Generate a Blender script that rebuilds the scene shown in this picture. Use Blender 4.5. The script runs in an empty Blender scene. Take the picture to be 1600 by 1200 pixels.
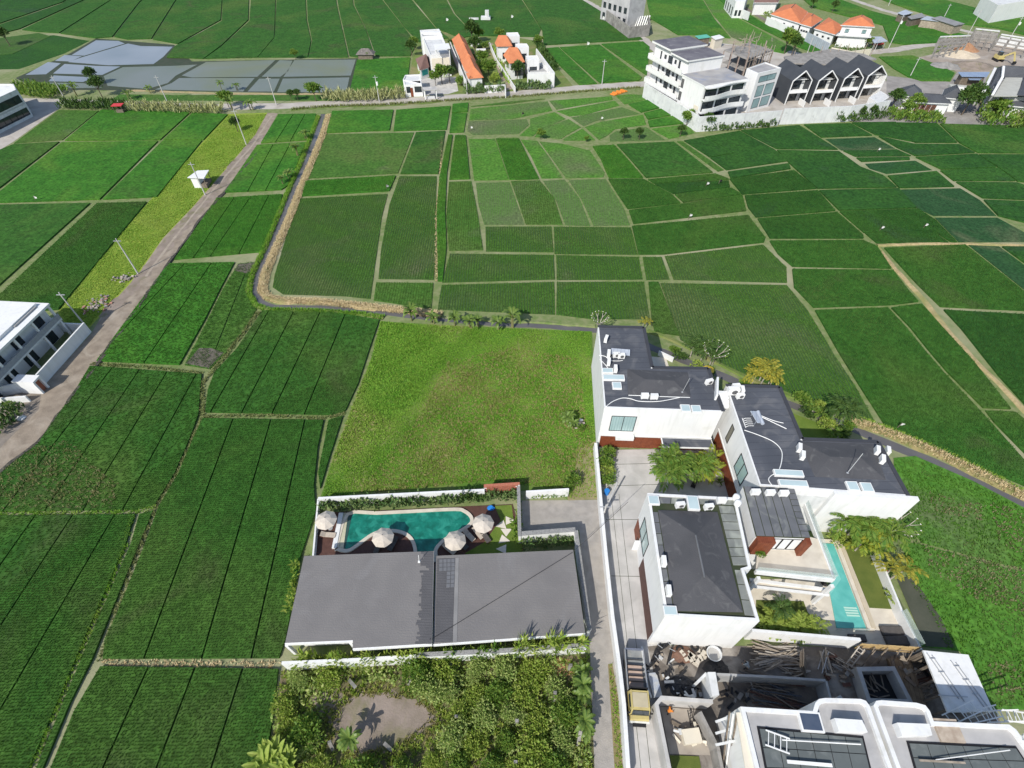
import bpy, bmesh, math, random
import numpy as np
from math import radians, sin, cos, pi, hypot, atan2
from mathutils import Vector, Matrix

random.seed(7); NR = np.random.default_rng(7)
SC = bpy.context.scene
COL = SC.collection
# ------------------------------------------------------------------ camera, sky, sun, exposure
H, FPX, TH = 60.0, 815.0, radians(47.75)          # drone height (m), focal length (px of a 1600 px frame), dip
cam_d = bpy.data.cameras.new('camera'); cam = bpy.data.objects.new('camera', cam_d); COL.objects.link(cam)
cam_d.sensor_fit = 'HORIZONTAL'; cam_d.sensor_width = 36.0; cam_d.lens = 36.0 * FPX / 1600.0
cam.location = (0, 0, H); cam.rotation_euler = (pi / 2 - TH, 0, 0)
cam_d.clip_start = 0.5; cam_d.clip_end = 6000; SC.camera = cam
SUN_AZ, SUN_EL = radians(213), radians(42)          # azimuth measured from +y towards +x: the sun stands behind and to the left
W = bpy.data.worlds.new('World'); SC.world = W; W.use_nodes = True
nt = W.node_tree; bg = nt.nodes['Background']; sky = nt.nodes.new('ShaderNodeTexSky')
sky.sky_type = 'NISHITA'; sky.sun_disc = False; sky.sun_elevation = SUN_EL; sky.sun_rotation = SUN_AZ
nt.links.new(sky.outputs[0], bg.inputs[0]); bg.inputs[1].default_value = 0.135
sd = bpy.data.lights.new('sun', 'SUN'); sd.energy = 4.0; sd.angle = radians(0.55); sd.color = (1.0, 0.955, 0.88)
sun = bpy.data.objects.new('sun', sd); COL.objects.link(sun); sun.location = (-60, -80, 120)
sdir = Vector((sin(SUN_AZ) * cos(SUN_EL), cos(SUN_AZ) * cos(SUN_EL), sin(SUN_EL)))
sun.rotation_euler = (-sdir).to_track_quat('-Z', 'Y').to_euler()
SC.view_settings.view_transform = 'Standard'; SC.view_settings.look = 'None'
SC.view_settings.exposure = 0.28; SC.view_settings.gamma = 1.0; SC.view_settings.use_curve_mapping = False

# ------------------------------------------------------------------ survey helpers: photo points to metres on the ground
def ray(p):
    x = (p[0] - 800) / FPX; y = (600 - p[1]) / FPX
    return Vector((x, cos(TH) + y * sin(TH), -sin(TH) + y * cos(TH)))
def G(p, z=0.0):
    d = ray(p); s = (z - H) / d.z
    return Vector((d.x * s, d.y * s, z))
def GP(pts, z=0.0): return [G(p, z) for p in pts]
def onwall(p, A, B):                                # point of the upright plane through A and B
    d = ray(p); n = Vector((B.y - A.y, A.x - B.x, 0)); s = n.dot(Vector((A.x, A.y, 0))) / n.dot(d)
    return Vector((d.x * s, d.y * s, H + d.z * s))
def above(p, base):                                 # height over 'base' seen at p
    d = ray(p); return H + d.z * hypot(base[0], base[1]) / hypot(d.x, d.y)
def V2(v): return Vector((v[0], v[1]))
def mean(pts): return sum((Vector((p[0], p[1], 0)) for p in pts), Vector((0, 0, 0))) / len(pts)

# ------------------------------------------------------------------ materials
MATS = {}
def mat(name, c1, c2=None, rough=0.85, scale=1.0, bump=0.0, bscale=None, detail=6, c3=None, s3=0.06, lo=0.35, hi=0.65,
        spec=0.3, metal=0.0, stripes=None, stains=None, transl=0.0, tint=None, streak=None, mottle=0.0):
    if name in MATS: return MATS[name]
    m = bpy.data.materials.new(name); m.use_nodes = True; nt = m.node_tree; N, L = nt.nodes, nt.links
    b = N['Principled BSDF']; b.inputs['Roughness'].default_value = rough; b.inputs['Metallic'].default_value = metal
    b.inputs['Specular IOR Level'].default_value = spec
    geo = N.new('ShaderNodeNewGeometry'); P = geo.outputs['Position']
    def noise(sc, det=detail, dist=0.0):
        n = N.new('ShaderNodeTexNoise'); n.inputs['Scale'].default_value = sc; n.inputs['Detail'].default_value = det
        n.inputs['Distortion'].default_value = dist; L.new(P, n.inputs['Vector']); return n.outputs['Fac']
    def ramp(f, a, z):
        r = N.new('ShaderNodeMapRange'); r.inputs[1].default_value = a; r.inputs[2].default_value = z; L.new(f, r.inputs[0]); return r.outputs[0]
    def mix(f, a, z):
        x = N.new('ShaderNodeMix'); x.data_type = 'RGBA'
        if hasattr(f, 'links'): L.new(f, x.inputs[0])
        else: x.inputs[0].default_value = f
        for k, v in ((6, a), (7, z)):
            if hasattr(v, 'links'): L.new(v, x.inputs[k])
            else: x.inputs[k].default_value = (*v, 1)
        return x.outputs[2]
    c2 = c2 or tuple(v * 0.8 for v in c1)
    col = mix(ramp(noise(scale), lo, hi), c1, c2)
    if c3: col = mix(ramp(noise(s3, 4, 0.6), 0.5, 0.68), col, c3)
    if tint:                                        # per-plant colour
        a = N.new('ShaderNodeAttribute'); a.attribute_name = 'tint'; col = mix(ramp(a.outputs['Fac'], 0.0, 1.0), col, tint)
    if stains: col = mix(ramp(noise(stains[1], 8, 1.0), stains[2] if len(stains) > 2 else 0.55, 0.8), col, stains[0])
    if mottle:                                      # uneven growth at plant size
        rr = N.new('ShaderNodeMapRange'); rr.inputs[1].default_value = .3; rr.inputs[2].default_value = .7; rr.inputs[3].default_value = 1 - mottle; rr.inputs[4].default_value = 1 + mottle * .7
        L.new(noise(1.7, 8, .3), rr.inputs[0]); vm = N.new('ShaderNodeVectorMath'); vm.operation = 'SCALE'; L.new(col, vm.inputs[0]); L.new(rr.outputs[0], vm.inputs['Scale']); col = vm.outputs[0]
    if streak:                                      # rain streaks and splashed dirt on upright faces
        mp = N.new('ShaderNodeVectorMath'); mp.operation = 'MULTIPLY'; mp.inputs[1].default_value = (1.6, 1.6, .16); L.new(P, mp.inputs[0])
        sn = N.new('ShaderNodeTexNoise'); sn.inputs['Scale'].default_value = 1.3; sn.inputs['Detail'].default_value = 7; L.new(mp.outputs[0], sn.inputs['Vector'])
        f = N.new('ShaderNodeMath'); f.operation = 'MULTIPLY'; f.inputs[1].default_value = .32; L.new(ramp(sn.outputs['Fac'], .5, .75), f.inputs[0]); col = mix(f.outputs[0], col, streak)
    if stripes:                                     # (colour, period m, share, angle)
        sc, per, share, ang = stripes
        sep = N.new('ShaderNodeVectorRotate'); sep.rotation_type = 'Z_AXIS'; sep.inputs['Angle'].default_value = ang; L.new(P, sep.inputs['Vector'])
        sx = N.new('ShaderNodeSeparateXYZ'); L.new(sep.outputs[0], sx.inputs[0])
        ma = N.new('ShaderNodeMath'); ma.operation = 'DIVIDE'; ma.inputs[1].default_value = per; L.new(sx.outputs[0], ma.inputs[0])
        fr = N.new('ShaderNodeMath'); fr.operation = 'FRACT'; L.new(ma.outputs[0], fr.inputs[0])
        lt = N.new('ShaderNodeMath'); lt.operation = 'LESS_THAN'; lt.inputs[1].default_value = share; L.new(fr.outputs[0], lt.inputs[0])
        col = mix(lt.outputs[0], col, sc)
    L.new(col, b.inputs['Base Color'])
    if bump:
        bn = N.new('ShaderNodeBump'); bn.inputs['Strength'].default_value = bump; bn.inputs['Distance'].default_value = 0.1
        L.new(noise(bscale or scale * 4, 5), bn.inputs['Height']); L.new(bn.outputs[0], b.inputs['Normal'])
    if transl:
        t = N.new('ShaderNodeBsdfTranslucent'); L.new(col, t.inputs[0]); ms = N.new('ShaderNodeMixShader'); ms.inputs[0].default_value = transl
        L.new(b.outputs[0], ms.inputs[1]); L.new(t.outputs[0], ms.inputs[2]); L.new(ms.outputs[0], N['Material Output'].inputs[0])
    MATS[name] = m; return m

def plain(name, c, rough=0.7, **k): return mat(name, c, tuple(v * 0.88 for v in c), rough, scale=k.pop('scale', 0.8), **k)
white = mat('white_render', (.70, .70, .685), (.665, .67, .665), .8, .5, stains=((.58, .58, .54), .35, .58), streak=(.44, .44, .41))
offwhite = mat('aged_white_render', (.62, .63, .62), (.54, .55, .55), .85, .6, stains=((.36, .37, .36), .5, .55), streak=(.30, .30, .29))
cream = mat('cream_render', (.68, .62, .50), (.62, .57, .47), .85, .5)
greyren = mat('grey_render', (.36, .36, .35), (.29, .29, .29), .9, .9, bump=.2, stains=((.18, .18, .17), .4, .55))
concrete = mat('concrete', (.47, .455, .435), (.37, .36, .34), .9, .45, bump=.15, bscale=6, stains=((.60, .58, .55), .25, .52))
roughcon = mat('raw_concrete', (.30, .285, .265), (.21, .20, .185), .95, .8, bump=.4, bscale=4, stains=((.13, .12, .11), .5, .55))
darkroof = mat('dark_roofing_felt', (.064, .070, .084), (.086, .092, .107), .8, .22, bump=.15, bscale=5, stains=((.145, .145, .15), .45, .52), stripes=((.030, .033, .043), 1.0, .035, pi / 2 - .04))
darkhip = mat('dark_shingle', (.060, .061, .066), (.078, .078, .083), .85, .3, bump=.3, bscale=9, stains=((.13, .13, .13), .8, .56))
deckgrey = mat('grey_roof_panel', (.135, .14, .15), (.105, .11, .118), .85, .5, bump=.1, stains=((.24, .25, .23), .5, .52))
oldpanel = mat('weathered_roof_panel', (.21, .22, .20), (.15, .16, .148), .9, .45, bump=.1, stains=((.34, .36, .31), .5, .5))
shingle = mat('grey_shingle', (.185, .175, .168), (.160, .152, .148), .9, .35, bump=.35, bscale=7, stripes=((.160, .155, .155), .28, .16, pi / 2 + .035), stains=((.215, .208, .206), .18, .55))
shingle2 = mat('new_grey_shingle', (.105, .103, .107), (.085, .084, .088), .9, .5, bump=.35, bscale=7, stripes=((.072, .071, .075), .28, .16, pi / 2 + .035))
orange = mat('orange_tile', (.60, .225, .10), (.51, .18, .08), .8, .6, bump=.3, bscale=5, stripes=((.46, .155, .07), .32, .3, 0.2))
orange_b = mat('orange_tile_b', (.58, .20, .09), (.48, .16, .07), .8, .6, bump=.3, bscale=5, stripes=((.44, .145, .065), .32, .3, pi / 2 - .5))
brownroof = mat('brown_tile', (.22, .13, .11), (.17, .10, .085), .85, .6, bump=.3, stripes=((.13, .08, .07), .35, .3, 0))
slate = mat('slate_roof', (.085, .09, .10), (.068, .072, .082), .75, .4, bump=.3, bscale=5, stripes=((.055, .06, .068), .35, .25, .5))
gable_d = mat('charcoal_roof', (.045, .05, .058), (.055, .06, .068), .6, .4, bump=.15, bscale=4)
timber = mat('red_brown_timber', (.21, .06, .026), (.15, .04, .018), .55, 2.5, stripes=((.10, .028, .013), .22, .1, 0.03))
deckwood = mat('deck_timber', (.125, .058, .042), (.09, .042, .03), .6, 2, stripes=((.06, .027, .02), .16, .16, .0))
plank_m = mat('raw_timber', (.36, .305, .24), (.24, .20, .155), .85, 2, bump=.2)
plank_d = mat('grey_timber', (.20, .165, .13), (.13, .105, .08), .9, 2, bump=.2)
bamboo = mat('bamboo_screen', (.55, .40, .19), (.42, .29, .13), .8, 3, bump=.4, bscale=20)
brick_m = mat('red_brick', (.38, .13, .08), (.27, .09, .055), .9, 4, bump=.3)
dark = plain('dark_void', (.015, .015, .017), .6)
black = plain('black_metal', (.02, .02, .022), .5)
steel = plain('galvanised_steel', (.46, .47, .48), .45, metal=.4)
silver = mat('zinc_sheet', (.42, .46, .52), (.34, .37, .42), .5, .7, spec=.5, stripes=((.30, .33, .38), .5, .2, .3))
bluesheet = mat('blue_grey_sheet', (.25, .32, .44), (.21, .27, .38), .5, .7, stripes=((.18, .23, .32), .5, .2, .3))
greensheet = mat('green_sheet', (.10, .42, .30), (.09, .36, .26), .5, .7)
acw = plain('white_plastic', (.76, .76, .74), .45)
fanm = plain('fan_grille', (.10, .10, .105), .6)
canvas = mat('beige_canvas', (.52, .47, .40), (.47, .42, .36), .9, 3)
cush = mat('grey_cushion', (.10, .09, .085), (.075, .07, .066), .9, 4)
beigecush = mat('beige_cushion', (.50, .43, .35), (.42, .36, .30), .9, 4)
redm = plain('red_cloth', (.55, .05, .06), .8)
bluem = plain('blue_plastic', (.03, .22, .62), .4)
yellowm = mat('yellow_paint', (.50, .42, .17), (.44, .36, .15), .45, 1.5, stains=((.35, .27, .15), 1.5, .6))
orangenet = plain('orange_plastic', (.75, .24, .04), .7)
tyre = plain('rubber', (.02, .02, .021), .85)
stone = mat('pale_stone', (.60, .55, .46), (.52, .47, .39), .85, .8, stains=((.44, .39, .32), .6, .55))
stonecap = mat('grey_stone_coping', (.30, .295, .285), (.20, .20, .195), .95, 5, bump=.5, bscale=9)
stepst = mat('stepping_stone', (.66, .60, .52), (.58, .53, .46), .9, 2)
paver = mat('grey_pavers', (.335, .31, .28), (.275, .255, .23), .95, 1.2, bump=.3, bscale=8, stains=((.37, .335, .29), .3, .5))
glass = mat('window_glass', (.16, .26, .27), (.24, .36, .36), .06, .35, spec=.8)
curtain = mat('curtained_glass', (.34, .47, .46), (.27, .39, .39), .12, .3, spec=.8, stripes=((.22, .33, .33), .35, .22, 0))
darkglass = mat('dark_glass', (.02, .028, .035), (.035, .045, .052), .05, .5, spec=.8)
skyglass = mat('skylight_glass', (.46, .56, .57), (.40, .50, .51), .12, .6, spec=.7)
def clear(name, col, alpha, rough=.03):
    m = bpy.data.materials.new(name); m.use_nodes = True; N, L = m.node_tree.nodes, m.node_tree.links
    b = N['Principled BSDF']; b.inputs['Base Color'].default_value = (*col, 1); b.inputs['Roughness'].default_value = rough; b.inputs['Alpha'].default_value = alpha
    MATS[name] = m; return m
railglass = clear('rail_glass', (.62, .72, .68), .32)
tealpanel = plain('teal_panel', (.02, .30, .27), .5)
def water(name, c1, c2, scale, bump, rough, spec=.5, bs=4):
    m = mat(name, c1, c2, rough, scale, bump=bump, bscale=bs, spec=spec); return m
canalw = water('canal_water', (.10, .095, .095), (.125, .118, .115), .3, .02, .25)
paddyw = water('flooded_paddy', (.18, .21, .24), (.24, .265, .30), .05, .03, .35, .6)
paddyw2 = mat('flooded_seedlings', (.135, .165, .14), (.16, .185, .18), .65, .05, c3=(.15, .17, .10), s3=.03, spec=.5, bump=.1, bscale=3)
poolw = mat('pool_water_green', (.007, .115, .078), (.012, .19, .135), .06, 1.1, bump=.6, bscale=2.2, spec=.6, c3=(.03, .26, .19), s3=.9)
poolt = mat('pool_water_turquoise', (.09, .37, .33), (.13, .45, .40), .06, .8, bump=.2, bscale=3, spec=.5)
poolt2 = mat('pool_shallow_turquoise', (.17, .47, .42), (.21, .52, .47), .06, .8, bump=.2, bscale=3, spec=.5)
# earth and plants
earth = mat('bund_earth', (.20, .22, .10), (.12, .175, .05), .95, .9, c3=(.31, .295, .19), s3=.035, bump=.4, bscale=5)
mud = mat('paddy_mud', (.050, .055, .030), (.034, .048, .020), .6, .5)
dirt = mat('dirt_road', (.29, .24, .185), (.20, .163, .125), .95, .6, bump=.4, bscale=4, stains=((.36, .31, .25), .35, .5))
track = mat('pale_road', (.44, .41, .37), (.36, .33, .295), .95, .25, bump=.3, bscale=3, stains=((.27, .235, .19), .22, .55))
rubble_m = mat('rubble', (.42, .37, .32), (.23, .19, .16), .95, 3, bump=.6, bscale=4)
soil = mat('bare_soil', (.27, .22, .185), (.20, .165, .13), .95, .5, bump=.4, bscale=5, stains=((.14, .14, .05), .4, .52))
sitesoil = mat('site_soil', (.19, .165, .14), (.12, .105, .09), .95, .6, bump=.5, bscale=4, stains=((.40, .37, .33), .35, .52))
straw = mat('dry_straw', (.42, .33, .18), (.30, .24, .12), .95, 2.0, bump=.6, bscale=6, c3=(.22, .22, .08), s3=.15)
RICE = {}
def rice(kind):
    if kind in RICE: return RICE[kind]
    P = {'d': ((.026, .078, .013), (.036, .098, .017), (.058, .104, .022)),      # dense dark stand
         'b': ((.031, .108, .013), (.045, .136, .017), (.078, .150, .022)),      # bright stand
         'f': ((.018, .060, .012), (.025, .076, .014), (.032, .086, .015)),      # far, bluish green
         'o': ((.046, .105, .020), (.060, .125, .024), (.085, .115, .034)),      # olive, thin
         'y': ((.040, .092, .016), (.053, .112, .019), (.085, .105, .042)),      # young rows with mud between
         'm': ((.085, .135, .042), (.075, .145, .032), (.125, .125, .075)),      # seedlings in mud
         'w': ((.020, .058, .022), (.026, .066, .027), (.022, .072, .016)),      # wet, bluish
         'n': ((.060, .150, .022), (.080, .170, .028), (.105, .125, .058))}[kind]
    P = [(c[0], c[1] * 1.14, c[2] * .95) for c in P]
    st = {'y': ((.038, .080, .026), .5, .30, .03), 'm': ((.088, .125, .05), .5, .3, .03)}.get(kind)
    RICE[kind] = mat('rice_' + kind, P[0], P[1], .9, .35, bump=.7, bscale=2.2, c3=P[2], s3=.045, stripes=st, spec=.15, mottle=.42, stains=({'d': (.060, .075, .028), 'b': (.05, .10, .02), 'y': (.10, .10, .06), 'f': (.028, .06, .028)}.get(kind, (.10, .12, .06)), .07, .56))
    return RICE[kind]
leafm = mat('leaf_green', (.075, .19, .026), (.115, .25, .036), .55, 1.5, transl=.45, tint=(.25, .34, .06))
leafd = mat('leaf_dark', (.030, .08, .018), (.05, .115, .024), .55, 1.5, transl=.25, tint=(.09, .15, .03))
leaflime = mat('leaf_lime', (.19,.33,.04), (.26,.38,.055), .55, 1.2, transl=.45, tint=(.42,.48,.11))
leafscrub = mat('scrub_leaf', (.21,.35,.07), (.29,.41,.10), .6, 1.2, transl=.45, tint=(.50,.55,.20))
leafy = mat('leaf_yellow', (.28, .33, .035), (.38, .33, .03), .6, 1.5, transl=.3, tint=(.17, .27, .035))
leafgold = mat('leaf_gold', (.42, .33, .035), (.33, .28, .03), .6, 1.5, transl=.25, tint=(.24, .28, .045))
leafb = mat('banana_leaf', (.06, .145, .028), (.095, .195, .036), .45, 1.5, transl=.3, tint=(.19, .25, .05))
ricetuft = mat('rice_leaf', (.047, .128, .017), (.064, .162, .022), .7, .3, c3=(.098, .135, .034), s3=.06, transl=.35, tint=(.086, .188, .032), spec=.2)
meadow = mat('meadow_grass', (.135, .35, .030), (.18, .39, .042), .7, .25, c3=(.30, .38, .08), s3=.075, transl=.4, tint=(.27, .43, .06), spec=.2)
meadowg = mat('meadow_ground', (.075, .16, .018), (.10, .18, .024), .95, .3, c3=(.27, .23, .10), s3=.075, bump=.6, bscale=4)
yellowg = mat('yellow_grass', (.27, .44, .05), (.23, .42, .045), .8, .5, c3=(.37, .44, .11), s3=.1, transl=.4, tint=(.36, .49, .085))
yellowgg = mat('yellow_grass_ground', (.24, .30, .038), (.19, .26, .032), .95, .4, bump=.6, bscale=2)
bundg = mat('bund_grass_leaf', (.15, .21, .05), (.20, .23, .075), .8, .8, transl=.3, tint=(.28, .29, .12))
lawn = mat('lawn', (.085, .115, .022), (.11, .135, .028), .95, .8, bump=.3, bscale=9)
flowerw = plain('white_petals', (.80, .78, .72), .7)
bark = mat('bark', (.13, .10, .075), (.09, .07, .05), .95, 3, bump=.5)
palebark = mat('pale_bark', (.42, .38, .33), (.30, .27, .23), .9, 3, bump=.3)
curtainred = plain('terracotta', (.32, .12, .07), .8)

# ------------------------------------------------------------------ mesh builder and naming
def worldloc(o):
    v = Vector((0, 0, 0))
    while o: v += o.location; o = o.parent
    return v
class MB:
    def __init__(s): s.v, s.f, s.m = [], [], []
    def add(s, vs, fs, m=0):
        k = len(s.v); s.v += [tuple(v) for v in vs]
        s.f += [[i + k for i in f] for f in fs]; s.m += [m] * len(fs); return s
    def poly(s, pts, z=None, m=0):
        return s.add([(p[0], p[1], p[2] if z is None else z) for p in pts], [list(range(len(pts)))], m)
    def prism(s, pts, z0, z1, m=0, mt=None, bottom=False):
        n = len(pts); a = sum(pts[i][0] * pts[(i + 1) % n][1] - pts[(i + 1) % n][0] * pts[i][1] for i in range(n))
        if a < 0: pts = list(pts)[::-1]
        k = [(p[0], p[1], z0) for p in pts] + [(p[0], p[1], z1) for p in pts]
        s.add(k, [[i, (i + 1) % n, n + (i + 1) % n, n + i] for i in range(n)], m)
        s.add(k[n:], [list(range(n))], m if mt is None else mt)
        if bottom: s.add(k[:n], [list(range(n))[::-1]], m)
        return s
    def box(s, c, sz, rz=0.0, m=0, M=None):             # c: centre of the base
        x, y, z = sz[0] / 2, sz[1] / 2, sz[2]; R = Matrix.Rotation(rz, 3, 'Z') if M is None else M
        vs = [R @ Vector(q) + Vector(c) for q in ((-x, -y, 0), (x, -y, 0), (x, y, 0), (-x, y, 0), (-x, -y, z), (x, -y, z), (x, y, z), (-x, y, z))]
        return s.add(vs, [[3, 2, 1, 0], [4, 5, 6, 7], [0, 1, 5, 4], [1, 2, 6, 5], [2, 3, 7, 6], [3, 0, 4, 7]], m)
    def beam(s, A, B, w, h, m=0):                         # square bar from A to B
        A, B = Vector(A), Vector(B); d = B - A; L = d.length
        if L < 1e-6: return s
        d /= L; up = Vector((0, 0, 1)) if abs(d.z) < .95 else Vector((0, 1, 0)); r = d.cross(up).normalized(); u = r.cross(d)
        q = [(-w / 2, -h / 2), (w / 2, -h / 2), (w / 2, h / 2), (-w / 2, h / 2)]
        vs = [A + r * a + u * b for a, b in q] + [B + r * a + u * b for a, b in q]
        return s.add(vs, [[3, 2, 1, 0], [4, 5, 6, 7], [0, 1, 5, 4], [1, 2, 6, 5], [2, 3, 7, 6], [3, 0, 4, 7]], m)
    def tube(s, pts, r, n=6, m=0):
        pts = [Vector(p) for p in pts]; k = len(pts); r = r if isinstance(r, (list, tuple)) else [r] * k; vs = []
        for i, p in enumerate(pts):
            d = (pts[min(i + 1, k - 1)] - pts[max(i - 1, 0)]).normalized(); up = Vector((0, 0, 1)) if abs(d.z) < .9 else Vector((1, 0, 0))
            a = d.cross(up).normalized(); b = a.cross(d)
            vs += [p + (a * cos(2 * pi * j / n) + b * sin(2 * pi * j / n)) * r[i] for j in range(n)]
        fs = [[i * n + j, i * n + (j + 1) % n, (i + 1) * n + (j + 1) % n, (i + 1) * n + j] for i in range(k - 1) for j in range(n)]
        return s.add(vs, fs + [list(range(n))[::-1], [(k - 1) * n + j for j in range(n)]], m)
    def wall(s, A, B, z0, z1, t, m=0, mt=None):           # wall centred on A-B
        A, B = V2(A), V2(B); d = (B - A).normalized() * t / 2; n = Vector((-d.y, d.x))
        return s.prism([A - n, B - n, B + n, A + n], z0, z1, m, mt)
    def path(s, pts, z0, z1, t, m=0):                     # wall along a polyline with mitred corners
        P = [V2(p) for p in pts]; k = len(P); L, R = [], []
        for i, p in enumerate(P):
            d1 = (P[i] - P[i - 1]).normalized() if i else (P[1] - P[0]).normalized(); d2 = (P[i + 1] - P[i]).normalized() if i < k - 1 else d1
            n1, n2 = Vector((-d1.y, d1.x)), Vector((-d2.y, d2.x)); q = n1 + n2; q = q * (t / 2 / max(.4, q.dot(q) / 2)); L.append(p + q); R.append(p - q)
        return s.prism(L + R[::-1], z0, z1, m, bottom=True)
    def ring(s, pts, t, z0, z1, m=0):
        inn = inset(pts, t); n = len(pts); o = [V2(p) for p in pts]
        v = [(*p, z0) for p in o] + [(*p, z1) for p in o] + [(*p, z1) for p in inn] + [(*p, z0) for p in inn]
        fs = []
        for i in range(n):
            j = (i + 1) % n
            fs += [[i, j, n + j, n + i], [n + i, n + j, 2 * n + j, 2 * n + i], [2 * n + i, 2 * n + j, 3 * n + j, 3 * n + i]]
        return s.add(v, fs, m)
    def build(s, name, mats, parent=None, label=None, cat=None, group=None, kind=None, smooth=False, fix=True):
        me = bpy.data.meshes.new(name); mats = mats if isinstance(mats, (list, tuple)) else [mats]
        if parent: org = worldloc(parent)
        else:
            xs = [v[0] for v in s.v]; ys = [v[1] for v in s.v]; zs = [v[2] for v in s.v]
            org = Vector(((min(xs) + max(xs)) / 2, (min(ys) + max(ys)) / 2, min(zs))) if kind != 'structure' or True else Vector((0, 0, 0))
        me.from_pydata([(v[0] - org.x, v[1] - org.y, v[2] - org.z) for v in s.v], [], s.f)
        for q in mats: me.materials.append(q)
        if any(s.m): me.polygons.foreach_set('material_index', s.m)
        if fix and len(s.f) < 4000:
            bm = bmesh.new(); bm.from_mesh(me); bmesh.ops.recalc_face_normals(bm, faces=bm.faces[:]) ; bm.to_mesh(me); bm.free()
        if smooth: me.polygons.foreach_set('use_smooth', [True] * len(me.polygons))
        o = bpy.data.objects.new(name, me); COL.objects.link(o)
        if parent: o.parent = parent
        else: o.location = org
        return tag(o, label, cat, group, kind)
def tag(o, label=None, cat=None, group=None, kind=None):
    if label: o['label'] = label
    if cat: o['category'] = cat
    if group: o['group'] = group
    if kind: o['kind'] = kind
    return o
def thing(name, label, cat, loc=(0, 0, 0), group=None):
    o = bpy.data.objects.new(name, None); COL.objects.link(o); o.location = loc; o.empty_display_size = .3
    return tag(o, label, cat, group)
def dup(root, loc, rz=0.0, label=None, sc=None):
    r = root.copy(); COL.objects.link(r); r.location = loc; r.rotation_euler = (0, 0, rz)
    if sc: r.scale = (sc, sc, sc)
    if label: r['label'] = label
    for ch in root.children:
        c = ch.copy(); COL.objects.link(c); c.parent = r
        for g in ch.children:
            d = g.copy(); COL.objects.link(d); d.parent = c
    return r
def area2(pts):
    n = len(pts); return sum(pts[i][0] * pts[(i + 1) % n][1] - pts[(i + 1) % n][0] * pts[i][1] for i in range(n))
def inset(pts, t):
    P = [V2(p) for p in pts]; n = len(P); sgn = 1 if area2(P) > 0 else -1; out = []
    for i in range(n):
        a, b, c = P[i - 1], P[i], P[(i + 1) % n]; d1 = (b - a).normalized(); d2 = (c - b).normalized()
        n1 = Vector((-d1.y, d1.x)) * sgn; n2 = Vector((-d2.y, d2.x)) * sgn; m = n1 + n2
        k = max(.35, m.dot(m) / 2) if m.length > 1e-6 else 1
        out.append(b + m * (t / k) if m.length > 1e-6 else b + n1 * t)
    return out
def clip(P, a, n, off):                               # keep the side (p-a).n > off
    out = []
    for i in range(len(P)):
        p, q = P[i], P[(i + 1) % len(P)]; dp = (p - a).dot(n) - off; dq = (q - a).dot(n) - off
        if dp >= 0: out.append(p)
        if dp * dq < 0: out.append(p + (q - p) * (dp / (dp - dq)))
    return out
def inpoly(X, Y, P):
    r = np.zeros(X.shape, bool); n = len(P)
    for i in range(n):
        x1, y1, x2, y2 = P[i][0], P[i][1], P[(i + 1) % n][0], P[(i + 1) % n][1]
        if y1 == y2: continue
        c = ((y1 > Y) != (y2 > Y)) & (X < (x2 - x1) * (Y - y1) / (y2 - y1) + x1); r ^= c
    return r
def rawmesh(name, verts, tris, m, tint=None, kind=None, parent=None, label=None, cat=None, nper=3):
    me = bpy.data.meshes.new(name); nv, nf = len(verts), len(tris)
    org = worldloc(parent) if parent else Vector((float(verts[:, 0].mean()), float(verts[:, 1].mean()), float(verts[:, 2].min())))
    vv = (verts - np.array(org)).astype(np.float32)
    me.vertices.add(nv); me.vertices.foreach_set('co', vv.ravel())
    me.loops.add(nf * nper); me.loops.foreach_set('vertex_index', tris.astype(np.int32).ravel())
    me.polygons.add(nf); me.polygons.foreach_set('loop_start', np.arange(0, nf * nper, nper, dtype=np.int32)); me.polygons.foreach_set('loop_total', np.full(nf, nper, dtype=np.int32))
    if tint is not None:
        a = me.attributes.new('tint', 'FLOAT', 'POINT'); a.data.foreach_set('value', tint.astype(np.float32))
    me.update(calc_edges=True); me.materials.append(m)
    o = bpy.data.objects.new(name, me); COL.objects.link(o)
    if parent: o.parent = parent
    else: o.location = org
    return tag(o, label, cat, None, kind)
def blades(px, py, pz, h, w, lean, nb):
    """nb blades (one triangle each) for every plant position"""
    n = len(px); X = np.repeat(px, nb); Y = np.repeat(py, nb); Z = np.repeat(pz, nb); k = n * nb
    a = NR.uniform(0, 2 * pi, k); hh = h * NR.uniform(.65, 1.15, k); l = lean * NR.uniform(.2, 1.1, k); b = a + pi / 2 + NR.uniform(-.5, .5, k)
    ox, oy = np.cos(a), np.sin(a); wx, wy = np.cos(b) * w / 2, np.sin(b) * w / 2
    bx, by = X + ox * l * .12, Y + oy * l * .12
    v = np.stack([np.stack([bx - wx, by - wy, Z], 1), np.stack([bx + wx, by + wy, Z], 1), np.stack([X + ox * l, Y + oy * l, Z + hh], 1)], 1).reshape(-1, 3)
    t = np.arange(3 * k).reshape(-1, 3); tint = np.repeat(np.repeat(NR.uniform(0, 1, n), nb), 3)
    return v, t, tint
def rnd_in(P, dens):
    xs = [p[0] for p in P]; ys = [p[1] for p in P]; A = (max(xs) - min(xs)) * (max(ys) - min(ys)); n = int(A * dens)
    X = NR.uniform(min(xs), max(xs), n); Y = NR.uniform(min(ys), max(ys), n); k = inpoly(X, Y, P); return X[k], Y[k]
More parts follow.
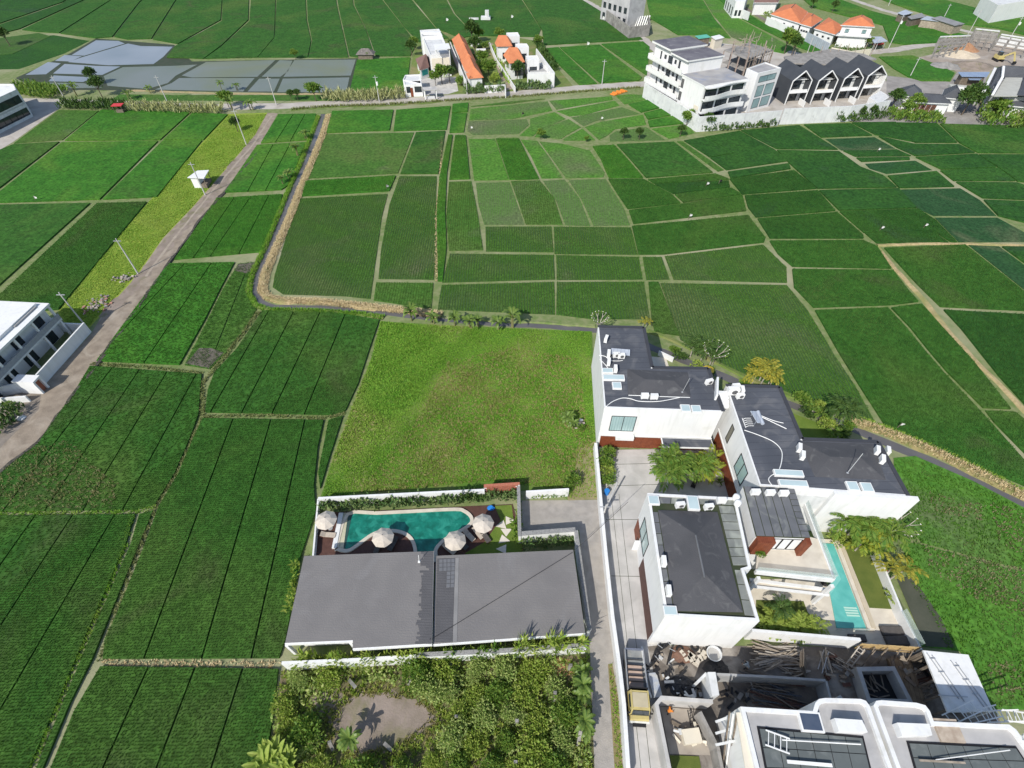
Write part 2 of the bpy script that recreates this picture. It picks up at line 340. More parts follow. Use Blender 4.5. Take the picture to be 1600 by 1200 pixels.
def grid_in(P, sx, sy, jit, ang=0.0):
    xs = [p[0] for p in P]; ys = [p[1] for p in P]; c = ((min(xs) + max(xs)) / 2, (min(ys) + max(ys)) / 2); R = hypot(max(xs) - c[0], max(ys) - c[1])
    gx, gy = np.meshgrid(np.arange(-R, R, sx), np.arange(-R, R, sy)); gx = gx.ravel() + NR.normal(0, jit, gx.size); gy = gy.ravel() + NR.normal(0, jit, gy.size)
    X = c[0] + gx * cos(ang) - gy * sin(ang); Y = c[1] + gx * sin(ang) + gy * cos(ang); k = inpoly(X, Y, P); return X[k], Y[k]
# ================================================================== GROUND, FIELDS, WATER, ROADS
g = MB(); S = 3000
g.poly([(-S, -400, 0), (S, -400, 0), (S, S, 0), (-S, S, 0)]); g.build('ground', earth, kind='structure')

NEAR = []; MID = []
def field(px, kind, furrows=(), top=None, ins=0.0, gap=.10, tuft=False, sheet=False):
    P = [V2(G(p)) for p in px]
    d = hypot(*mean(P)[:2])
    if not ins: ins = 0 if d < 95 else (-.07 if d < 125 else (-.14 if d < 185 else -.22))
    if ins: P = inset(P, ins)
    mb = MB(); h = top if top is not None else {'d': .30, 'b': .30, 'f': .30, 'o': .16, 'y': .10, 'm': .05, 'n': .10, 'w': .08}[kind] + random.uniform(-.02, .02)
    pieces = [P]
    for a, b in furrows:
        A, B = V2(G(a)), V2(G(b)); n = Vector((-(B - A).y, (B - A).x)).normalized(); new = []
        for q in pieces:
            for s in (1, -1):
                c = clip(q, A, n * s, gap)
                if len(c) > 2: new.append(c)
        pieces = new
    if furrows: mb.prism(P, .002, .012, 1)
    for q in pieces:
        mb.prism(q, .004, h, 0)
        if tuft: NEAR.append(q)
        elif d < 135 and kind in 'dbyof': MID.append((q, kind, h))
    mb.build('rice_field', [rice(kind), mud], kind='structure')
# --- left of the dirt road
field([(93,173),(153,174),(97,219),(24,224)], 'o')
field([(160,173),(297,176),(250,219),(104,220)], 'b')
field([(303,177),(355,180),(318,219),(257,219)], 'b')
field([(0,236),(22,227),(92,223),(0,294),(-60,330),(-60,250)], 'd')
field([(98,224),(246,222),(156,312),(0,317),(0,302)], 'b')
field([(256,221),(315,221),(245,308),(163,312)], 'b')
field([(-60,323),(140,319),(-60,500)], 'd')
field([(153,319),(229,317),(92,484),(0,490),(-60,520)], 'd')
# --- between dirt road and canal
field([(436,180),(493,179),(491,195),(483,219),(409,224)], 'b', [((460,178),(430,225)), ((478,178),(454,222))])
field([(403,228),(477,224),(462,262),(448,292),(440,297),(353,301)], 'b', [((428,226),(388,300)), ((455,224),(415,300))])
field([(340,311),(441,305),(431,350),(411,394),(274,406)], 'b', [((367,310),(302,406)), ((393,308),(328,404)), ((421,306),(372,402))])
field([(264,413),(367,411),(345,452),(320,502),(281,571),(152,565),(207,490)], 'b', [((290,413),(165,548)), ((331,413),(228,566))], tuft=True)
field([(373,413),(408,409),(397,424),(386,447),(387,464),(401,484),(383,516),(350,556),(328,577),(289,571),(322,507),(349,452)], 'o', [((385,425),(340,540))], tuft=True)
field([(411,487),(440,484),(520,489),(593,501),(578,545),(560,600),(540,643),(520,649),(322,645),(326,610),(336,584),(371,546)], 'd', [((422,485),(330,646)), ((461,486),(379,646)), ((502,487),(426,648)), ((541,490),(476,650))], tuft=True)
field([(142,573),(316,586),(311,648),(300,680),(274,740),(244,789),(214,797),(-60,801),(-60,790),(62,693),(118,613)], 'd', [((180,572),(60,730)), ((222,575),(85,780)), ((265,578),(140,785)), ((310,582),(195,795))], tuft=True)
field([(-60,808),(212,805),(198,850),(161,936),(132,1002),(93,1095),(46,1205),(-60,1205)], 'd', [((58,806),(-40,945)), ((117,804),(-20,1015)), ((182,804),(58,1016)), ((58,1016),(-20,1150))][:3], tuft=True)
field([(218,804),(243,797),(222,848),(178,956),(148,1030),(113,1100),(70,1205),(56,1205),(101,1095),(139,1003),(168,936),(205,850)], 'd', tuft=True, ins=.12)
field([(318,655),(506,658),(497,700),(491,760),(494,800),(472,866),(447,1000),(437,1029),(163,1030),(166,1000),(184,962),(227,855),(250,792),(280,742),(305,682)], 'd', [((367,652),(290,860)), ((290,860),(222,1030)), ((425,655),(317,1030)), ((478,655),(394,1030))][0:1] + [((425,655),(317,1030)), ((478,655),(394,1030))], tuft=True)
field([(514,658),(536,651),(514,720),(501,764),(498,740)], 'd', tuft=True)
field([(159,1042),(436,1046),(429,1110),(423,1150),(410,1205),(80,1205),(118,1112)], 'd', [((233,1045),(165,1197)), ((305,1048),(248,1197)), ((381,1045),(333,1197))], tuft=True)
# --- middle block between the canal and the white apartments
M = [
 ([(520,175),(614,173),(608,204),(511,208)], 'b'), ([(620,173),(703,167),(697,203),(616,205)], 'b'),
 ([(708,164),(731,162),(730,175),(707,177)], 'b'), ([(707,179),(729,178),(724,207),(703,208)], 'b'),
 ([(508,211),(646,208),(621,271),(481,279)], 'o'), ([(651,208),(695,206),(684,272),(627,272)], 'd'),
 ([(478,284),(618,276),(608,299),(473,307)], 'b'),
 ([(470,311),(605,304),(596,340),(582,440),(578,467),(540,463),(443,460),(427,449),(430,430),(448,370)], 'y'),
 ([(625,276),(682,276),(680,340),(681,400),(677,437),(592,436),(596,390),(609,320)], 'y'),
 ([(701,212),(707,212),(698,270),(695,330),(697,388),(691,440),(685,440),(684,390),(683,330),(687,278)], 'b'),
 ([(712,213),(727,213),(733,280),(703,281)], 'b'),
 ([(702,285),(736,284),(745,330),(754,391),(702,392),(698,340)], 'o'),
 ([(733,218),(773,218),(794,281),(742,282)], 'n'), ([(776,218),(810,218),(841,280),(797,281)], 'b'),
 ([(744,286),(796,285),(819,351),(757,351),(748,320)], 'm'), ([(799,284),(843,283),(865,310),(878,351),(822,351)], 'o'),
 ([(815,219),(839,221),(860,250),(878,278),(847,279),(831,245)], 'n'), ([(849,283),(882,281),(905,310),(922,353),(884,352),(870,315)], 'm'),
 ([(844,222),(877,225),(921,236),(944,270),(942,277),(885,278)], 'n'), ([(889,282),(946,280),(974,325),(984,352),(928,353),(909,312)], 'm'),
 ([(927,230),(959,228),(984,255),(1003,278),(952,278),(947,268),(940,250)], 'b'),
 ([(965,227),(1052,223),(1112,270),(1010,278),(986,250)], 'd'), ([(951,281),(1004,281),(1049,305),(1062,318),(981,327),(966,305)], 'd'),
 ([(1014,282),(1117,273),(1133,279),(1137,281),(1022,287)], 'd'), ([(1025,289),(1137,284),(1139,293),(1052,303)], 'f'),
 ([(1055,305),(1142,295),(1157,304),(1068,317)], 'd'), ([(983,330),(1066,320),(1159,306),(1165,330),(990,350)], 'd'),
 ([(988,355),(1168,338),(1195,373),(1193,379),(1036,398),(998,398)], 'd'),
 ([(759,355),(861,355),(864,394),(760,393)], 'y'), ([(866,355),(985,356),(996,398),(867,397)], 'y'),
 ([(703,397),(865,399),(867,437),(691,442)], 'y'), ([(869,399),(998,402),(1004,437),(870,438)], 'y'),
 ([(690,446),(866,441),(867,492),(684,484)], 'y'), ([(870,441),(1006,441),(1015,499),(925,499),(869,492)], 'y'),
 ([(588,442),(677,443),(674,483),(584,470)], 'o'), ([(1004,402),(1034,402),(1046,437),(1010,438)], 'y'),
 ([(1039,401),(1192,383),(1228,418),(1229,442),(1053,437)], 'y'), ([(1013,442),(1028,442),(1061,525),(1023,520),(1018,500)], 'd'),
 ([(1032,443),(1229,446),(1262,486),(1304,556),(1337,606),(1369,664),(1330,651),(1240,617),(1205,602),(1140,577),(1063,531)], 'y'),
 # right hand side
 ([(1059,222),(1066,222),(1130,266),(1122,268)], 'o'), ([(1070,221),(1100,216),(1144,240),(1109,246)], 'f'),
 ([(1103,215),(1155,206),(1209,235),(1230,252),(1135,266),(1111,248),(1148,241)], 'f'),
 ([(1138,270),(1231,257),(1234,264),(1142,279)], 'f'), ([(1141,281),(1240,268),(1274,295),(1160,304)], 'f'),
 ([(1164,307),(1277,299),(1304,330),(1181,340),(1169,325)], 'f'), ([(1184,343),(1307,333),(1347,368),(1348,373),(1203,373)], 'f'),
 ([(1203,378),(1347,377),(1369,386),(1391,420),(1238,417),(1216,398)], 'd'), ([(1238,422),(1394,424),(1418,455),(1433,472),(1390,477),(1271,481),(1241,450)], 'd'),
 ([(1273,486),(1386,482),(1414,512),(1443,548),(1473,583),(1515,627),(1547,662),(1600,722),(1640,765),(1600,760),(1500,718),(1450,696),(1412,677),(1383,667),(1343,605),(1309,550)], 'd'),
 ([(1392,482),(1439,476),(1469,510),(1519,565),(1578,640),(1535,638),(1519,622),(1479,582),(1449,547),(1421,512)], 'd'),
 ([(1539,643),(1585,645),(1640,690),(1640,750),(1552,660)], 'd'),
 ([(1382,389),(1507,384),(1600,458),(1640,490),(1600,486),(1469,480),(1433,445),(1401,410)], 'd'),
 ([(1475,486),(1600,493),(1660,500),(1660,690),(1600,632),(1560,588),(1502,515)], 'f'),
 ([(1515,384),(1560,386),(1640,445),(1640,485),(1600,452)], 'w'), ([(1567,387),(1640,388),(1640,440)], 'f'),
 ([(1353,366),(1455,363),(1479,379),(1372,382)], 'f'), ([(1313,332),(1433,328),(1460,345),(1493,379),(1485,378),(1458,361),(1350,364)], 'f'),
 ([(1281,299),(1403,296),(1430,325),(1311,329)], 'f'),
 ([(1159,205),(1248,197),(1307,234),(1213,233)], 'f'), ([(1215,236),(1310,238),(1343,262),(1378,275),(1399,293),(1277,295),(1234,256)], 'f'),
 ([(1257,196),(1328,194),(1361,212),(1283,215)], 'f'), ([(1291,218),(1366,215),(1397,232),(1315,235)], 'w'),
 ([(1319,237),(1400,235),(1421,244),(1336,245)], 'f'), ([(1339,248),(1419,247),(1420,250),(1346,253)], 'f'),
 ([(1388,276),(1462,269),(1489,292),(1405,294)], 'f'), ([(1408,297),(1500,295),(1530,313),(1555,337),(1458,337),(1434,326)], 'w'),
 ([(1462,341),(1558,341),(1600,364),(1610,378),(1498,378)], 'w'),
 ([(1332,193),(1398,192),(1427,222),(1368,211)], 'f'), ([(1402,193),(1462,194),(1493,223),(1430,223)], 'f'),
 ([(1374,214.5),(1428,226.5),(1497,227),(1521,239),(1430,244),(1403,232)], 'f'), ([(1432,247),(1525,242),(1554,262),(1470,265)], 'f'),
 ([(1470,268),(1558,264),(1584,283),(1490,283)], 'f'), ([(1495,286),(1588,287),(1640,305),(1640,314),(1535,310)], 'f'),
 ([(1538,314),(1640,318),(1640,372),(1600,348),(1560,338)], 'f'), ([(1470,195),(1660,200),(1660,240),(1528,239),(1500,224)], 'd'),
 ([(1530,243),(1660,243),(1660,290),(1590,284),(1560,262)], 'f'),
 # terraces by the apartments
 ([(736,171),(855,159),(862,173),(800,186),(734,188)], 'n'), ([(736,167),(800,159),(852,155),(790,163)], 'o'),
 ([(733,190),(822,187),(826,195),(810,209),(740,211),(731,205)], 'm'),
 ([(829,186),(866,176),(883,186),(845,202),(832,213),(813,212),(829,198)], 'n'), ([(871,174),(960,158),(967,165),(915,179),(890,182)], 'n'),
 ([(859,158),(955,151),(957,156),(870,171)], 'n'), ([(888,187),(907,199),(885,211),(876,217),(836,214),(850,201)], 'n'),
 ([(893,184),(972,168),(999,178),(930,189),(912,197)], 'm'), ([(881,218),(910,202),(929,219),(883,220)], 'n'),
 ([(915,199),(940,191),(1004,180),(1009,195),(960,202),(947,213),(936,218)], 'n'), ([(953,212),(962,206),(1009,199),(1039,219),(954,221)], 'm'),
 ([(963,150),(985,148),(1009,150),(1011,155),(976,163)], 'n'), ([(983,164),(1014,157),(1034,168),(1002,176)], 'b'),
 ([(1007,178),(1038,170),(1051,180),(1013,187)], 'b'), ([(1013,190),(1055,182),(1071,193),(1016,199)], 'b'), ([(1019,202),(1075,195),(1084,208),(1046,217)], 'n'),
 # far side of the road
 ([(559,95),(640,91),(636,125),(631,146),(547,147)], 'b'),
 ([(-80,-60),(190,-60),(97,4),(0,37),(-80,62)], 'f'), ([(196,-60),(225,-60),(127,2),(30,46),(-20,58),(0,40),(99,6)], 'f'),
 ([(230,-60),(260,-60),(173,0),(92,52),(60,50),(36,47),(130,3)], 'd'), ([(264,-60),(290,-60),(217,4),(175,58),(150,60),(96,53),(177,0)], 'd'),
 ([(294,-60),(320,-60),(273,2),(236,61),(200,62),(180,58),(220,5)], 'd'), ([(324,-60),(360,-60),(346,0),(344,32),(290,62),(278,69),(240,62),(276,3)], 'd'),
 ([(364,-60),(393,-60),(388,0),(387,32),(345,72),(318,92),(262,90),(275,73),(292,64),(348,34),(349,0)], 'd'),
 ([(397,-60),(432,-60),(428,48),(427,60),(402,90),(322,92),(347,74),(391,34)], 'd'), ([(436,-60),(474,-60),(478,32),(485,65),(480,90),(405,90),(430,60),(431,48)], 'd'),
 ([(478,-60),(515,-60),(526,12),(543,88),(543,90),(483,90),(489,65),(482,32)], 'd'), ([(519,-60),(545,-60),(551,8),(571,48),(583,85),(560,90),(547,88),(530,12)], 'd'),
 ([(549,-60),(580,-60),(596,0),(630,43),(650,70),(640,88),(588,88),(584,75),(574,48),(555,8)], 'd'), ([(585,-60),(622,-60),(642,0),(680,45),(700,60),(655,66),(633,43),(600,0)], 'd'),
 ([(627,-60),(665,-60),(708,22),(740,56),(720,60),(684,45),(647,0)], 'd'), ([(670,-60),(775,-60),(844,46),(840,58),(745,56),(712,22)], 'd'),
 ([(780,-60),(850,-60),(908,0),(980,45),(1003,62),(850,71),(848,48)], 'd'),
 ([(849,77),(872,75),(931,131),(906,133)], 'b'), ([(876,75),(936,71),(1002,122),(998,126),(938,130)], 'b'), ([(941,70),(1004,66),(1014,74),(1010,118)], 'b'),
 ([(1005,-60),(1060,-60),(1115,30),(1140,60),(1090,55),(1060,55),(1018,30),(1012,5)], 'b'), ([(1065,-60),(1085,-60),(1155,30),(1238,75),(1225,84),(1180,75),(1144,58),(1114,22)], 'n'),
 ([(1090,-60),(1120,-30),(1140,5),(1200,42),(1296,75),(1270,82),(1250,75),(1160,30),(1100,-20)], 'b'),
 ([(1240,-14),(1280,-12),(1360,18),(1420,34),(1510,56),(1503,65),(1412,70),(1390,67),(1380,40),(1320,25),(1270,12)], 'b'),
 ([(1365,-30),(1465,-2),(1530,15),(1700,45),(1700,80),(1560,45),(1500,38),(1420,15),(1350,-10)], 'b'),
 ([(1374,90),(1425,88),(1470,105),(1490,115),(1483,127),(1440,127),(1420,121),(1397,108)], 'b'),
 ([(1396,716),(1430,713),(1520,752),(1640,815),(1640,900),(1560,880),(1440,848),(1400,800)], 'n'), ([(1410,846),(1440,852),(1560,885),(1640,905),(1640,1110),(1548,1108),(1500,1018),(1440,1010)], 'n'),
]
for px, k in M: field(px, k)
# flooded paddies
MB().poly(GP([(24,122),(108,84),(150,60),(272,70),(300,96),(560,91),(545,147),(250,142),(60,140)], .0025)).build('paddy_mud', mud, kind='structure')
for px, m in (([(150,63),(185,64),(195,68),(132,87),(112,86)], paddyw), ([(200,68),(220,72),(270,73),(255,89),(240,100),(170,102),(106,97),(130,89)], paddyw),
              ([(101,86),(128,88),(110,96),(86,95)], paddyw), ([(75,97),(95,99),(72,116),(40,117)], paddyw), ([(101,100),(150,103),(188,104),(160,117),(83,115)], paddyw),
              ([(84,118),(148,121),(130,128),(76,127)], paddyw), ([(192,105),(270,103),(308,101),(275,118),(262,130),(230,139),(168,134),(162,119)], paddyw2),
              ([(322,97),(430,94),(402,120),(300,121),(284,118)], paddyw2), ([(280,122),(398,122),(380,143),(242,140),(268,130)], paddyw2), ([(437,94),(457,95),(450,111),(438,120),(409,120)], paddyw2),
              ([(405,123),(437,123),(428,143),(387,143)], paddyw2), ([(460,94),(556,93),(548,118),(443,120)], paddyw2), ([(442,123),(546,121),(541,144),(433,144)], paddyw2),
              ([(20,60),(84,55),(140,64),(100,84),(30,108),(-60,110),(-60,75)], rice('f')), ([(70,129),(130,130),(160,137),(90,138)], paddyw2),
              ([(1351,256),(1430,251),(1457,266),(1385,272),(1359,264)], rice('w'))):
    MB().prism(GP(px), .003, .02).build('flooded_paddy', m, kind='structure')
field([(0,60),(60,52),(78,57),(20,84),(-60,92),(-60,72)], 'y')

# --- canals with straw banks
def strip(name, line, w, z, m, z0=.004, kind='structure', side=0.0, jit=0.0, raised=False):
    P = [V2(G(p)) for p in line]
    Q = []
    for i in range(len(P) - 1):                     # resample
        k = max(1, int((P[i + 1] - P[i]).length / 1.5))
        Q += [P[i].lerp(P[i + 1], j / k) for j in range(k)]
    Q.append(P[-1]); L, R = [], []
    for i, p in enumerate(Q):
        d = (Q[min(i + 1, len(Q) - 1)] - Q[max(i - 1, 0)]).normalized(); n = Vector((-d.y, d.x))
        a, b = w / 2 + random.uniform(-jit, jit), w / 2 + random.uniform(-jit, jit); L.append(p + n * (a + side)); R.append(p - n * (b - side))
    mb = MB(); n = len(Q)
    if not raised:
        for i in range(n - 1): mb.add([(*L[i], z), (*R[i], z), (*R[i + 1], z), (*L[i + 1], z)], [[0, 1, 2, 3]])
    else:
        vs = [];
        for i in range(n):
            c = (L[i] + R[i]) / 2
            vs += [(*L[i], z0), (*L[i].lerp(c, .4), z * random.uniform(.7, 1.2)), (*R[i].lerp(c, .4), z * random.uniform(.7, 1.2)), (*R[i], z0)]
        mb.add(vs, [[4 * i + j, 4 * i + j + 1, 4 * i + 5 + j, 4 * i + 4 + j] for i in range(n - 1) for j in range(3)])
    return mb.build(name, m, kind=kind), L, R
CAN1 = [(505,178),(497,205),(478,255),(460,297),(447,322),(438,348),(419,395),(403,430),(399,456),(409,473),(430,480),(500,481),(570,485),(640,493),(700,500),(780,506),(860,510),(935,517),(1010,540),(1110,580),(1230,630),(1330,668),(1380,690),(1440,714),(1520,750),(1600,790),(1660,820)]
strip('canal_water', CAN1[:18], 1.25, .012, canalw, jit=.12)
strip('canal_water', CAN1[17:], 1.5, .0125, canalw, jit=.12)
BANK1 = [(514,180),(507,205),(488,252),(468,300),(455,335),(431,390),(414,430),(410,455),(420,466),(440,470),(500,472),(560,478),(640,487),(690,493)]
bank, BL, BR = strip('straw_bank', BANK1, 1.45, .35, straw, jit=.35, raised=True)
strip('canal_bank', [(691,495),(780,501),(860,505),(930,511)], .8, .25, earth, jit=.2, raised=True)
grassbank = mat('bank_grass', (.10, .16, .03), (.14, .18, .05), .95, .8, c3=(.22, .19, .09), s3=.1, bump=.6, bscale=4)
strip('grass_bank', [(498,182),(489,205),(470,255),(450,300),(436,335),(414,388),(394,430),(389,456),(400,478),(420,485),(500,487),(570,492),(600,497)], 1.0, .3, grassbank, jit=.2, raised=True)
strip('straw_bank', [(1325,655),(1380,675),(1420,690),(1480,716),(1540,746),(1600,777),(1660,806)], 1.7, .35, mat('bank_dry_grass', (.24,.20,.09), (.14,.15,.05), .95, 1.2, bump=.6, bscale=5), jit=.3, raised=True)
strip('grass_bank', [(1012,517),(1060,536),(1110,562),(1150,582),(1240,622),(1322,656)], 1.0, .25, grassbank, jit=.2, raised=True)
strip('double_bund', [(1372,388),(1398,420),(1430,455),(1445,472),(1480,517),(1520,560),(1560,600),(1600,642),(1650,690)], .9, .28, straw, jit=.1, raised=True)
strip('double_bund', [(1370,384),(1440,381),(1520,382),(1640,385)], .8, .25, straw, jit=.1, raised=True)
# mud patches in the strip field
for px in ([(291,569),(327,576),(350,552),(330,545),(312,545)], [(372,414),(406,410),(396,424),(384,428),(368,424)]):
    MB().prism(GP(px), .01, .19).build('ground_patch', mat('grey_mud', (.13, .115, .095), (.09, .085, .06), .9, .8, bump=.3), kind='structure')

# --- roads
strip('main_road', [(30,158),(95,159),(150,161),(250,165),(330,167),(432,166),(520,162),(600,160),(700,153),(800,147),(900,138),(1010,131)], 4.6, .016, track, jit=.25)
strip('far_track', [(880,-20),(911,0),(950,22),(985,46),(1014,68),(1040,90)], 4.0, .016, track, jit=.3)
strip('village_road', [(1296,84),(1340,84),(1390,79),(1440,71),(1500,66),(1530,74)], 4.5, .016, track, jit=.3)
strip('village_road', [(1300,-12),(1340,2),(1380,16),(1440,32),(1515,50),(1555,61),(1600,66),(1680,74)], 3.2, .018, track, jit=.3)
strip('garden_path', [(1160,10),(1200,34),(1250,57),(1292,76)], 2.2, .016, mat('old_paving', (.20,.17,.15), (.15,.13,.115), .95, 1), jit=.1)
MB().poly(GP([(418,176),(434,177),(402,235),(348,300),(310,345),(265,408),(208,490),(160,556),(120,610),(60,690),(-60,800),(-60,700),(0,640),(66,605),(142,522),(162,488),(215,430),(255,372),(300,325),(322,300),(398,212)], .014)).build('dirt_road', dirt, kind='structure')
strip('bare_soil', [(404,212),(372,252),(330,305),(300,338),(262,382),(222,430),(190,468),(160,496)], 2.2, .018, soil, jit=.7)
strip('wheel_track', [(425,180),(396,225),(335,295),(300,338),(262,385),(228,432)], .5, .02, mat('packed_earth', (.34,.29,.23), (.28,.235,.185), .95, 1), jit=.1)
strip('verge_ditch', [(404,238),(349,303),(311,348),(266,411),(209,493),(161,559),(121,613),(61,693),(0,740),(-50,780)], .9, .3, mat('dark_stones', (.10,.09,.075), (.035,.033,.028), .95, 2.5, bump=.8, bscale=4), jit=.25, raised=True)
MB().poly(GP([(356,178),(418,176),(398,212),(355,262),(322,300),(300,325),(255,372),(215,430),(162,488),(140,512),(105,510),(90,488),(158,402),(230,318)], .012)).build('grass_verge', yellowgg, kind='structure')
MB().poly(GP([(0,186),(35,158),(92,158),(92,170),(20,222),(-60,270),(-60,220)], .013)).build('concrete_yard', track, kind='structure')
MB().poly(GP([(60,640),(66,606),(30,600),(-60,640),(-60,760),(0,700)], .02)).build('house_yard', mat('yard_dirt', (.24,.21,.18), (.17,.145,.12), .95, .8, bump=.3), kind='structure')
strip('grass_verge', [(455,172),(520,167),(600,165),(690,159)], 1.6, .02, grassbank, jit=.4)
strip('green_verge', [(180,152),(250,153),(380,153),(470,153),(540,153)], 5, .02, rice('o'), jit=.2)
strip('straw_bank', [(195,141),(250,143),(330,146),(430,147),(541,147)], 1.4, .02, straw, jit=.3)

# --- ground of the near plots
MB().prism(GP([(596,502),(640,505),(780,512),(925,518),(931,690),(940,780),(888,782),(870,765),(500,778),(507,760),(520,715),(545,648),(580,560)]), .003, .03).build('meadow_ground', meadowg, kind='structure')
MB().poly(GP([(905,690),(931,690),(940,780),(888,782),(880,765)], .036)).build('bare_soil', mat('dry_soil', (.27,.23,.13), (.20,.19,.08), .95, .9, bump=.4), kind='structure')
MB().prism(GP([(440,1048),(925,1022),(932,1230),(405,1230),(425,1150),(432,1110)]), .003, .02).build('scrub_ground', mat('scrub_soil', (.085,.10,.03), (.16,.13,.075), .95, .35, bump=.6, bscale=4), kind='structure')
MB().poly(GP([(548,1092),(566,1080),(590,1086),(612,1076),(636,1092),(660,1092),(668,1112),(690,1126),(664,1136),(652,1156),(622,1152),(604,1180),(578,1170),(560,1192),(540,1170),(518,1166),(526,1140),(500,1118),(486,1090),(512,1072),(540,1086)], .03)).build('bare_soil', soil, kind='structure')
MB().poly(GP([(815,782),(938,781),(947,870),(957,960),(968,1050),(978,1230),(930,1230),(922,1020),(905,828),(815,830)], .03)).build('paved_lane', paver, kind='structure')
MB().poly(GP([(950,1038),(957,1037),(966,1090),(975,1230),(962,1230)], .036)).build('lane_verge', mat('verge', (.17,.15,.06), (.24,.19,.10), .95, 1.5, bump=.6, bscale=6), kind='structure')
MB().poly(GP([(934,690),(950,703),(1130,700),(1175,800),(1180,870),(1100,1000),(1012,1010),(1030,1090),(1045,1230),(984,1230),(975,1090),(958,960),(948,868),(941,790)], .034)).build('concrete_drive', concrete, kind='structure')
for a, b in (((947,812),(1000,812)), ((955,900),(1012,901)), ((940,760),(1030,757)), ((946,726),(1038,724))):  # joints in the slab
    MB().wall(G(a), G(b), .03, .038, .06).build('slab_line', mud, kind='structure')
for a, b in (((955,775),(1003,1215)), ((967,772),(1018,1215))): MB().wall(G(a), G(b), .03, .037, .045).build('slab_line', mud, kind='structure')  # two thin dark lines running the length of the drive
MB().poly(GP([(1402,906),(1424,900),(1446,930),(1470,965),(1492,1012),(1446,1010)], .12)).build('ground_patch', mat('dark_ground', (.075,.078,.055), (.055,.062,.04), .8, .5, bump=.3), kind='structure')  # darker patch of ground along the thin garden wall
MB().prism(GP([(1012,1008),(1440,1012),(1560,1120),(1600,1240),(1040,1240)]), .003, .03).build('site_ground', sitesoil, kind='structure')
# ================================================================== NEAR BUILDINGS
def camside(A, B):                                     # outward normal of a wall that the drone sees
    d = (V2(B) - V2(A)).normalized(); n = Vector((-d.y, d.x)); return n if n.dot(-V2(A)) > 0 else -n
def window(parent, A, B, u0, u1, z0, z1, n=2, gm=None, fm=None, fw=.07, name='window', depth=.06, rows=1):
    """framed window on the wall A-B: u along the wall in metres, z in metres"""
    A, B = V2(A), V2(B); d = (B - A).normalized(); nn = camside(A, B); fm = fm or black; gm = gm or glass
    P = lambda u, z, o: (A.x + d.x * u + nn.x * o, A.y + d.y * u + nn.y * o, z)
    mb = MB()
    def bar(ua, ub, za, zb, o):
        q = [P(ua, za, .002), P(ub, za, .002), P(ub, zb, .002), P(ua, zb, .002), P(ua, za, o), P(ub, za, o), P(ub, zb, o), P(ua, zb, o)]
        mb.add(q, [[4, 5, 6, 7], [0, 1, 5, 4], [1, 2, 6, 5], [2, 3, 7, 6], [3, 0, 4, 7]])
    bar(u0, u1, z0, z0 + fw, depth); bar(u0, u1, z1 - fw, z1, depth); bar(u0, u0 + fw, z0 + fw, z1 - fw, depth); bar(u1 - fw, u1, z0 + fw, z1 - fw, depth)
    w = (u1 - u0 - fw) / n
    for i in range(1, n): bar(u0 + i * w, u0 + i * w + fw, z0 + fw, z1 - fw, depth - .008)
    f = mb.build(name, fm, parent)
    for i in range(n):
        a, b = u0 + i * w + fw, u0 + (i + 1) * w
        MB().add([P(a, z0 + fw, .015), P(b, z0 + fw, .015), P(b, z1 - fw, .015), P(a, z1 - fw, .015)], [[0, 1, 2, 3]]).build('pane', gm, f)
    return f
def winpx(parent, A, B, p1, p2, n=2, **k):            # opposite corners seen at p1, p2
    A3, B3 = Vector((*A[:2], 0)), Vector((*B[:2], 0)); a, b = onwall(p1, A3, B3), onwall(p2, A3, B3); d = (V2(B) - V2(A)).normalized()
    u = sorted([(V2(a) - V2(A)).dot(d), (V2(b) - V2(A)).dot(d)]); z = sorted([a.z, b.z])
    return window(parent, A, B, u[0], u[1], z[0], z[1], n, **k)
def wallpiece(parent, A, B, u0, u1, z0, z1, o, m, name, t0=.002):
    A, B = V2(A), V2(B); d = (B - A).normalized(); nn = camside(A, B)
    a, b = A + d * u0, A + d * u1
    return MB().prism([a + nn * t0, b + nn * t0, b + nn * o, a + nn * o], z0, z1, 0, bottom=True).build(name, m, parent)
def roofbox(parent, c, sz, rz, name, m, top=None, tm=None, tname='glass'):
    o = MB().box(c, sz, rz, 0).build(name, m, parent)
    if top: MB().box((c[0], c[1], c[2] + sz[2] + .002), (sz[0] - top, sz[1] - top, .02), rz).build(tname, tm, o)
    return o
def hip(mb, c4, z0, z1, frac=.5, m=0, over=0.0):
    """hip roof over four corners (in order), ridge along the longer pair of sides"""
    c = [V2(p) for p in c4]
    if over: c = inset(c, -over)
    if (c[1] - c[0]).length + (c[3] - c[2]).length < (c[2] - c[1]).length + (c[0] - c[3]).length: c = c[1:] + c[:1]
    L = (c[1] - c[0]).length; Wd = (c[2] - c[1]).length; t = min(.5, Wd * frac / L)
    a, b = (c[0] + c[3]) / 2, (c[1] + c[2]) / 2; r0, r1 = a.lerp(b, t), b.lerp(a, t)
    v = [(*p, z0) for p in c] + [(*r0, z1), (*r1, z1)]
    mb.add(v, [[0, 1, 5, 4], [1, 2, 5], [2, 3, 4, 5], [3, 0, 4], [3, 2, 1, 0]], m); return (*r0, z1), (*r1, z1)
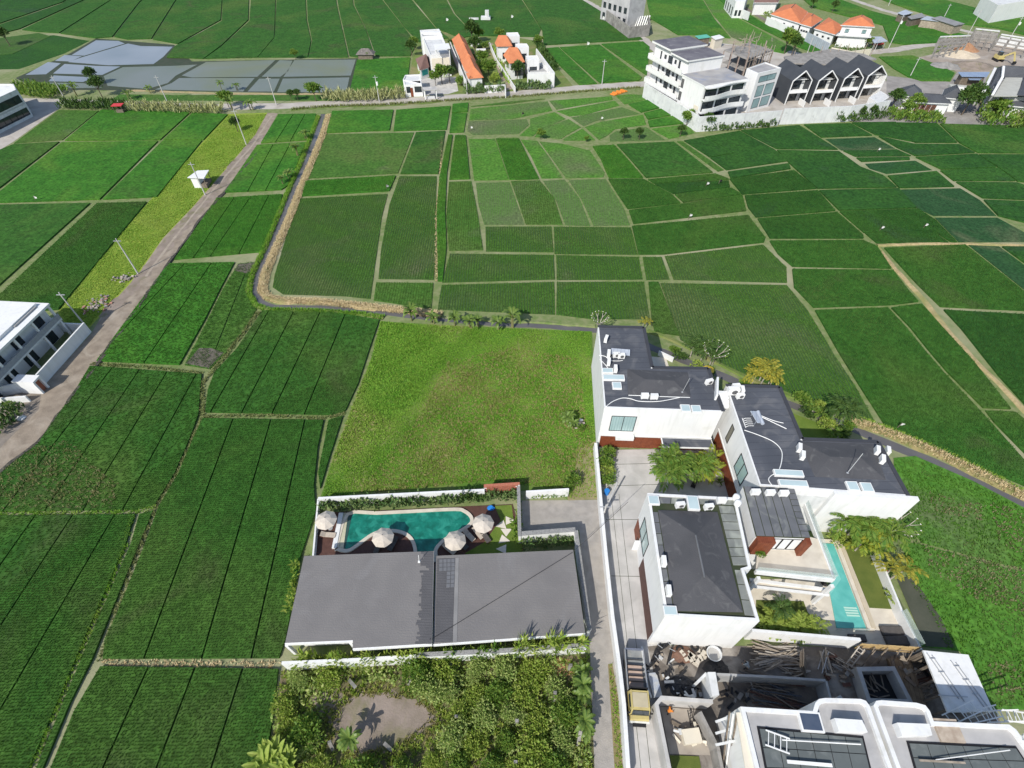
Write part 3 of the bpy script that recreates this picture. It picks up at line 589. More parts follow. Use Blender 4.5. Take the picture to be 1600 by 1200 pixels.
# ---- air conditioners, antennas and the like: one of each kind, then copies
def make_ac():
    t = thing('air_conditioner', 'x', 'air conditioner', (0, 0, 0), 'air conditioner units on the villa roofs')
    c = MB().box((0, 0, .1), (.95, .42, .72)); c.build('case', acw, t)
    f = MB(); k = 14; f.add([(.1 + .26 * cos(2 * pi * i / k), -.222, .46 + .26 * sin(2 * pi * i / k)) for i in range(k)], [list(range(k))]); f.build('fan_grille', fanm, t)
    for x in (-.36, .36): MB().box((x, 0, 0), (.1, .48, .1)).build('foot', steel, t)
    return t
AC0 = make_ac(); ACN = [0]
def ac(p, z, rz, label, sc=1.02):
    q = G(p, z); q.z = z
    if ACN[0] == 0: AC0.location = q; AC0.rotation_euler = (0, 0, rz); AC0.scale = (sc,) * 3; AC0['label'] = label
    else: dup(AC0, q, rz, label, sc)
    ACN[0] += 1
def pole_thing(name, label, cat, a, b, r, m, z, group=None):
    A = G(a, z); zz = above(b, A); B = Vector((A.x, A.y, zz)) if zz < z + 4 else Vector((A.x, A.y, z + 2))
    MB().tube([A, B], r, 6).tube([B + Vector((-.15, 0, -.02)), B + Vector((.15, 0, -.02))], r * .8, 5).build(name, m, None, label, cat, group)

# ---------------------------------------------------------------- villa north
ZR = 8.6
def villa(label, px, z=ZR, roofm=None, para=.18, drop=.04, name='villa', walls=white, zroof=None):
    P = [V2(G(p, z)) for p in px]; t = thing(name, label, 'villa', mean(P))
    MB().prism(P, 0, z - .36).build('wall', walls, t)
    MB().prism(inset(P, .12), z - .355, z - drop).build('roof', roofm or darkroof, t)
    if para: MB().ring(P, para, z - .36, z, 0).build('parapet', walls, t)
    return t, P
vn, PN = villa('white villa with dark L-shaped flat roof, farthest of the villas along the concrete drive', [(934,510),(1006,511.5),(1019,574),(1107,575.5),(1130,643),(944.4,636.5)])
zr = ZR - .04
trim = plain('dark_roof_edge', (.05, .052, .06), .6)
for i in (0, 1, 2, 3): MB().wall(PN[i], PN[i + 1], ZR + .002, ZR + .06, .46).build('roof_edge', trim, vn)
hr = MB(); hip(hr, GP([(980,577),(1075,582),(1079,620),(981,617)], zr), zr + .02, zr + .62); hr.build('raised_roof', darkhip, vn)
A, B = PN[5], PN[4]
winpx(vn, A, B, (956,649.5), (989,673.8), 2, gm=curtain)
L = (B - A).length
wallpiece(vn, A, B, .3, L - .2, .05, 2.75, .03, timber, 'timber_cladding')
wallpiece(vn, A, B, .15, L + .1, 2.75, 3.0, .16, white, 'floor_band')
wallpiece(vn, A, B, 2.2, 4.6, 2.72, 3.3, .8, white, 'window_box')
c = GP([(1033,683),(1112,686),(1117,700),(1036.5,698)], 3.3)
cp = MB().prism(c, 3.0, 3.2).build('canopy', white, vn); MB().prism(inset(c, .12), 3.202, 3.26).build('canopy_felt', darkroof, cp)
for pts, w in (([(1067,636),(1074,643)], 1.2), ([(1083,637),(1091,644)], 1.2), ([(963.5,598),(963.5,610)], 1.2)):
    q = G(((pts[0][0] + pts[1][0]) / 2, (pts[0][1] + pts[1][1]) / 2), zr); roofbox(vn, (q.x, q.y, zr), (w, 1.15, .28), -.03, 'skylight', acw, .22, skyglass)
q = G((958.5,591.5), zr); roofbox(vn, (q.x, q.y, zr), (2.9, .95, .3), -.03, 'skylight', acw, .22, skyglass)
q = G((949,581), zr); roofbox(vn, (q.x, q.y, zr), (1.5, .9, .3), -.03, 'skylight', acw, .22, skyglass)
q = G((969,553), zr); o = MB(); M3 = Matrix.Rotation(-.12, 3, 'Z') @ Matrix.Rotation(radians(14), 3, 'X'); o.box((q.x, q.y, zr + .35), (2.6, 1.0, .08), M=M3)
for dx in (-1, 1): o.beam((q.x + dx, q.y + .3, zr), (q.x + dx, q.y + .3, zr + .5), .05, .05).beam((q.x + dx, q.y - .3, zr), (q.x + dx, q.y - .3, zr + .4), .05, .05)
o.build('solar_water_heater', silver, None, 'tilted solar water heater panel on the farthest villa roof near its left edge', 'solar panel')
ac((946.5,533), zr, 1.2, 'white air conditioner alone near the far left corner of the farthest villa roof')
ac((950.5,556), zr, 1.4, 'white air conditioner left of the tilted solar panel'); ac((950.5,569), zr, 1.4, 'white air conditioner below the tilted solar panel, beside the roof pipes')
ac((961,580), zr, 1.5, 'white air conditioner between two pale skylights on the farthest villa roof')
ac((962.5,558), zr, 0, 'left air conditioner of the two under the tilted solar panel'); ac((970,559.5), zr, 0, 'right air conditioner of the two under the tilted solar panel')
ac((1006.5,622), zr, pi, 'left of two air conditioners along the raised roof of the farthest villa'); ac((1021,623), zr, pi, 'right of two air conditioners along the raised roof of the farthest villa')
def pipe(label, pts, z, r=.05, m=None):
    P = [G(p, z) for p in pts]; Q = []
    for i in range(len(P) - 1):
        a, b, c2, d = P[max(i - 1, 0)], P[i], P[i + 1], P[min(i + 2, len(P) - 1)]
        for k in range(6):
            t = k / 6; Q.append(.5 * ((2 * b) + (c2 - a) * t + (2 * a - 5 * b + 4 * c2 - d) * t * t + (3 * b - a - 3 * c2 + d) * t ** 3))
    Q.append(P[-1]); MB().tube(Q, r, 5).build('roof_pipe', m or acw, None, label, 'pipe', 'pipes lying on the villa roofs')
pipe('long white pipe curving along the front edge of the farthest villa roof', [(947,635),(958,627),(972,622),(985,623),(1000,627),(1030,627),(1062,621)], zr + .06)
pipe('straight white pipe along the raised roof edge of the farthest villa', [(982,617.5),(1010,618.5),(1045,620),(1078,621)], zr + .1)
pipe('white pipes bent around the air conditioner group by the left parapet', [(936,555),(946,557),(953,563),(966,564),(973,563)], zr + .06)
pipe('white pipe running diagonally from the left parapet to the air conditioners', [(937,561),(945,569),(950,575)], zr + .06)
def mast(label, base, h, z, lean=(0, 0)):
    q = G(base, z); MB().tube([q, q + Vector((lean[0], lean[1], h))], .035, 6).box((q.x, q.y, z), (.22, .22, .06)).build('antenna_mast', steel, None, label, 'antenna', 'thin masts on the villa roofs')
mast('thin white mast on the raised roof of the farthest villa', (1066,613), 2.6, zr + .3, (.35, .1))
# linking screen and tank between the first two villas
q = G((1122,612), 8.3)
MB().wall(G((1116,628), 8.2), G((1117,600), 8.2), 6.5, 9.6, .25).build('screen_wall', white, None, 'white upright screen wall standing between the two villa roofs', 'wall')
s = MB()
for k in range(4): s.box((G((1130,632), 8).x, G((1130,632), 8).y + k * .45, 8 - .5 + k * .28), (1.5, .44, .5 + .02 * k), -.1)
s.build('roof_stair', white, None, 'short white stair joining the two villa roofs beside the screen wall', 'stair')
ac((1106.5,600), zr, .3, 'white air conditioner by the right end of the farthest villa roof, near the screen wall')
# ---------------------------------------------------------------- villa east
ve, PE = villa('white two storey villa with dark flat roof and raised block, right of the courtyard', [(1134,602),(1218,604.5),(1253,686),(1372,690),(1419,775),(1187,758),(1143,628)])
for i in (0, 1, 2, 3): MB().wall(PE[i], PE[i + 1], ZR + .002, ZR + .06, .46).build('roof_edge', trim, ve)
hr = MB(); hip(hr, GP([(1249,690),(1365,694),(1384,750),(1273,745)], zr), zr + .02, zr + .6); hr.build('raised_roof', darkhip, ve)
A, B = PE[6], PE[5]; L = (B - A).length
winpx(ve, A, B, (1144.9,662), (1136.2,693.5), 1, gm=mat('brown_glass', (.20,.19,.15), (.15,.145,.12), .15, .5)); winpx(ve, A, B, (1158.7,707.8), (1156.4,760.4), 2, gm=curtain, fw=.1)
wallpiece(ve, A, B, .2, L - .1, .05, 2.8, .03, timber, 'timber_cladding'); wallpiece(ve, A, B, 0, L, 2.8, 3.0, .1, white, 'floor_band')
A2, B2 = PE[5], PE[4]; L2 = (B2 - A2).length
wallpiece(ve, A2, B2, L2 * .5, L2 + 1.0, 0, ZR + .05, .5, white, 'wing_wall')
wallpiece(ve, A2, B2, L2 * .26, L2 * .5, 4.5, 7.2, .04, offwhite, 'recessed_panel')
for p, w in (((1231,741), 3.3), ((1238,757), 3.2)):
    q = G(p, zr); roofbox(ve, (q.x, q.y, zr), (w, .85, .32), -.06, 'skylight', acw, .22, skyglass)
for p in ((1331,761), (1353,763)):
    q = G(p, zr); roofbox(ve, (q.x, q.y, zr), (1.25, 1.2, .28), -.05, 'skylight', acw, .22, skyglass)
q = G((1181,656), zr); o = MB(); M3 = Matrix.Rotation(.15, 3, 'Z') @ Matrix.Rotation(radians(16), 3, 'Y'); o.box((q.x, q.y, zr + .5), (1.1, 1.9, .1), M=M3)
for dx, dy in ((-.4, -.7), (-.4, .7), (.4, -.7), (.4, .7)): o.beam((q.x + dx, q.y + dy, zr), (q.x + dx, q.y + dy, zr + .5 - dx * .3), .05, .05)
o.tube([q + Vector((.4, -1.0, .45)), q + Vector((.4, 1.0, .45))], .22, 8)
o.build('solar_water_heater', silver, None, 'tilted solar water heater with tank on the villa roof right of the courtyard', 'solar panel')
q = G((1169,660), zr); r = MB()
for k in range(5): r.tube([q + Vector((-.6, -.8 + .3 * k, .1)), q + Vector((-.3, -.8 + .3 * k, .35)), q + Vector((.35, -.8 + .3 * k, .35))], .035, 5)
r.tube([q + Vector((-.6, -.9, .1)), q + Vector((-.6, .6, .1))], .045, 5); r.build('pipe_manifold', acw, None, 'white pipe manifold beside the tilted solar heater on the right villa roof', 'pipes')
pipe('long white pipe curving in an S down the right villa roof', [(1163,672),(1186,680),(1208,690),(1220,702),(1222,715),(1217,734),(1204,744),(1201,750),(1206,758)], zr + .06)
pipe('short white pipe lying right of the solar heater', [(1188,649),(1208,657),(1224,661)], zr + .06); pipe('second short white pipe splaying right of the solar heater', [(1189,651),(1210,661),(1229,670)], zr + .06)
ac((1246.5,703), zr, 1.2, 'upper of two white units at the left edge of the raised block'); ac((1251.5,715), zr, 1.2, 'lower of two white units at the left edge of the raised block')
ac((1367.5,707), zr, 1.15, 'upper of two air conditioners near the far right roof corner'); ac((1375.5,721), zr, 1.15, 'lower of two air conditioners near the far right roof corner')
ac((1384,707.5), 6.2, 1.2, 'air conditioner hung outside the right villa wall above the paddy')
mast('thin white mast on the raised roof block of the right villa', (1324,739), 2.6, zr + .35, (.9, .9))
ac((1148,607), zr, .1, 'far unit of the cluster by the roof stair'); ac((1143,616), zr, 0, 'long centre unit of the cluster by the roof stair', 1.5); ac((1158,613), zr, 1.4, 'right unit of the cluster by the roof stair'); ac((1155,622), zr, .1, 'front unit of the cluster by the roof stair')
# ---------------------------------------------------------------- villa south
vs, PS = villa('white two storey villa with grey panelled roof deck and dark hip roof beside the drive', [(1011.5,770.3),(1150,777.5),(1174,888),(1163,891),(1187,970.5),(1039.5,962)], z=8.6, roofm=mud, para=.28, drop=.22)
zd = 8.6 - .22
hr = MB(); hip(hr, GP([(1028,797),(1121,800),(1161,957),(1054,955)], zd + .1), zd + .12, zd + 1.15); hr.build('hip_roof', darkhip, vs)
MB().tube([G((1087,836), zd + 1.15), G((1101,902), zd + 1.15)], .09, 6).build('ridge_cap', deckgrey, vs)
def quadtile(parent, P, nu, nv, z, m, gap=.04, name='roof_panel', h=.05, rows=None):
    a, b, c, d = [V2(p) for p in P]                      # a-b first edge, d-c opposite
    for i in range(nu):
        for j in range(nv):
            f = lambda u, v: a.lerp(b, u).lerp(d.lerp(c, u), v)
            q = inset([f(i / nu, j / nv), f((i + 1) / nu, j / nv), f((i + 1) / nu, (j + 1) / nv), f(i / nu, (j + 1) / nv)], gap)
            MB().prism(q, z, z + h).build(name, m[(i * 3 + j * 5) % len(m)] if isinstance(m, list) else m, parent)
pm = [deckgrey, oldpanel, deckgrey, oldpanel]
quadtile(vs, GP([(1122,790),(1146,791),(1172,884),(1145,884)], zd), 1, 7, zd + .01, oldpanel)
quadtile(vs, GP([(1147,890),(1162,891),(1183,964),(1163,962)], zd), 1, 3, zd + .01, oldpanel)
quadtile(vs, GP([(1029,777),(1147,781),(1147,790),(1028,787)], zd), 6, 1, zd + .012, pm)
quadtile(vs, GP([(1017,800),(1028,800),(1052,950),(1042,950)], zd), 1, 8, zd + .01, deckgrey)
A, B = PS[5], PS[0]; L = (B - A).length
winpx(vs, A, B, (1008,807.7), (1005.2,870.7), 2, gm=curtain, fw=.09)
wallpiece(vs, A, B, .3, L * .62, .05, 2.9, .03, mat('dark_timber', (.10,.045,.035), (.075,.033,.026), .6, 2, stripes=((.05,.022,.018), .22, .1, pi/2)), 'timber_cladding')
wallpiece(vs, A, B, L * .82, L - .1, .05, 2.9, .03, timber, 'timber_cladding'); wallpiece(vs, A, B, L * .79, L * .80, 0, 2.3, .6, white, 'side_wall')
for p, w, dd in (((1020.5,783.5), 1.2, 1.1), ((1046,956), 1.3, .9)):
    q = G(p, zd); roofbox(vs, (q.x, q.y, zd + .07), (w, dd, .3), -.03, 'skylight', acw, .2, skyglass)
q = G((1081.5,788.5), zd); roofbox(vs, (q.x, q.y, zd + .07), (1.25, 1.7, .4), -.06, 'skylight', acw, .2, skyglass)
ac((1061,792), zd + .07, .1, 'white unit left of the glass skylight at the back of the hip roof'); ac((1105.5,795), zd + .07, .1, 'white unit right of the glass skylight at the back of the hip roof')
ac((1035.5,880), zd + .07, 1.5, 'upper of two white units on the left roof deck of the hip-roofed villa'); ac((1043,926), zd + .07, 1.5, 'lower of two white units on the left roof deck of the hip-roofed villa')
ac((1125.5,785), zd + .07, pi, 'low white unit at the back right of the hip-roofed villa deck')
for k, p in enumerate(((1149,779), (1151.5,788))):
    q = G(p, 8.7); mb = MB(); prof = [(.0, 0), (.34, 0), (.36, .1), (.36, .62), (.28, .74), (.1, .8)]
    n = 12; vsx = [(q.x + r_ * cos(2 * pi * j / n), q.y + r_ * sin(2 * pi * j / n), 8.6 + zz) for r_, zz in prof for j in range(n)]
    mb.add(vsx, [[i * n + j, i * n + (j + 1) % n, (i + 1) * n + (j + 1) % n, (i + 1) * n + j] for i in range(5) for j in range(n)] + [[5 * n + j for j in range(n)]])
    mb.build('water_tank', acw, None, ('far' if k == 0 else 'near') + ' white round tank on the parapet corner between hip roof and striped roof', 'water tank', smooth=True)
# ---------------------------------------------------------------- middle wing with striped roof and terrace
zw = 8.4; pw = [(1162,759),(1241.5,762),(1267,840),(1182,837)]
PW = [V2(G(p, zw)) for p in pw]; vm = thing('villa_wing', 'narrow villa wing with striped grey roof and three shuttered windows above a terrace', 'villa wing', mean(PW))
MB().prism(PW, 0, zw - .3).build('wall', white, vm); MB().prism(inset(PW, .02), zw - .298, zw - .1).build('roof', mud, vm)
quadtile(vm, [PW[0], PW[0].lerp(PW[1], .84), PW[3].lerp(PW[2], .84), PW[3]], 5, 1, zw - .098, deckgrey, .045, h=.07)
quadtile(vm, [PW[0].lerp(PW[1], .84), PW[1], PW[2], PW[3].lerp(PW[2], .84)], 1, 8, zw - .096, deckgrey, .04, h=.06)
A, B = PW[3], PW[2]; L = (B - A).length; d = (B - A).normalized(); nn = camside(A, B)
for u0, u1 in ((.1, 1.9), (L - .55, L - .05)): wallpiece(vm, A, B, u0, u1, 5.4, zw - .12, .7, timber, 'timber_fin')
for k in range(3):
    w = (L - 2.5) / 3; window(vm, A, B, 1.95 + k * w, 1.95 + (k + 1) * w - .05, 5.5, 7.9, 1, gm=white, fw=.06, name='shutter_window')
for k, p in enumerate(((1178,772), (1201,773), (1222,774))): ac(p, zw - .02, pi, ('left', 'middle', 'right')[k] + ' of three white units in a row on the striped roof')
zt = 5.3; T = GP([(1183,850),(1262,850),(1262,786),(1257,786),(1303,905),(1181,892)], zt)
T = GP([(1185,840),(1262,838),(1278,842),(1303,905),(1181,892)], zt)
tr = thing('terrace', 'pale stone first floor terrace with glass rail above the turquoise pool', 'terrace', mean(T))
MB().prism(T, zt - .3, zt, 0, bottom=True).build('slab', stone, tr)
ts = MB(); ts.wall(T[3], T[4], zt - .55, zt + .12, .3); ts.wall(G((1258,786), zt), T[3], zt - .55, zt + .12, .28); ts.build('edge_beam', white, tr)
MB().wall(T[3], T[4], zt + .12, zt + 1.0, .03).build('glass_rail', railglass, tr); MB().wall(G((1258,788), zt), T[3], zt + .12, zt + 1.0, .03).build('glass_rail', railglass, tr)
for u in (.03, .97):
    p = Vector(T[3]).lerp(Vector(T[4]), u); MB().box((p.x, p.y - .6, 0), (.35, .35, zt - .32)).build('column', white, tr)
LB = GP([(1172,905),(1296,921),(1296,929),(1174,915)], 3.0)
lb = thing('pergola', 'white low pergola beams under the terrace edge, facing the patio', 'pergola', mean(LB))
mb = MB(); mb.wall(LB[0], LB[1], 2.75, 3.0, .3); mb.wall(LB[3], LB[2], 2.7, 2.95, .25); mb.build('beam', white, lb)
mb = MB().prism([LB[0], LB[1], LB[2], LB[3]], 2.72, 2.76); mb.build('stone_slab', stone, lb)
for p in (LB[1], LB[0].lerp(LB[1], .5)): MB().box((p.x, p.y, 0), (.25, .25, 2.69)).build('column', white, lb)
# ---------------------------------------------------------------- patio, turquoise pool and garden
MB().prism(GP([(1170,905),(1290,905),(1278,846),(1318,846),(1359,950),(1409,953),(1438,1016),(1180,1000)]), .003, .05).build('patio', stone, kind='structure')
lw = GP([(1316,847),(1369,856),(1408,953),(1358,950)]); MB().prism(lw, .05, .12).build('lawn', lawn, kind='structure')
MB().prism(GP([(1181,938),(1255,940),(1275,993),(1180,986)]), .05, .11).build('lawn', lawn, kind='structure')
pool = thing('swimming_pool', 'turquoise rectangular swimming pool with pale steps beside the lawn', 'swimming pool', G((1320,915)))
PL = GP([(1281,849),(1302,850.5),(1353,983),(1306,982)]); PLi = inset(PL, .02)
MB().prism(PLi, .052, .16).build('water', poolt, pool)
q = GP([(1281,850),(1291,850.5),(1314,905),(1297,930)], .17); MB().poly(q, .163).build('shallow_shelf', poolt2, pool)
for k in range(4): MB().prism(GP([(1318 + k * 1.5, 948 + k * 4), (1338 + k * 1.5, 949 + k * 4), (1339.5 + k * 1.5, 951.5 + k * 4), (1319.5 + k * 1.5, 950.5 + k * 4)], .2), .1, .19 + .005 * k).build('step', mat('pool_step', (.42,.62,.53), (.40,.60,.5), .4, 1), pool)
rm = MB(); rm.wall(G((1307,848)), G((1360,986)), .05, .32, .7); rm.wall(G((1281,846)), G((1308,847.5)), .05, .3, .4); rm.build('rim', stone, pool)
MB().wall(G((1311,848)), G((1363,983)), .05, .42, .45).build('rim', mat('rim_stone', (.50,.43,.32), (.44,.38,.28), .9, 1), pool)
MB().wall(G((1305,985)), G((1356,986)), .05, .5, .06).build('glass_rail', railglass, pool)
mats_ = MB()
def soft(name, label, cat, px, z0, z1, m, group=None):
    P = GP(px, z1); mb = MB().prism(P, z0, z1 - .05, 0); v = inset(P, .08); mb.prism(v, z1 - .05, z1, 0); return mb.build(name, m, None, label, cat, group)
soft('lounge_mat', 'dark grey lounge mat farther from the pool corner wall, on the pale patio', 'lounge mat', [(1375,977),(1412,978),(1416,991),(1381,992)], .05, .4, cush, 'dark lounge mats on the patio')
soft('lounge_mat', 'dark grey lounge mat nearest the corner of the white garden wall', 'lounge mat', [(1382,993.5),(1418,993),(1424,1008),(1388,1008)], .05, .4, cush, 'dark lounge mats on the patio')
soft('sun_bed', 'low grey sun bed in the shade at the end of the turquoise pool', 'sun bed', [(1326,990),(1352,991),(1356,1002),(1330,1001)], .05, .45, cush)
def gwall(label, pts, z0, z1, t, m, name='garden_wall', cap=None, cat='wall', zpx=None):
    P = [V2(G(p, z1 if zpx is None else zpx)) for p in pts]; th_ = thing(name, label, cat, (P[0].x, P[0].y, 0)) if cap else None; mb = MB()
    mb.path(P, z0, z1, t)
    if not cap: return mb.build(name, m, None, label, cat)
    mb.build('wall', m, th_); cm = MB().path(P, z1 + .002, z1 + .09, t + .12)
    cm.build('coping', cap, th_); return th_
gwall('thin white garden wall between the lawn and the paddy on the right', [(1368,853),(1409,953),(1440,1015)], 0, 1.5, .22, white)
gwall('white boundary wall between the villa gardens and the building site', [(1175,984.5),(1345,999)], 0, 2.6, .3, white)
MB().wall(G((1409,956), 1.5), G((1437,1010), 1.5), 1.5, 2.5, .04).build('glass_screen', railglass, None, 'clear glass screen standing on the thin white wall right of the lounge mats', 'glass screen')
bf = thing('bamboo_fence', 'yellow bamboo screen leaning on the site wall below the pool patio', 'fence', G((1390,1015)))
FA, FB = G((1340,1010), 1.4), G((1432,1016), 1.4); e = (FB - FA); nf = 14
for i in range(nf):
    a = V2(FA + e * (i / nf)); b = V2(FA + e * ((i + .94) / nf)); MB().wall(a, b, .6, 2.35 + random.uniform(-.06, .06), .06).build('bamboo_panel', bamboo, bf)
mb = MB(); mb.beam(Vector((FA.x, FA.y - .08, 1.2)), Vector((FB.x, FB.y - .08, 1.2)), .07, .07)
for i in range(5): p = FA + e * (i / 4.6 + .03); mb.beam((p.x - .5, p.y - 1.1, .05), (p.x, p.y - .1, 1.9), .08, .08)
mb.build('prop', plank_d, bf)
# ---------------------------------------------------------------- drive wall, gate pole
gwall('long low white wall between the paved lane and the concrete drive', [(931,692),(939.5,788),(947,867),(957,961),(969,1048),(975,1100),(983,1220)], 0, 1.6, .38, white)
gwall('thin grey wall on the site side of the concrete drive beside the truck', [(1003,1010),(1012,1075),(1018,1090)], 0, 1.1, .18, offwhite)
# ---------------------------------------------------------------- pool villa with the grey shingle roofs
pv = thing('pool_villa', 'low villa with two large grey shingle roofs beside the curved green pool', 'villa', G((680,950)))
z1, z2 = 3.7, 3.35
RL = GP([(475,868.7),(678,861),(675,1005.5),(551,1013),(551.5,1000.5),(445.5,1004.7)], z1)
RR = GP([(681,868.5),(895.6,859),(914.5,989),(676.5,1006.5)], z2)
MB().prism(RL, z1 - .22, z1, 1, 0, bottom=True).build('roof', [shingle, white], pv); MB().prism(RR, z2 - .22, z2, 1, 0, bottom=True).build('roof', [shingle, white], pv)
MB().prism(inset(RL, .7), 0, z1 - .23).build('wall', white, pv); MB().prism(inset(RR, .7), 0, z2 - .23).build('wall', white, pv)
js = MB(); y = 862
while y < 1003:                                          # rows of newer shingles with a ragged edge
    x0 = 661 - (y - 862) * .065 + random.uniform(-4, 4) + (9 if 883 < y < 890 else 0); js.prism(GP([(x0, y), (676.5 - (y - 862) * .017, y), (676.5 - (y - 862) * .017, y + 3.6), (x0, y + 3.6)], z1), z1 + .002, z1 + .03); y += 3.7
js.build('new_shingles', shingle2, pv)
MB().prism(GP([(683,873),(711,872),(707,1003),(680,1004)], z2), z2 + .002, z2 + .025).build('dark_shingles', shingle2, pv)
MB().prism(GP([(711.5,872),(717,872),(714,1003),(707.5,1003)], z2), z2 + .002, z2 + .03).build('roof_seam', mat('worn_shingle', (.23,.225,.22), (.19,.187,.184), .9, 1), pv)
quadtile(pv, GP([(686,874),(711,873),(711,892),(686,893)], z2), 4, 3, z2 + .03, mat('glass_tile', (.15,.152,.16), (.13,.134,.142), .5, 2), .03, 'glass_tile', .03)
quadtile(pv, GP([(698,893),(711,892),(710,918),(697,919)], z2), 2, 4, z2 + .03, MATS['glass_tile'], .03, 'glass_tile', .03)
fl = MB(); fl.wall(G((445,1005.5), z1), G((551,1001.5), z1), z1 - .5, z1 - .03, .12); fl.wall(G((551,1014), z1), G((675,1006.5), z1), z1 - .5, z1 - .03, .12); fl.wall(G((677,1007.5), z2), G((914.5,990), z2), z2 - .4, z2 - .03, .12); fl.build('fascia', white, pv)
for p in ((449,1008), (549,1004)): q = G(p, 3.0); MB().box((q.x, q.y, 0), (.3, .3, 3.2)).build('column', white, pv)
A = G((655,878), z1); MB().tube([A, A + Vector((.1, .1, 1.5))], .04, 5).box((A.x, A.y, z1), (.25, .25, .1)).build('vent_pipe', acw, None, 'thin white vent pipe on the ragged edge of the left shingle roof', 'pipe')
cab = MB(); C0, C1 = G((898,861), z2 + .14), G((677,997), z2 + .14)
cab.tube([C0 + Vector((6, 4, 4)), C0 + Vector((2.2, 1.5, 1.4)), C0.lerp(C1, .02), C0.lerp(C1, .5) - Vector((0, 0, .05)), C1, C1 + Vector((-.3, -.2, .35))], .026, 5); cab.build('black_tube', black, None, 'thin black tube crossing the right shingle roof diagonally', 'black_tube')  # thin black tube run diagonally just above the right roof
# deck, pool, garden
def P1(pts): return [(420 + x / 3.53, 720 + y / 3.53) for x, y in pts]
MB().prism(GP(P1([(268,290),(1240,245),(1345,240),(1410,500),(1420,600),(240,600)])), .004, .06).build('garden_floor', mat('dark_deck', (.11, .055, .042), (.085, .042, .032), .6, 2, stripes=((.05, .024, .018), .16, .16, 0)), kind='structure')
MB().prism(GP(P1([(1245,250),(1340,245),(1350,330),(1400,480),(1400,560),(1080,560),(1085,510),(1190,450),(1240,380),(1280,330)])), .061, .085).build('lawn', mat('bright_lawn', (.10,.16,.022), (.13,.185,.03), .95, .8, bump=.4, bscale=8), kind='structure')
cp_ = thing('swimming_pool', 'curved emerald green swimming pool with white rim beside the shingle roofs', 'swimming pool', G((610,830)))
pts = P1([(432,292),(600,284),(800,274),(1030,263),(1085,275),(1122,305),(1130,340),(1112,365),(1085,385),(1040,410),(985,440),(950,470),(930,500),(925,560),(805,560),(800,500),(785,450),(755,418),(710,402),(660,398),(610,405),(570,422),(530,450),(490,480),(455,503),(420,510),(380,500),(368,480)])
def smooth(P, n=4, closed=True):
    Q = []; k = len(P)
    for i in range(k):
        a, b, c, d = P[i - 1], P[i], P[(i + 1) % k], P[(i + 2) % k]
        for j in range(n):
            t = j / n; Q.append(.5 * ((2 * b) + (c - a) * t + (2 * a - 5 * b + 4 * c - d) * t * t + (3 * b - a - 3 * c + d) * t ** 3))
    return Q
PP = [V2(v) for v in GP(pts)]; PP = smooth(PP, 3)
MB().prism(inset(PP, .1), .062, .13).build('water', poolw, cp_)
MB().ring(PP, .42, .06, .26).build('rim', stone, cp_)
MB().prism(GP(P1([(398,292),(440,290),(412,500),(372,490)])), .14, .2).build('shelf', mat('pool_shelf', (.50,.47,.34), (.42,.42,.3), .5, 2), cp_)
MB().prism(GP(P1([(440,290),(462,289),(436,420),(420,498),(412,500)])), .135, .16).build('deep_edge', mat('pool_edge_tile', (.04,.09,.08), (.03,.07,.065), .3, 2), cp_)
MB().wall(G((534,803)), G((523,858)), .06, .34, .55).build('rim', white, cp_)
for p in [(1325,330,0), (1285,355,1), (1310,390,2), (1295,435,3), (1290,487,4)]:
    q = G(P1([p[:2]])[0], .09); a = p[2] * 1.3; MB().prism([(q.x + .82 * cos(a + i * 2.1), q.y + .68 * sin(a + i * 2.1)) for i in range(3)], .086, .14).build('stepping_stone', stepst, None, 'pale stepping stone on the strip of lawn, number ' + ('one' if 0 else '') if False else ('farthest', 'second farthest', 'middle', 'second nearest', 'nearest')[p[2]] + ' pale stepping stone on the lawn right of the umbrellas', 'stepping stone', 'stepping stones on the pool lawn')
gwall('white compound wall behind the pool hedge', [(497,778),(757,765)], 0, 1.9, .25, white)
gwall('white compound wall on the paddy side of the pool deck', [(497,779),(489,868)], 0, .9, .2, white, zpx=.9)
bw = thing('brick_wall', 'short red brick wall at the corner between pool garden and parking bay', 'wall', G((784,766)))
BA, BB = G((756,759), 2.3), G((812,755.5), 2.3); e = (BB - BA); L = e.length; e /= L
MB().wall(V2(BA), V2(BB), 0, 2.2, .22).build('core', white, bw)
for r in range(9):
    for i in range(int(L / .62)):
        u = i * .62 + (.31 if r % 2 else 0)
        if u + .58 < L: MB().wall(V2(BA + e * (u + .02)), V2(BA + e * (u + .6)), .05 + r * .245, .05 + r * .245 + .22, .3 + random.uniform(0, .03)).build('brick', brick_m, bw)
MB().wall(V2(BA), V2(BB), 2.27, 2.36, .36).build('coping', mat('brick_coping', (.42,.16,.10), (.33,.11,.07), .9, 5), bw)
gwall('grey topped wall between the pool garden and the parking bay', [(810,757),(812,838)], 0, 1.9, .3, white, cap=stonecap)
gwall('grey topped wall in front of the parking bay, with hedge behind', [(814,834),(899,827.5)], 0, 1.9, .42, white, cap=stonecap)
gwall('grey topped compound wall along the paved lane', [(900,829),(907,880),(914,930),(921,985)], 0, 2.0, .34, white, cap=stonecap)
gwall('short white wall along the meadow behind the parking bay', [(822,768),(889,764)], 0, 1.7, .25, white)
gwall('white front wall below the shingle roofs, left part', [(440,1035.5),(560,1030),(650,1024.5)], 0, 2.4, .25, white)
gwall('grey topped front wall below the shingle roofs, right part', [(652,1023.5),(800,1016),(917,1008)], 0, 2.35, .3, white, cap=stonecap)
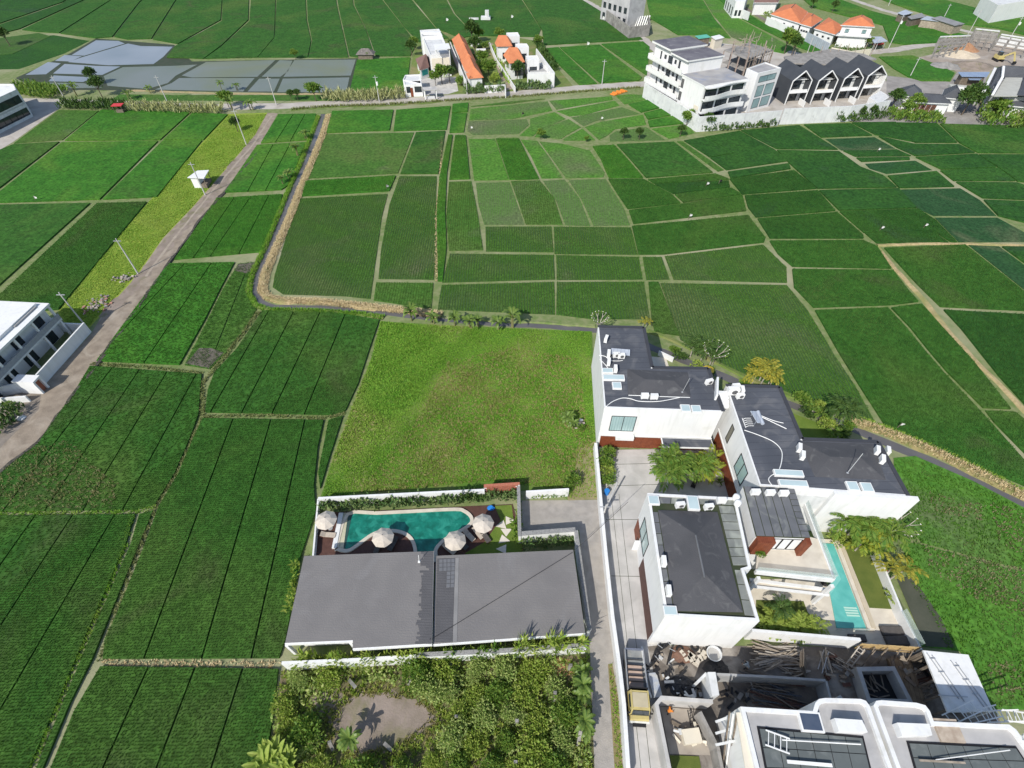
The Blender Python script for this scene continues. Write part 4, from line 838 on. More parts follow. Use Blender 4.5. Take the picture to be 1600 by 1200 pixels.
# umbrellas and loungers
def make_umbrella():
    t = thing('umbrella', 'x', 'umbrella', (0, 0, 0), 'beige umbrellas round the curved pool')
    mb = MB(); n = 8; R = 1.32; v = [(0, 0, 2.75)] + [(R * .5 * cos(2 * pi * i / 16), R * .5 * sin(2 * pi * i / 16), 2.52 - (.02 if i % 2 else 0)) for i in range(16)] + [((R if i % 2 == 0 else R * .93) * cos(2 * pi * i / 16), (R if i % 2 == 0 else R * .93) * sin(2 * pi * i / 16), 2.12 - (0.05 if i % 2 else 0)) for i in range(16)]
    mb.add(v, [[0, 1 + i, 1 + (i + 1) % 16] for i in range(16)] + [[1 + i, 17 + i, 17 + (i + 1) % 16, 1 + (i + 1) % 16] for i in range(16)]); mb.build('canopy', canvas, t)
    MB().tube([(0, 0, 0), (0, 0, 2.82)], .035, 6).build('pole', plank_d, t); MB().prism([(.3 * cos(i * pi / 4), .3 * sin(i * pi / 4)) for i in range(8)], 0, .09).build('base', greyren, t)
    r = MB()
    for i in range(8): a = 2 * pi * i / 8; r.beam((0, 0, 2.66), (R * cos(a), R * sin(a), 2.09), .03, .03)
    r.build('rib', plank_d, t); return t
U0 = make_umbrella()
for k, (p, lb_) in enumerate((((509,812), 'beige umbrella on the timber deck at the left end of the curved pool'), ((598,839), 'beige umbrella on the rounded deck jutting into the curved pool'), ((711,844), 'beige umbrella on the deck close to the shingle roof edge, right of the pool'), ((755,817), 'beige umbrella by the stepping stones at the rounded pool end'))):
    q = G(p, 2.3); q.z = .06
    if k == 0: U0.location = q; U0['label'] = lb_; U0.rotation_euler = (0, 0, .2)
    else: dup(U0, q, .3 * k, lb_)
def make_lounger(m, sc='sun lounger'):
    t = thing('sun_lounger', 'x', 'sun lounger', (0, 0, 0), 'sun loungers round the curved pool')
    f = MB(); f.box((0, 0, .2), (.68, 1.9, .06)); f.build('frame', deckwood, t)
    for x in (-.28, .28):
        for y in (-.85, .85): MB().box((x, y, 0), (.06, .06, .2)).build('leg', deckwood, t)
    c = MB(); c.box((0, -.32, .262), (.62, 1.2, .1)); c.build('seat_pad', m, t)
    b = MB(); b.box((0, .58, .34), (.62, .75, .1), M=Matrix.Rotation(radians(28), 3, 'X')); b.build('back_pad', m, t); return t
LG = make_lounger(beigecush); LD = make_lounger(cush)
for i, (src, p, rz, lb_) in enumerate(((LG, (513,836), 1.5, 'beige sun lounger below the left umbrella on the timber deck'), (LD, (591,854), -.2, 'dark sun lounger under the umbrella on the rounded deck'), (LD, (614,850), -.35, 'dark sun lounger right of the umbrella on the rounded deck'),
        (LG, (702,858), .9, 'beige sun lounger half hidden by the umbrella next to the roof'), (LG, (733,837), .75, 'pale sun lounger between the two right hand umbrellas'), (LG, (747,833), .7, 'pale sun lounger just below the rightmost umbrella'), (LD, (758,838), .6, 'dark wooden sun lounger at the lawn edge'), (LD, (722,850), .8, 'dark sun lounger in shade right of the third umbrella'))):
    q = G(p, .3); q.z = .087
    first = src.get('label') == 'x'
    if first: src.location = q; src.rotation_euler = (0, 0, rz); src['label'] = lb_
    else: dup(src, q, rz, lb_)
q = G((767,793), .3); mb = MB()
for i in range(3): mb.prism([(q.x + (.5 - .12 * i) * cos(a * pi / 4), q.y + .35 * (1 - .2 * i) * sin(a * pi / 4)) for a in range(8)], .087 + .15 * i, .087 + .15 * (i + 1))
mb.build('pool_float', bluem, None, 'bright blue folded pool float on the deck above the rightmost umbrella', 'pool float')
q = G((948,769), .4); mb = MB().prism([(q.x + .32 * cos(a * pi / 5), q.y + .32 * sin(a * pi / 5)) for a in range(10)], .03, .75); mb.prism([(q.x + .35 * cos(a * pi / 5), q.y + .35 * sin(a * pi / 5)) for a in range(10)], .752, .82); mb.build('barrel', bluem, None, 'blue plastic barrel beside the drive wall', 'barrel')
# ================================================================== FARTHER BUILDINGS
def openings(parent, A, B, cols, rows, w, h, z0=.9, dz=3.2, u0=None, u1=None, gm=None, fm=None, n=1, fw=.08):
    L = (V2(B) - V2(A)).length; u0 = .4 if u0 is None else u0; u1 = L - .4 if u1 is None else u1
    for r in range(rows):
        for c in range(cols):
            uc = u0 + (u1 - u0) * (c + .5) / cols; window(parent, A, B, uc - w / 2, uc + w / 2, z0 + r * dz, z0 + r * dz + h, n, gm=gm or darkglass, fm=fm or black, fw=fw)
def block(label, cat, px, z, roofm, wm=white, para=.2, ph=.35, name=None, parent=None, zb=0.0, lip=0.0, m_par=None):
    P = [V2(G(p, z)) for p in px] if not isinstance(px[0], Vector) else px
    t = parent or thing(name or cat.replace(' ', '_'), label, cat, mean(P))
    if area2(P) < 0: P = P[::-1]
    MB().prism(P, zb, z - ph).build('wall', wm, t)
    MB().prism(inset(P, para * .6 - lip), z - ph + .002, z - ph + .1).build('roof', roofm, t)
    if para: MB().ring(inset(P, -lip) if lip else P, para, z - ph - (.0 if not lip else .001), z).build('parapet', m_par or wm, t)
    return t, P
def edge_by_px(P, p, z):                                  # the wall of P that passes nearest to photo point p
    q = V2(G(p, z)); best = None
    for i in range(len(P)):
        a, b = P[i], P[(i + 1) % len(P)]; m = (a + b) / 2; dd = (m - q).length
        if best is None or dd < best[0]: best = (dd, a, b)
    return best[1], best[2]
# ---- two storey house by the dirt road, left
z = 6.6; F0, F1, K0 = V2(G((76,473), z)), V2(G((0,545), z)), V2(G((7,470), z))
d = (F1 - F0).normalized(); nb = Vector((d.y, -d.x)); nb = nb if nb.dot(K0 - F0) > 0 else -nb; LH, DH = 17.0, 9.5
at = lambda u, v: F0 + d * u + nb * v
hs = thing('house', 'white two storey house with balcony beside the dirt road at the left edge', 'house', (*at(8, 4), 0))
MB().prism([at(.2, 1.6), at(LH, 1.6), at(LH, DH), at(.2, DH)], 0, z - .45).build('wall', white, hs)
MB().prism([at(0, 0), at(LH, 0), at(LH, DH), at(0, DH)], z - .448, z - .1, 0, bottom=True).build('roof', white, hs)
MB().prism([at(.7, 1.5), at(LH, 1.5), at(LH, DH - .7), at(.7, DH - .7)], z - .098, z + .35).build('raised_roof', white, hs)
rb = MB(); rb.prism([at(1.2, 1.2), at(6, 1.2), at(6, 1.4), at(1.2, 1.4)], z - .09, z + .15); rb.build('roof_beam', greyren, hs)
MB().prism([at(0, 0), at(LH, 0), at(LH, 1.598), at(0, 1.598)], 3.1, 3.4, 0, bottom=True).build('balcony', offwhite, hs)
MB().prism([at(0, .0), at(LH, .0), at(LH, .08), at(0, .08)], 3.402, 4.3).build('balcony_rail', mat('grey_mesh_rail', (.30,.31,.33), (.25,.26,.28), .7, 3), hs)
for u in (.35, 4.3, 8.2, 12.2, 16.4):
    MB().box((*at(u, .25), 0), (.3, .3, 3.1), atan2(d.y, d.x)).box((*at(u, .25), 3.4), (.3, .3, z - .45 - 3.4), atan2(d.y, d.x)).build('column', white, hs)
fa, fb = at(.2, 1.6), at(LH, 1.6)
for u in (1.3, 6.0, 10.2, 14): window(hs, fa, fb, u, u + 1.9, 3.6, 5.7, 2, gm=darkglass); window(hs, fa, fb, u, u + 2.1, .1, 2.5, 2, gm=darkglass)
gwall('white front wall of the two storey house along the dirt road', [(130.5,504),(50,592)], 0, 2.1, .25, white, zpx=2.1)
wa, wb = V2(G((130.5,504), 2.1)), V2(G((50,592), 2.1)); e = (wb - wa).normalized(); nrm = camside(wa, wb)
mb = MB(); mb.wall(wa + e * .2 - nrm * 5, wa + e * .2 - nrm * .2, 0, 2.0, .22); mb.build('garden_wall', white, None, 'white side wall of the two storey house next to the rubble heap', 'wall')
gt = thing('gate', 'white gate portal with dark red door beside the two storey house', 'gate', G((52,600)))
q = G((40,592), 2.5); az_ = atan2(e.y, e.x)
gp_ = MB(); gp_.box((q.x, q.y, 2.3), (1.5, 3.4, .3), az_); gp_.build('lintel', white, gt)
for s_ in (-.6, .6): MB().box((q.x + s_ * e.x, q.y + s_ * e.y, 0), (.3, 3.2, 2.298), az_).build('side_wall', white, gt)
MB().box((q.x + nrm.x * 1.2, q.y + nrm.y * 1.2, 0), (.9, .1, 2.2), az_).build('door', curtainred, gt)
gwall('white wall left of the red door gate', [(-40,612),(34,597)], 0, 1.9, .25, white, zpx=1.9)
gwall('low white garden wall below the red door gate', [(-40,625),(40,619)], 0, 1.2, .25, white, zpx=1.2)
# ---- shed on the grass verge
sz = 2.7; SP = GP([(292.5,277.5),(308,266.5),(326.5,265.5),(318.5,278.5)], sz)
sh = thing('shed', 'small white shed with flat pale roof standing on the yellow grass verge', 'shed', mean(SP))
MB().prism(SP, sz - .12, sz, 0, bottom=True).build('roof', white, sh); Q = inset(SP, .35); MB().prism([Q[0], Q[1], (Q[1] + Q[2]) / 2, (Q[0] + Q[3]) / 2], 0, sz - .13).build('wall', white, sh)
for p in (Q[2], Q[3]): MB().box((p.x, p.y, 0), (.12, .12, sz - .13)).build('post', plank_d, sh)
MB().prism([(Q[1] + Q[2]) / 2, Q[2], Q[3], (Q[0] + Q[3]) / 2], .03, .9).build('counter', plank_d, sh)
# ---- left edge building by the junction
t, P = block('white flat roofed building at the far left edge beside the road junction', 'building', [(-70,131),(21,131),(25,140),(-70,183)], 7.2, white, offwhite, .25, .3)
a, b = V2(G((25,140), 7.2)), V2(G((-70,183), 7.2)); openings(t, a, b, 9, 2, 2.2, 1.9, .8, 3.3)
t2, P2 = block('', '', [(25,141),(34,158),(2,178),(-70,222),(-70,180)], 3.4, white, offwhite, .2, .3, parent=t)
a, b = V2(G((34,158), 3.4)), V2(G((2,178), 3.4)); openings(t, a, b, 4, 1, 1.8, 2.2, .2)
MB().ring(P, .3, 3.5, 3.8).build('floor_band', white, t)
# ---- compound with orange roofs across the road
t, P = block('white stepped house with roof canopy at the left end of the orange-roofed compound', 'house', [(659,55),(690,54),(703,84),(672,86)], 6.6, offwhite, white, .25, .5)
a, b = edge_by_px(P, (688,88), 6.6); wallpiece(t, a, b, .3, (b - a).length - .3, 2.6, 5.6, .12, cream, 'cream_panel'); window(t, a, b, (b - a).length - 2.4 if a.x < b.x else 1.3, (b - a).length - 1.4 if a.x < b.x else 2.3, 1.0, 4.8, 1, gm=darkglass)
cn = GP([(677,69),(701,67.5),(704,75.5),(680,78)], 8.6); MB().prism(cn, 8.45, 8.6, 0, bottom=True).build('canopy', white, t)
for p in inset(cn, .4): MB().box((p.x, p.y, 6.1), (.2, .2, 2.34)).build('column', white, t)
t, P = block('pale flat roofed rear block behind the stepped house', 'house', [(656,47),(686,45),(691,55),(659,57)], 7.2, greyren, white, .35, .6)
MB().box((*mean(P)[:2], 6.7), (7, 1.8, .7), .06).build('roof_box', white, t)
py = thing('pavilion', 'brown pyramid roofed pavilion in front of the stepped white house', 'pavilion', G((660,112)))
c4 = GP([(649,92),(656,110),(671,105),(668,88)], 3.0); ap = G((665.5,84), 6.3); MB().add([*c4, ap], [[0, 1, 4], [1, 2, 4], [2, 3, 4], [3, 0, 4], [3, 2, 1, 0]]).build('roof', brownroof, py)
MB().prism(inset(c4, .4), 0, 2.98).build('wall', white, py); a, b = [V2(v) for v in inset(c4, .4)[1:3]]; wallpiece(py, a, b, .4, (b - a).length - .3, 1.0, 2.6, .05, tealpanel, 'teal_panel')
t, P = block('small white gatehouse with dark windows beside the road, left of the carport', 'gatehouse', [(629.5,124.5),(633,117),(657,116),(658.5,131)], 3.6, offwhite, white, .25, .4)
P_ = [V2(G((631,131.5), 3.6)), V2(G((658,130.5), 3.6))]
t, P = block('white road side room with brown door between sugar cane and carport', 'room', [(631,126),(658,125),(659,131.5),(632,132.5)], 3.5, offwhite, white, .2, .3)
a, b = edge_by_px(P, (645,133), 3.5); Lw = (b - a).length; window(t, a, b, .4, 1.6, 1.2, 2.9, 1, gm=darkglass); window(t, a, b, Lw * .55, Lw - .2, 1.3, 2.9, 2, gm=darkglass); wallpiece(t, a, b, Lw * .3, Lw * .45, .05, 2.6, .05, timber, 'door')
cpk = thing('carport', 'open grey carport with flat roof beside the white gatehouse', 'carport', G((672,146))); c4 = GP([(660,136),(681,135),(683,140),(662,141)], 2.8)
MB().prism(c4, 2.6, 2.8, 0, bottom=True).build('roof', concrete, cpk)
for p in inset(c4, .3): MB().box((p.x, p.y, 0), (.25, .25, 2.6)).build('column', white, cpk)
MB().prism(inset(c4, .8), .03, .5).build('planter', offwhite, cpk)
oh = thing('long_house', 'long white row house under a stepped orange tile roof', 'house', G((730,110)))
eL0, eL1, eR0, eR1 = [V2(v) for v in GP([(705.6,61.4),(731.5,123.8),(727,61),(756,122)], 4.0)]
MB().prism(inset([eL0, eR0, eR1, eL1], .5), 0, 3.98).build('wall', white, oh)
for k in range(3):
    a, b = k / 3, (k + 1) / 3; c4 = [eL0.lerp(eL1, a), eR0.lerp(eR1, a), eR0.lerp(eR1, b), eL0.lerp(eL1, b)]
    c5 = [eL0.lerp(eL1, a - (.05 if k else 0)), eR0.lerp(eR1, a - (.05 if k else 0)), c4[2], c4[3]]
    mb = MB(); r0, r1 = hip(mb, c5, 4.0 + .05 * k, 6.4 + .05 * k, .5); o = mb.build('roof', orange, oh)
    MB().tube([r0, r1], .12, 6).build('ridge', plain('ridge_tile', (.50,.15,.06), .8), o)
MB().wall(eL0 - Vector((.6, 0)), eL1 - Vector((.6, 0)), 0, 3.2, .25).build('side_wall', white, oh)
for lab, ee, rg, h0, h1 in (('white house with orange hip roof, farther of two beside the grass lane', [(773,67),(780,59.5),(798,60),(801,72.5),(776,73)], 0, 5.0, 7.0), ('white house with orange hip roof, nearer of two beside the grass lane', [(786,86),(797,79),(813,79),(820.4,97),(795.5,99.4)], 0, 5.0, 7.4)):
    q = [V2(v) for v in GP(ee, h0)]; t = thing('house', lab, 'house', mean(q)); MB().prism(inset(q, .6), 0, h0 - .02).build('wall', white, t)
    c = mean(q); a, b = V2(c) + Vector((-1.5, .8)), V2(c) + Vector((1.2, .8)); v = [(*p, h0) for p in q] + [(*a, h1), (*b, h1)]
    MB().add(v, [[0, 1, 5], [0, 5, 6][::-1] if False else [1, 6, 5], [1, 2, 6], [2, 3, 6], [3, 4, 5, 6], [4, 0, 5], [4, 3, 2, 1, 0]]).build('roof', orange, t)
    i0 = inset(q, .6); window(t, i0[4], i0[3], 1.5, 4.5, 1.0, 3.0, 2, gm=darkglass)
for lab, ee, h in (('white flat roofed box house at the back of the lane, farthest', [(791,51),(809,50.5),(812,56),(795,57)], 6.2), ('white flat roofed box house in the middle of the terrace row', [(805,68),(823,68),(826.5,73),(808,73.5)], 5.6), ('white flat roofed box house nearest the boundary wall of the terrace row', [(821,87),(840,86.5),(843,93),(824,94)], 5.2)):
    t, P = block(lab, 'house', ee, h, white, white, .2, .25); a, b = edge_by_px(P, (ee[2][0] - 9, ee[2][1] + 1), h); window(t, a, b, .8, (b - a).length - .8, .4, h - 2, 2, gm=darkglass)
t, P = block('grey walled roof terrace yard behind the road hedge', 'yard', [(823,99),(846,98),(862,112),(825,113)], 3.0, greyren, white, .25, 1.0)
a_, b_ = G((826,128.5)), G((866,137)); gwall('tall white street wall at the right end of the orange-roofed compound', [(824,115.5),(866.5,114)], 0, 4.2, .3, white, zpx=4.2)
gwall('white side wall of the orange-roofed compound beside the rice field', [(866.5,114),(838,76)], 0, 4.2, .3, white, zpx=4.2)
gwall('long white wall on the left of the grass lane', [(805,136),(776,92),(765,66)], 0, 1.6, .25, white)
gwall('white front wall behind the road hedge of the long orange-roofed house', [(757,134),(789,132),(790,141)], 0, 2.2, .25, white)
MB().poly(GP([(789,142),(803,138),(770,68),(762,66)], .05)).build('lane', dirt, kind='structure'); MB().poly(GP([(798,134),(803,136),(772,75),(769,76)], .06)).build('lane_grass', yellowgg, kind='structure')
MB().poly(GP([(640,150),(700,147),(716,142),(712,120),(660,122),(634,134)], .03)).build('compound_yard', concrete, kind='structure')
MB().poly(GP([(640,150),(800,142),(866,137),(895,134),(866,100),(838,64),(760,50),(660,40),(645,90),(640,120)], .02)).build('compound_ground', grassbank, kind='structure')
for k, (pp, lb_) in enumerate((((752,90), 'white garden gate arch nearest the lane centre'), ((742,72), 'white garden gate arch at the back between dark trees'))):
    q = G(pp); t = thing('garden_gate', lb_, 'gate', q); MB().box((q.x, q.y, 2.4), (3.4, 1.2, .3), .05).build('lintel', white, t)
    for s_ in (-1.2, 1.2): MB().box((q.x + s_, q.y, 0), (.8, .9, 2.398), .05).build('pier', white, t)
# ---- the white apartments
WA, WB = V2(G((1004,149))), V2(G((1088,201))); dw = (WB - WA).normalized(); nw = camside(WA, WB)
apt = thing('apartment_building', 'tall white stepped apartment building with balconies facing the terraced rice fields', 'apartment building', (*((WA + WB) / 2 - nw * 6), 0))
LW = (WB - WA).length; at2 = lambda u, v: WA + dw * u - nw * v
U1 = LW * .60
MB().prism([at2(0, 1.6), at2(U1, 1.6), at2(U1, 13), at2(0, 13)], 0, 13.5).build('wall', white, apt)
MB().prism([at2(-.6, .6), at2(U1 * .52, .6), at2(U1 * .52, 13.4), at2(-.6, 13.4)], 14.1, 14.55, 0, 1, bottom=True).build('roof', [white, mat('worn_dark_roof', (.10,.095,.115), (.15,.145,.16), .85, .25, stains=((.24,.23,.24), .4, .55))], apt)
MB().prism([at2(.2, 1.8), at2(U1 * .5, 1.8), at2(U1 * .5, 12.8), at2(.2, 12.8)], 13.502, 14.09).build('roof_storey', white, apt)
MB().prism([at2(U1 * .53, .8), at2(U1 + .3, .8), at2(U1 + .3, 13.2), at2(U1 * .53, 13.2)], 13.502, 13.9, 0, 1).build('roof', [white, MATS['worn_dark_roof']], apt)
for k, zz in enumerate((4.0, 7.2, 10.4)):
    b_ = MB(); b_.prism([at2(-.3, -.2), at2(U1 * .98, -.2), at2(U1 * 1.02, .5), at2(U1 * 1.02, 1.598), at2(-.3, 1.598)], zz - .2, zz, 0, bottom=True); b_.build('balcony', white, apt)
    MB().wall(at2(-.3, -.15), at2(U1 * .99, -.15), zz + .002, zz + 1.15, .18).build('balcony_rail', white, apt)
    MB().wall(at2(-.25, -.05), at2(-.25, 1.59), zz + .003, zz + 1.14, .18).build('balcony_rail', white, apt)
fa, fb = at2(0, 1.6), at2(U1, 1.6)
for zz in (.8, 4.0, 7.2, 10.4):
    for u, w, h0, h1 in ((3.2, .6, 0.1, 2.4), (5.2, 1.0, 1.0, 2.0), (7.2, 2.0, .4, 2.3), (10.2, .9, 1.0, 2.0), (12.2, .8, .1, 2.3)):
        if u + w < U1: window(apt, fa, fb, u, u + w, zz + h0, zz + h1, 1, gm=darkglass)
lo = [at2(U1 + .02, .2), at2(LW - 1.0, .2), at2(LW - 1.2, 14.5), at2(U1 + .02, 14.5)]
MB().prism(lo, 0, 10.3, 0).build('lower_block', white, apt); MB().prism(inset(lo, -.1), 10.302, 10.6, 0, 1).build('roof', [white, mat('patched_roof', (.36,.35,.34), (.26,.255,.26), .9, .3, stains=((.20,.24,.34), .2, .5))], apt)
sA, sB = lo[1], lo[2]; sd_ = (sB - sA).normalized(); sn = camside(sA, sB); sL = (sB - sA).length
for zz in (4.0, 7.2, 10.3):
    pts = [sA + sd_ * (sL * i / 12) + sn * (.9 + .55 * sin(i / 12 * 2 * pi + .4)) for i in range(13)]
    if zz < 10:
        MB().prism([sA] + pts + [sB], zz - .2, zz, 0, bottom=True).build('balcony', white, apt); r = MB()
        for p, q in zip(pts, pts[1:]): r.wall(p, q, zz + .002, zz + 1.1, .16)
        r.build('balcony_rail', white, apt)
    else: MB().prism([sA] + pts + [sB], 10.05, 10.29, 0, bottom=True).build('roof_brim', white, apt)
for zz in (.9, 4.05, 7.25):
    for c in range(3): window(apt, sA, sB, .5 + c * (sL - .6) / 3, .5 + (c + .86) * (sL - .6) / 3, zz, zz + 2.3, 2, gm=darkglass)
fl_ = lo[0], lo[1]; wallpiece(apt, fl_[0], fl_[1], (fl_[1] - fl_[0]).length * .75, (fl_[1] - fl_[0]).length * .95, 4.2, 5.2, .05, cream, 'unpainted_patch')
for zz in (4.2, 7.4): window(apt, fl_[0], fl_[1], .2, 1.3, zz, zz + 2.2, 1, gm=mat('grey_void', (.12,.12,.12), None, .9))
t, P = block('white three storey block with tall windows joined to the right of the apartments', 'building', [(1167,107),(1196,97),(1221,106),(1185,114.5)], 10.4, MATS['patched_roof'], white, .3, .35)
a, b = edge_by_px(P, (1203,110), 10.4); Lw = (b - a).length
window(t, a, b, .12 * Lw, .85 * Lw, 7.8, 9.4, 2, gm=glass); 
for zz, hh in ((3.9, 3.0), (.8, 2.6)): window(t, a, b, .15 * Lw, .45 * Lw, zz, zz + hh, 1, gm=glass); window(t, a, b, .52 * Lw, .9 * Lw, zz, zz + hh, 1, gm=glass)
gwall('white boundary wall below the apartments beside the dark rice field', [(1004,152),(1088,206),(1214,196)], 0, 4.0, .3, offwhite, zpx=0.0)
MB().poly(GP([(1004,149),(1088,202),(1215,194),(1330,187),(1382,180),(1400,150),(1380,120),(1240,80),(1060,60),(1010,110)], .02)).build('building_yard', track, kind='structure')
t = thing('scaffold_building', 'unfinished building wrapped in timber scaffolding behind the apartments', 'building site', G((1170,100)))
SPx = GP([(1132,78),(1170,66),(1208,78),(1168,92)], 7.0); SPx = [V2(p) for p in SPx]
MB().prism(SPx, 6.7, 7.0, 0, bottom=True).build('slab', roughcon, t); MB().prism(inset(SPx, .3), 3.3, 3.55, 0, bottom=True).build('slab', roughcon, t)
for i in range(4):
    for j in range(4):
        p = SPx[0].lerp(SPx[1], i / 3).lerp(SPx[3].lerp(SPx[2], i / 3), j / 3); MB().box((p.x, p.y, 0), (.3, .3, 6.7 + (2.2 if (i + j) % 2 else 0))).build('column', mat('pinkish_concrete', (.36,.29,.25), (.28,.22,.19), .95, 1), t)
for k in range(26):
    i, j = random.random(), random.random(); p = SPx[0].lerp(SPx[1], i).lerp(SPx[3].lerp(SPx[2], i), j); l = random.uniform(1.5, 3.8); a = random.uniform(0, pi)
    MB().beam((p.x, p.y, 7.02), (p.x + cos(a) * .8, p.y + sin(a) * .8, 7 + l), .12, .12).build('scaffold_pole', plank_m, t) if k < 13 else MB().beam((p.x, p.y, 7.3 + .1 * k), (p.x + cos(a) * 4, p.y + sin(a) * 4, 7.4 + .1 * k), .16, .1).build('scaffold_board', plank_m, t)
for i in range(9):
    p = SPx[3].lerp(SPx[2], i / 8) ; MB().beam((p.x, p.y - .5, 0), (p.x, p.y - .5, 8.5), .12, .12).build('scaffold_pole', plank_m, t)
for zz in (2.2, 4.4, 6.4): MB().beam((SPx[3].x, SPx[3].y - .6, zz), (SPx[2].x, SPx[2].y - .6, zz), .1, .15).build('scaffold_rail', plank_m, t)
for lab, c4, zz, m in (('small shed with green sheet roof behind the apartments', [(1086,56),(1104,53.5),(1111,58),(1092,60.5)], 3.2, greensheet), ('small shed with pale sheet roof behind the apartments', [(1111,57),(1124,54),(1132,58.5),(1118,62)], 3.2, acw)):
    q = GP(c4, zz); t = thing('shed', lab, 'shed', mean(q)); MB().prism(q, zz - .1, zz, 0, bottom=True).build('roof', m, t); MB().prism(inset(q, .3), 0, zz - .11).build('wall', cream if m is acw else plank_d, t)
MB().prism(GP([(1225,88),(1300,76),(1350,84),(1370,92),(1290,100),(1230,98)], 3.0), 2.6, 3.0, 0, bottom=True).build('concrete_slab', roughcon, None, 'raw concrete slab under construction behind the black gable houses', 'slab')
for i in range(10):
    q = G((1236 + i * 13.5, 99 - i * .7), 0); MB().tube([q, q + Vector((random.uniform(-.3, .3), 0, random.uniform(3.2, 6)))], .12, 5).build('scaffold_pole', plank_m, None, ('first', 'second', 'third', 'fourth', 'fifth', 'sixth', 'seventh', 'eighth', 'ninth', 'last')[i] + ' bare timber scaffold pole from the left at the slab behind the gable houses', 'pole', 'scaffold poles behind the gable houses')
# ---- four charcoal gable houses
fr = [(1225.6,163.4),(1265,163),(1304,159.5),(1340,155)]
FR = [V2(G(p)) for p in fr]; gd = (FR[3] - FR[0]).normalized(); gnn = Vector((-gd.y, gd.x)); gnn = gnn if gnn.y > 0 else -gnn; gw = (FR[3] - FR[0]).length / 3
for k in range(4):
    o = FR[k]; t = thing('gable_house', ('charcoal gable house with white frame, nearest the white three storey block', 'charcoal gable house with white frame, second from the white block', 'charcoal gable house with white frame, second from the right end', 'charcoal gable house with white frame at the right end of the row')[k], 'house', (*o, 0), 'charcoal gable houses in a row')
    w = gw * .75; D = 11.0; ze, za, z1_ = 6.4, 9.0, 3.2
    at3 = lambda u, v, zz: (*(o + gd * u + gnn * v), zz)
    pr = [(0, z1_), (w, z1_), (w, ze), (w / 2, za), (0, ze)]
    def shellm(a, b, nm, m, v0=0.0, v1=D, th_=.18):
        (u0, y0), (u1, y1) = a, b; dx, dy = u1 - u0, y1 - y0; l = hypot(dx, dy); ox, oy = -dy / l * th_, dx / l * th_
        q = [(u0, y0), (u1, y1), (u1 - ox, y1 - oy), (u0 - ox, y0 - oy)]; vs_ = [at3(*p[:1], v0, p[1]) for p in q] + [at3(*p[:1], v1, p[1]) for p in q]
        MB().add(vs_, [[0, 1, 2, 3], [7, 6, 5, 4], [0, 4, 5, 1], [1, 5, 6, 2], [2, 6, 7, 3], [3, 7, 4, 0]]).build(nm, m, t)
    shellm((0, ze), (w / 2, za), 'roof', gable_d); shellm((w / 2, za), (w, ze), 'roof', gable_d); shellm((0, 0), (0, ze), 'side_wall', gable_d); shellm((w, ze), (w, 0), 'side_wall', gable_d if k < 3 else white)
    fm = MB()
    for a, b in zip(pr, pr[1:] + pr[:1]):
        fm.beam(at3(a[0], -.12, a[1]), at3(b[0], -.12, b[1]), .24, .24)
    fm.beam(at3(0, -.1, 0), at3(0, -.1, z1_), .24, .24); fm.beam(at3(w, -.1, 0), at3(w, -.1, z1_), .24, .24); fm.beam(at3(.2, 1.2, ze - .1), at3(w - .2, 1.2, ze - .1), .18, .2); fm.build('front_frame', white, t)
    MB().prism([at3(.2, 0, 0)[:2], at3(w - .2, 0, 0)[:2], at3(w - .2, D, 0)[:2], at3(.2, D, 0)[:2]], z1_ - .2, z1_ + .02, 0, bottom=True).build('upper_floor', cream if k % 2 else white, t)
    MB().wall(at3(.2, 0.1, 0)[:2], at3(w - .2, .1, 0)[:2], z1_ + .022, z1_ + .7, .12).build('balcony_rail', white, t)
    A3, B3 = at3(.25, 2.4, 0)[:2], at3(w - .25, 2.4, 0)[:2]; MB().prism([A3, B3, at3(w - .25, D - .2, 0)[:2], at3(.25, D - .2, 0)[:2]], .03, z1_ - .21).build('room', offwhite, t)
    MB().prism([A3, B3, at3(w - .25, 2.6, 0)[:2], at3(.25, 2.6, 0)[:2]], z1_ + .03, ze).build('back_wall', offwhite, t)
    window(t, A3, B3, .3, w - 1.6, .1, 2.7, 3, gm=darkglass); window(t, A3, B3, .3, w - 1.6, z1_ + .15, ze - .3, 3, gm=darkglass)
    MB().box((*(o + gd * (w * .72) - gnn * 1.6), .03), (.2, 3.0, 1.6), atan2(gd.y, gd.x)).build('yard_wall', white, t)
gwall('white wall in front of the charcoal gable houses beside the rice field', [(1217,194.5),(1320,190),(1380,181)], 0, 4.2, .3, offwhite, zpx=0.0)
block('white flat topped end block right of the charcoal gable houses', 'outbuilding', [(1358,152),(1376,142),(1391,151),(1374,162)], 3.4, offwhite, white, .2, .15)
# ---- grey roofed houses at the right edge
def hiphouse(label, ee, h0, h1, m, wm=white, parent=None, over=.5):
    q = [V2(v) for v in GP(ee, h0)]; t = parent or thing('house', label, 'house', mean(q)); MB().prism(inset(q, over), 0, h0 - .05).build('wall', wm, t)
    mb = MB(); r0, r1 = hip(mb, q, h0, h1); o = mb.build('roof', m, t); MB().tube([r0, r1], .12, 5).build('ridge', trim, o); MB().ring(inset(q, -.05), .12, h0 - .28, h0 - .02).build('fascia', offwhite, t); return t, inset(q, over)
t, Q = hiphouse('grey hip roofed villa with open veranda behind the round dark tree, left wing', [(1400,148),(1444,153),(1440,140),(1408,137)], 3.6, 5.6, slate)
t, Q = hiphouse('grey hip roofed villa behind the round dark tree, right wing', [(1470,152),(1508,155),(1500,142),(1476,139)], 3.8, 5.9, slate)
t, Q = hiphouse('low grey roofed link between the two hip roofed wings', [(1418,159),(1488,162),(1478,148),(1430,146)], 3.2, 4.4, slate)
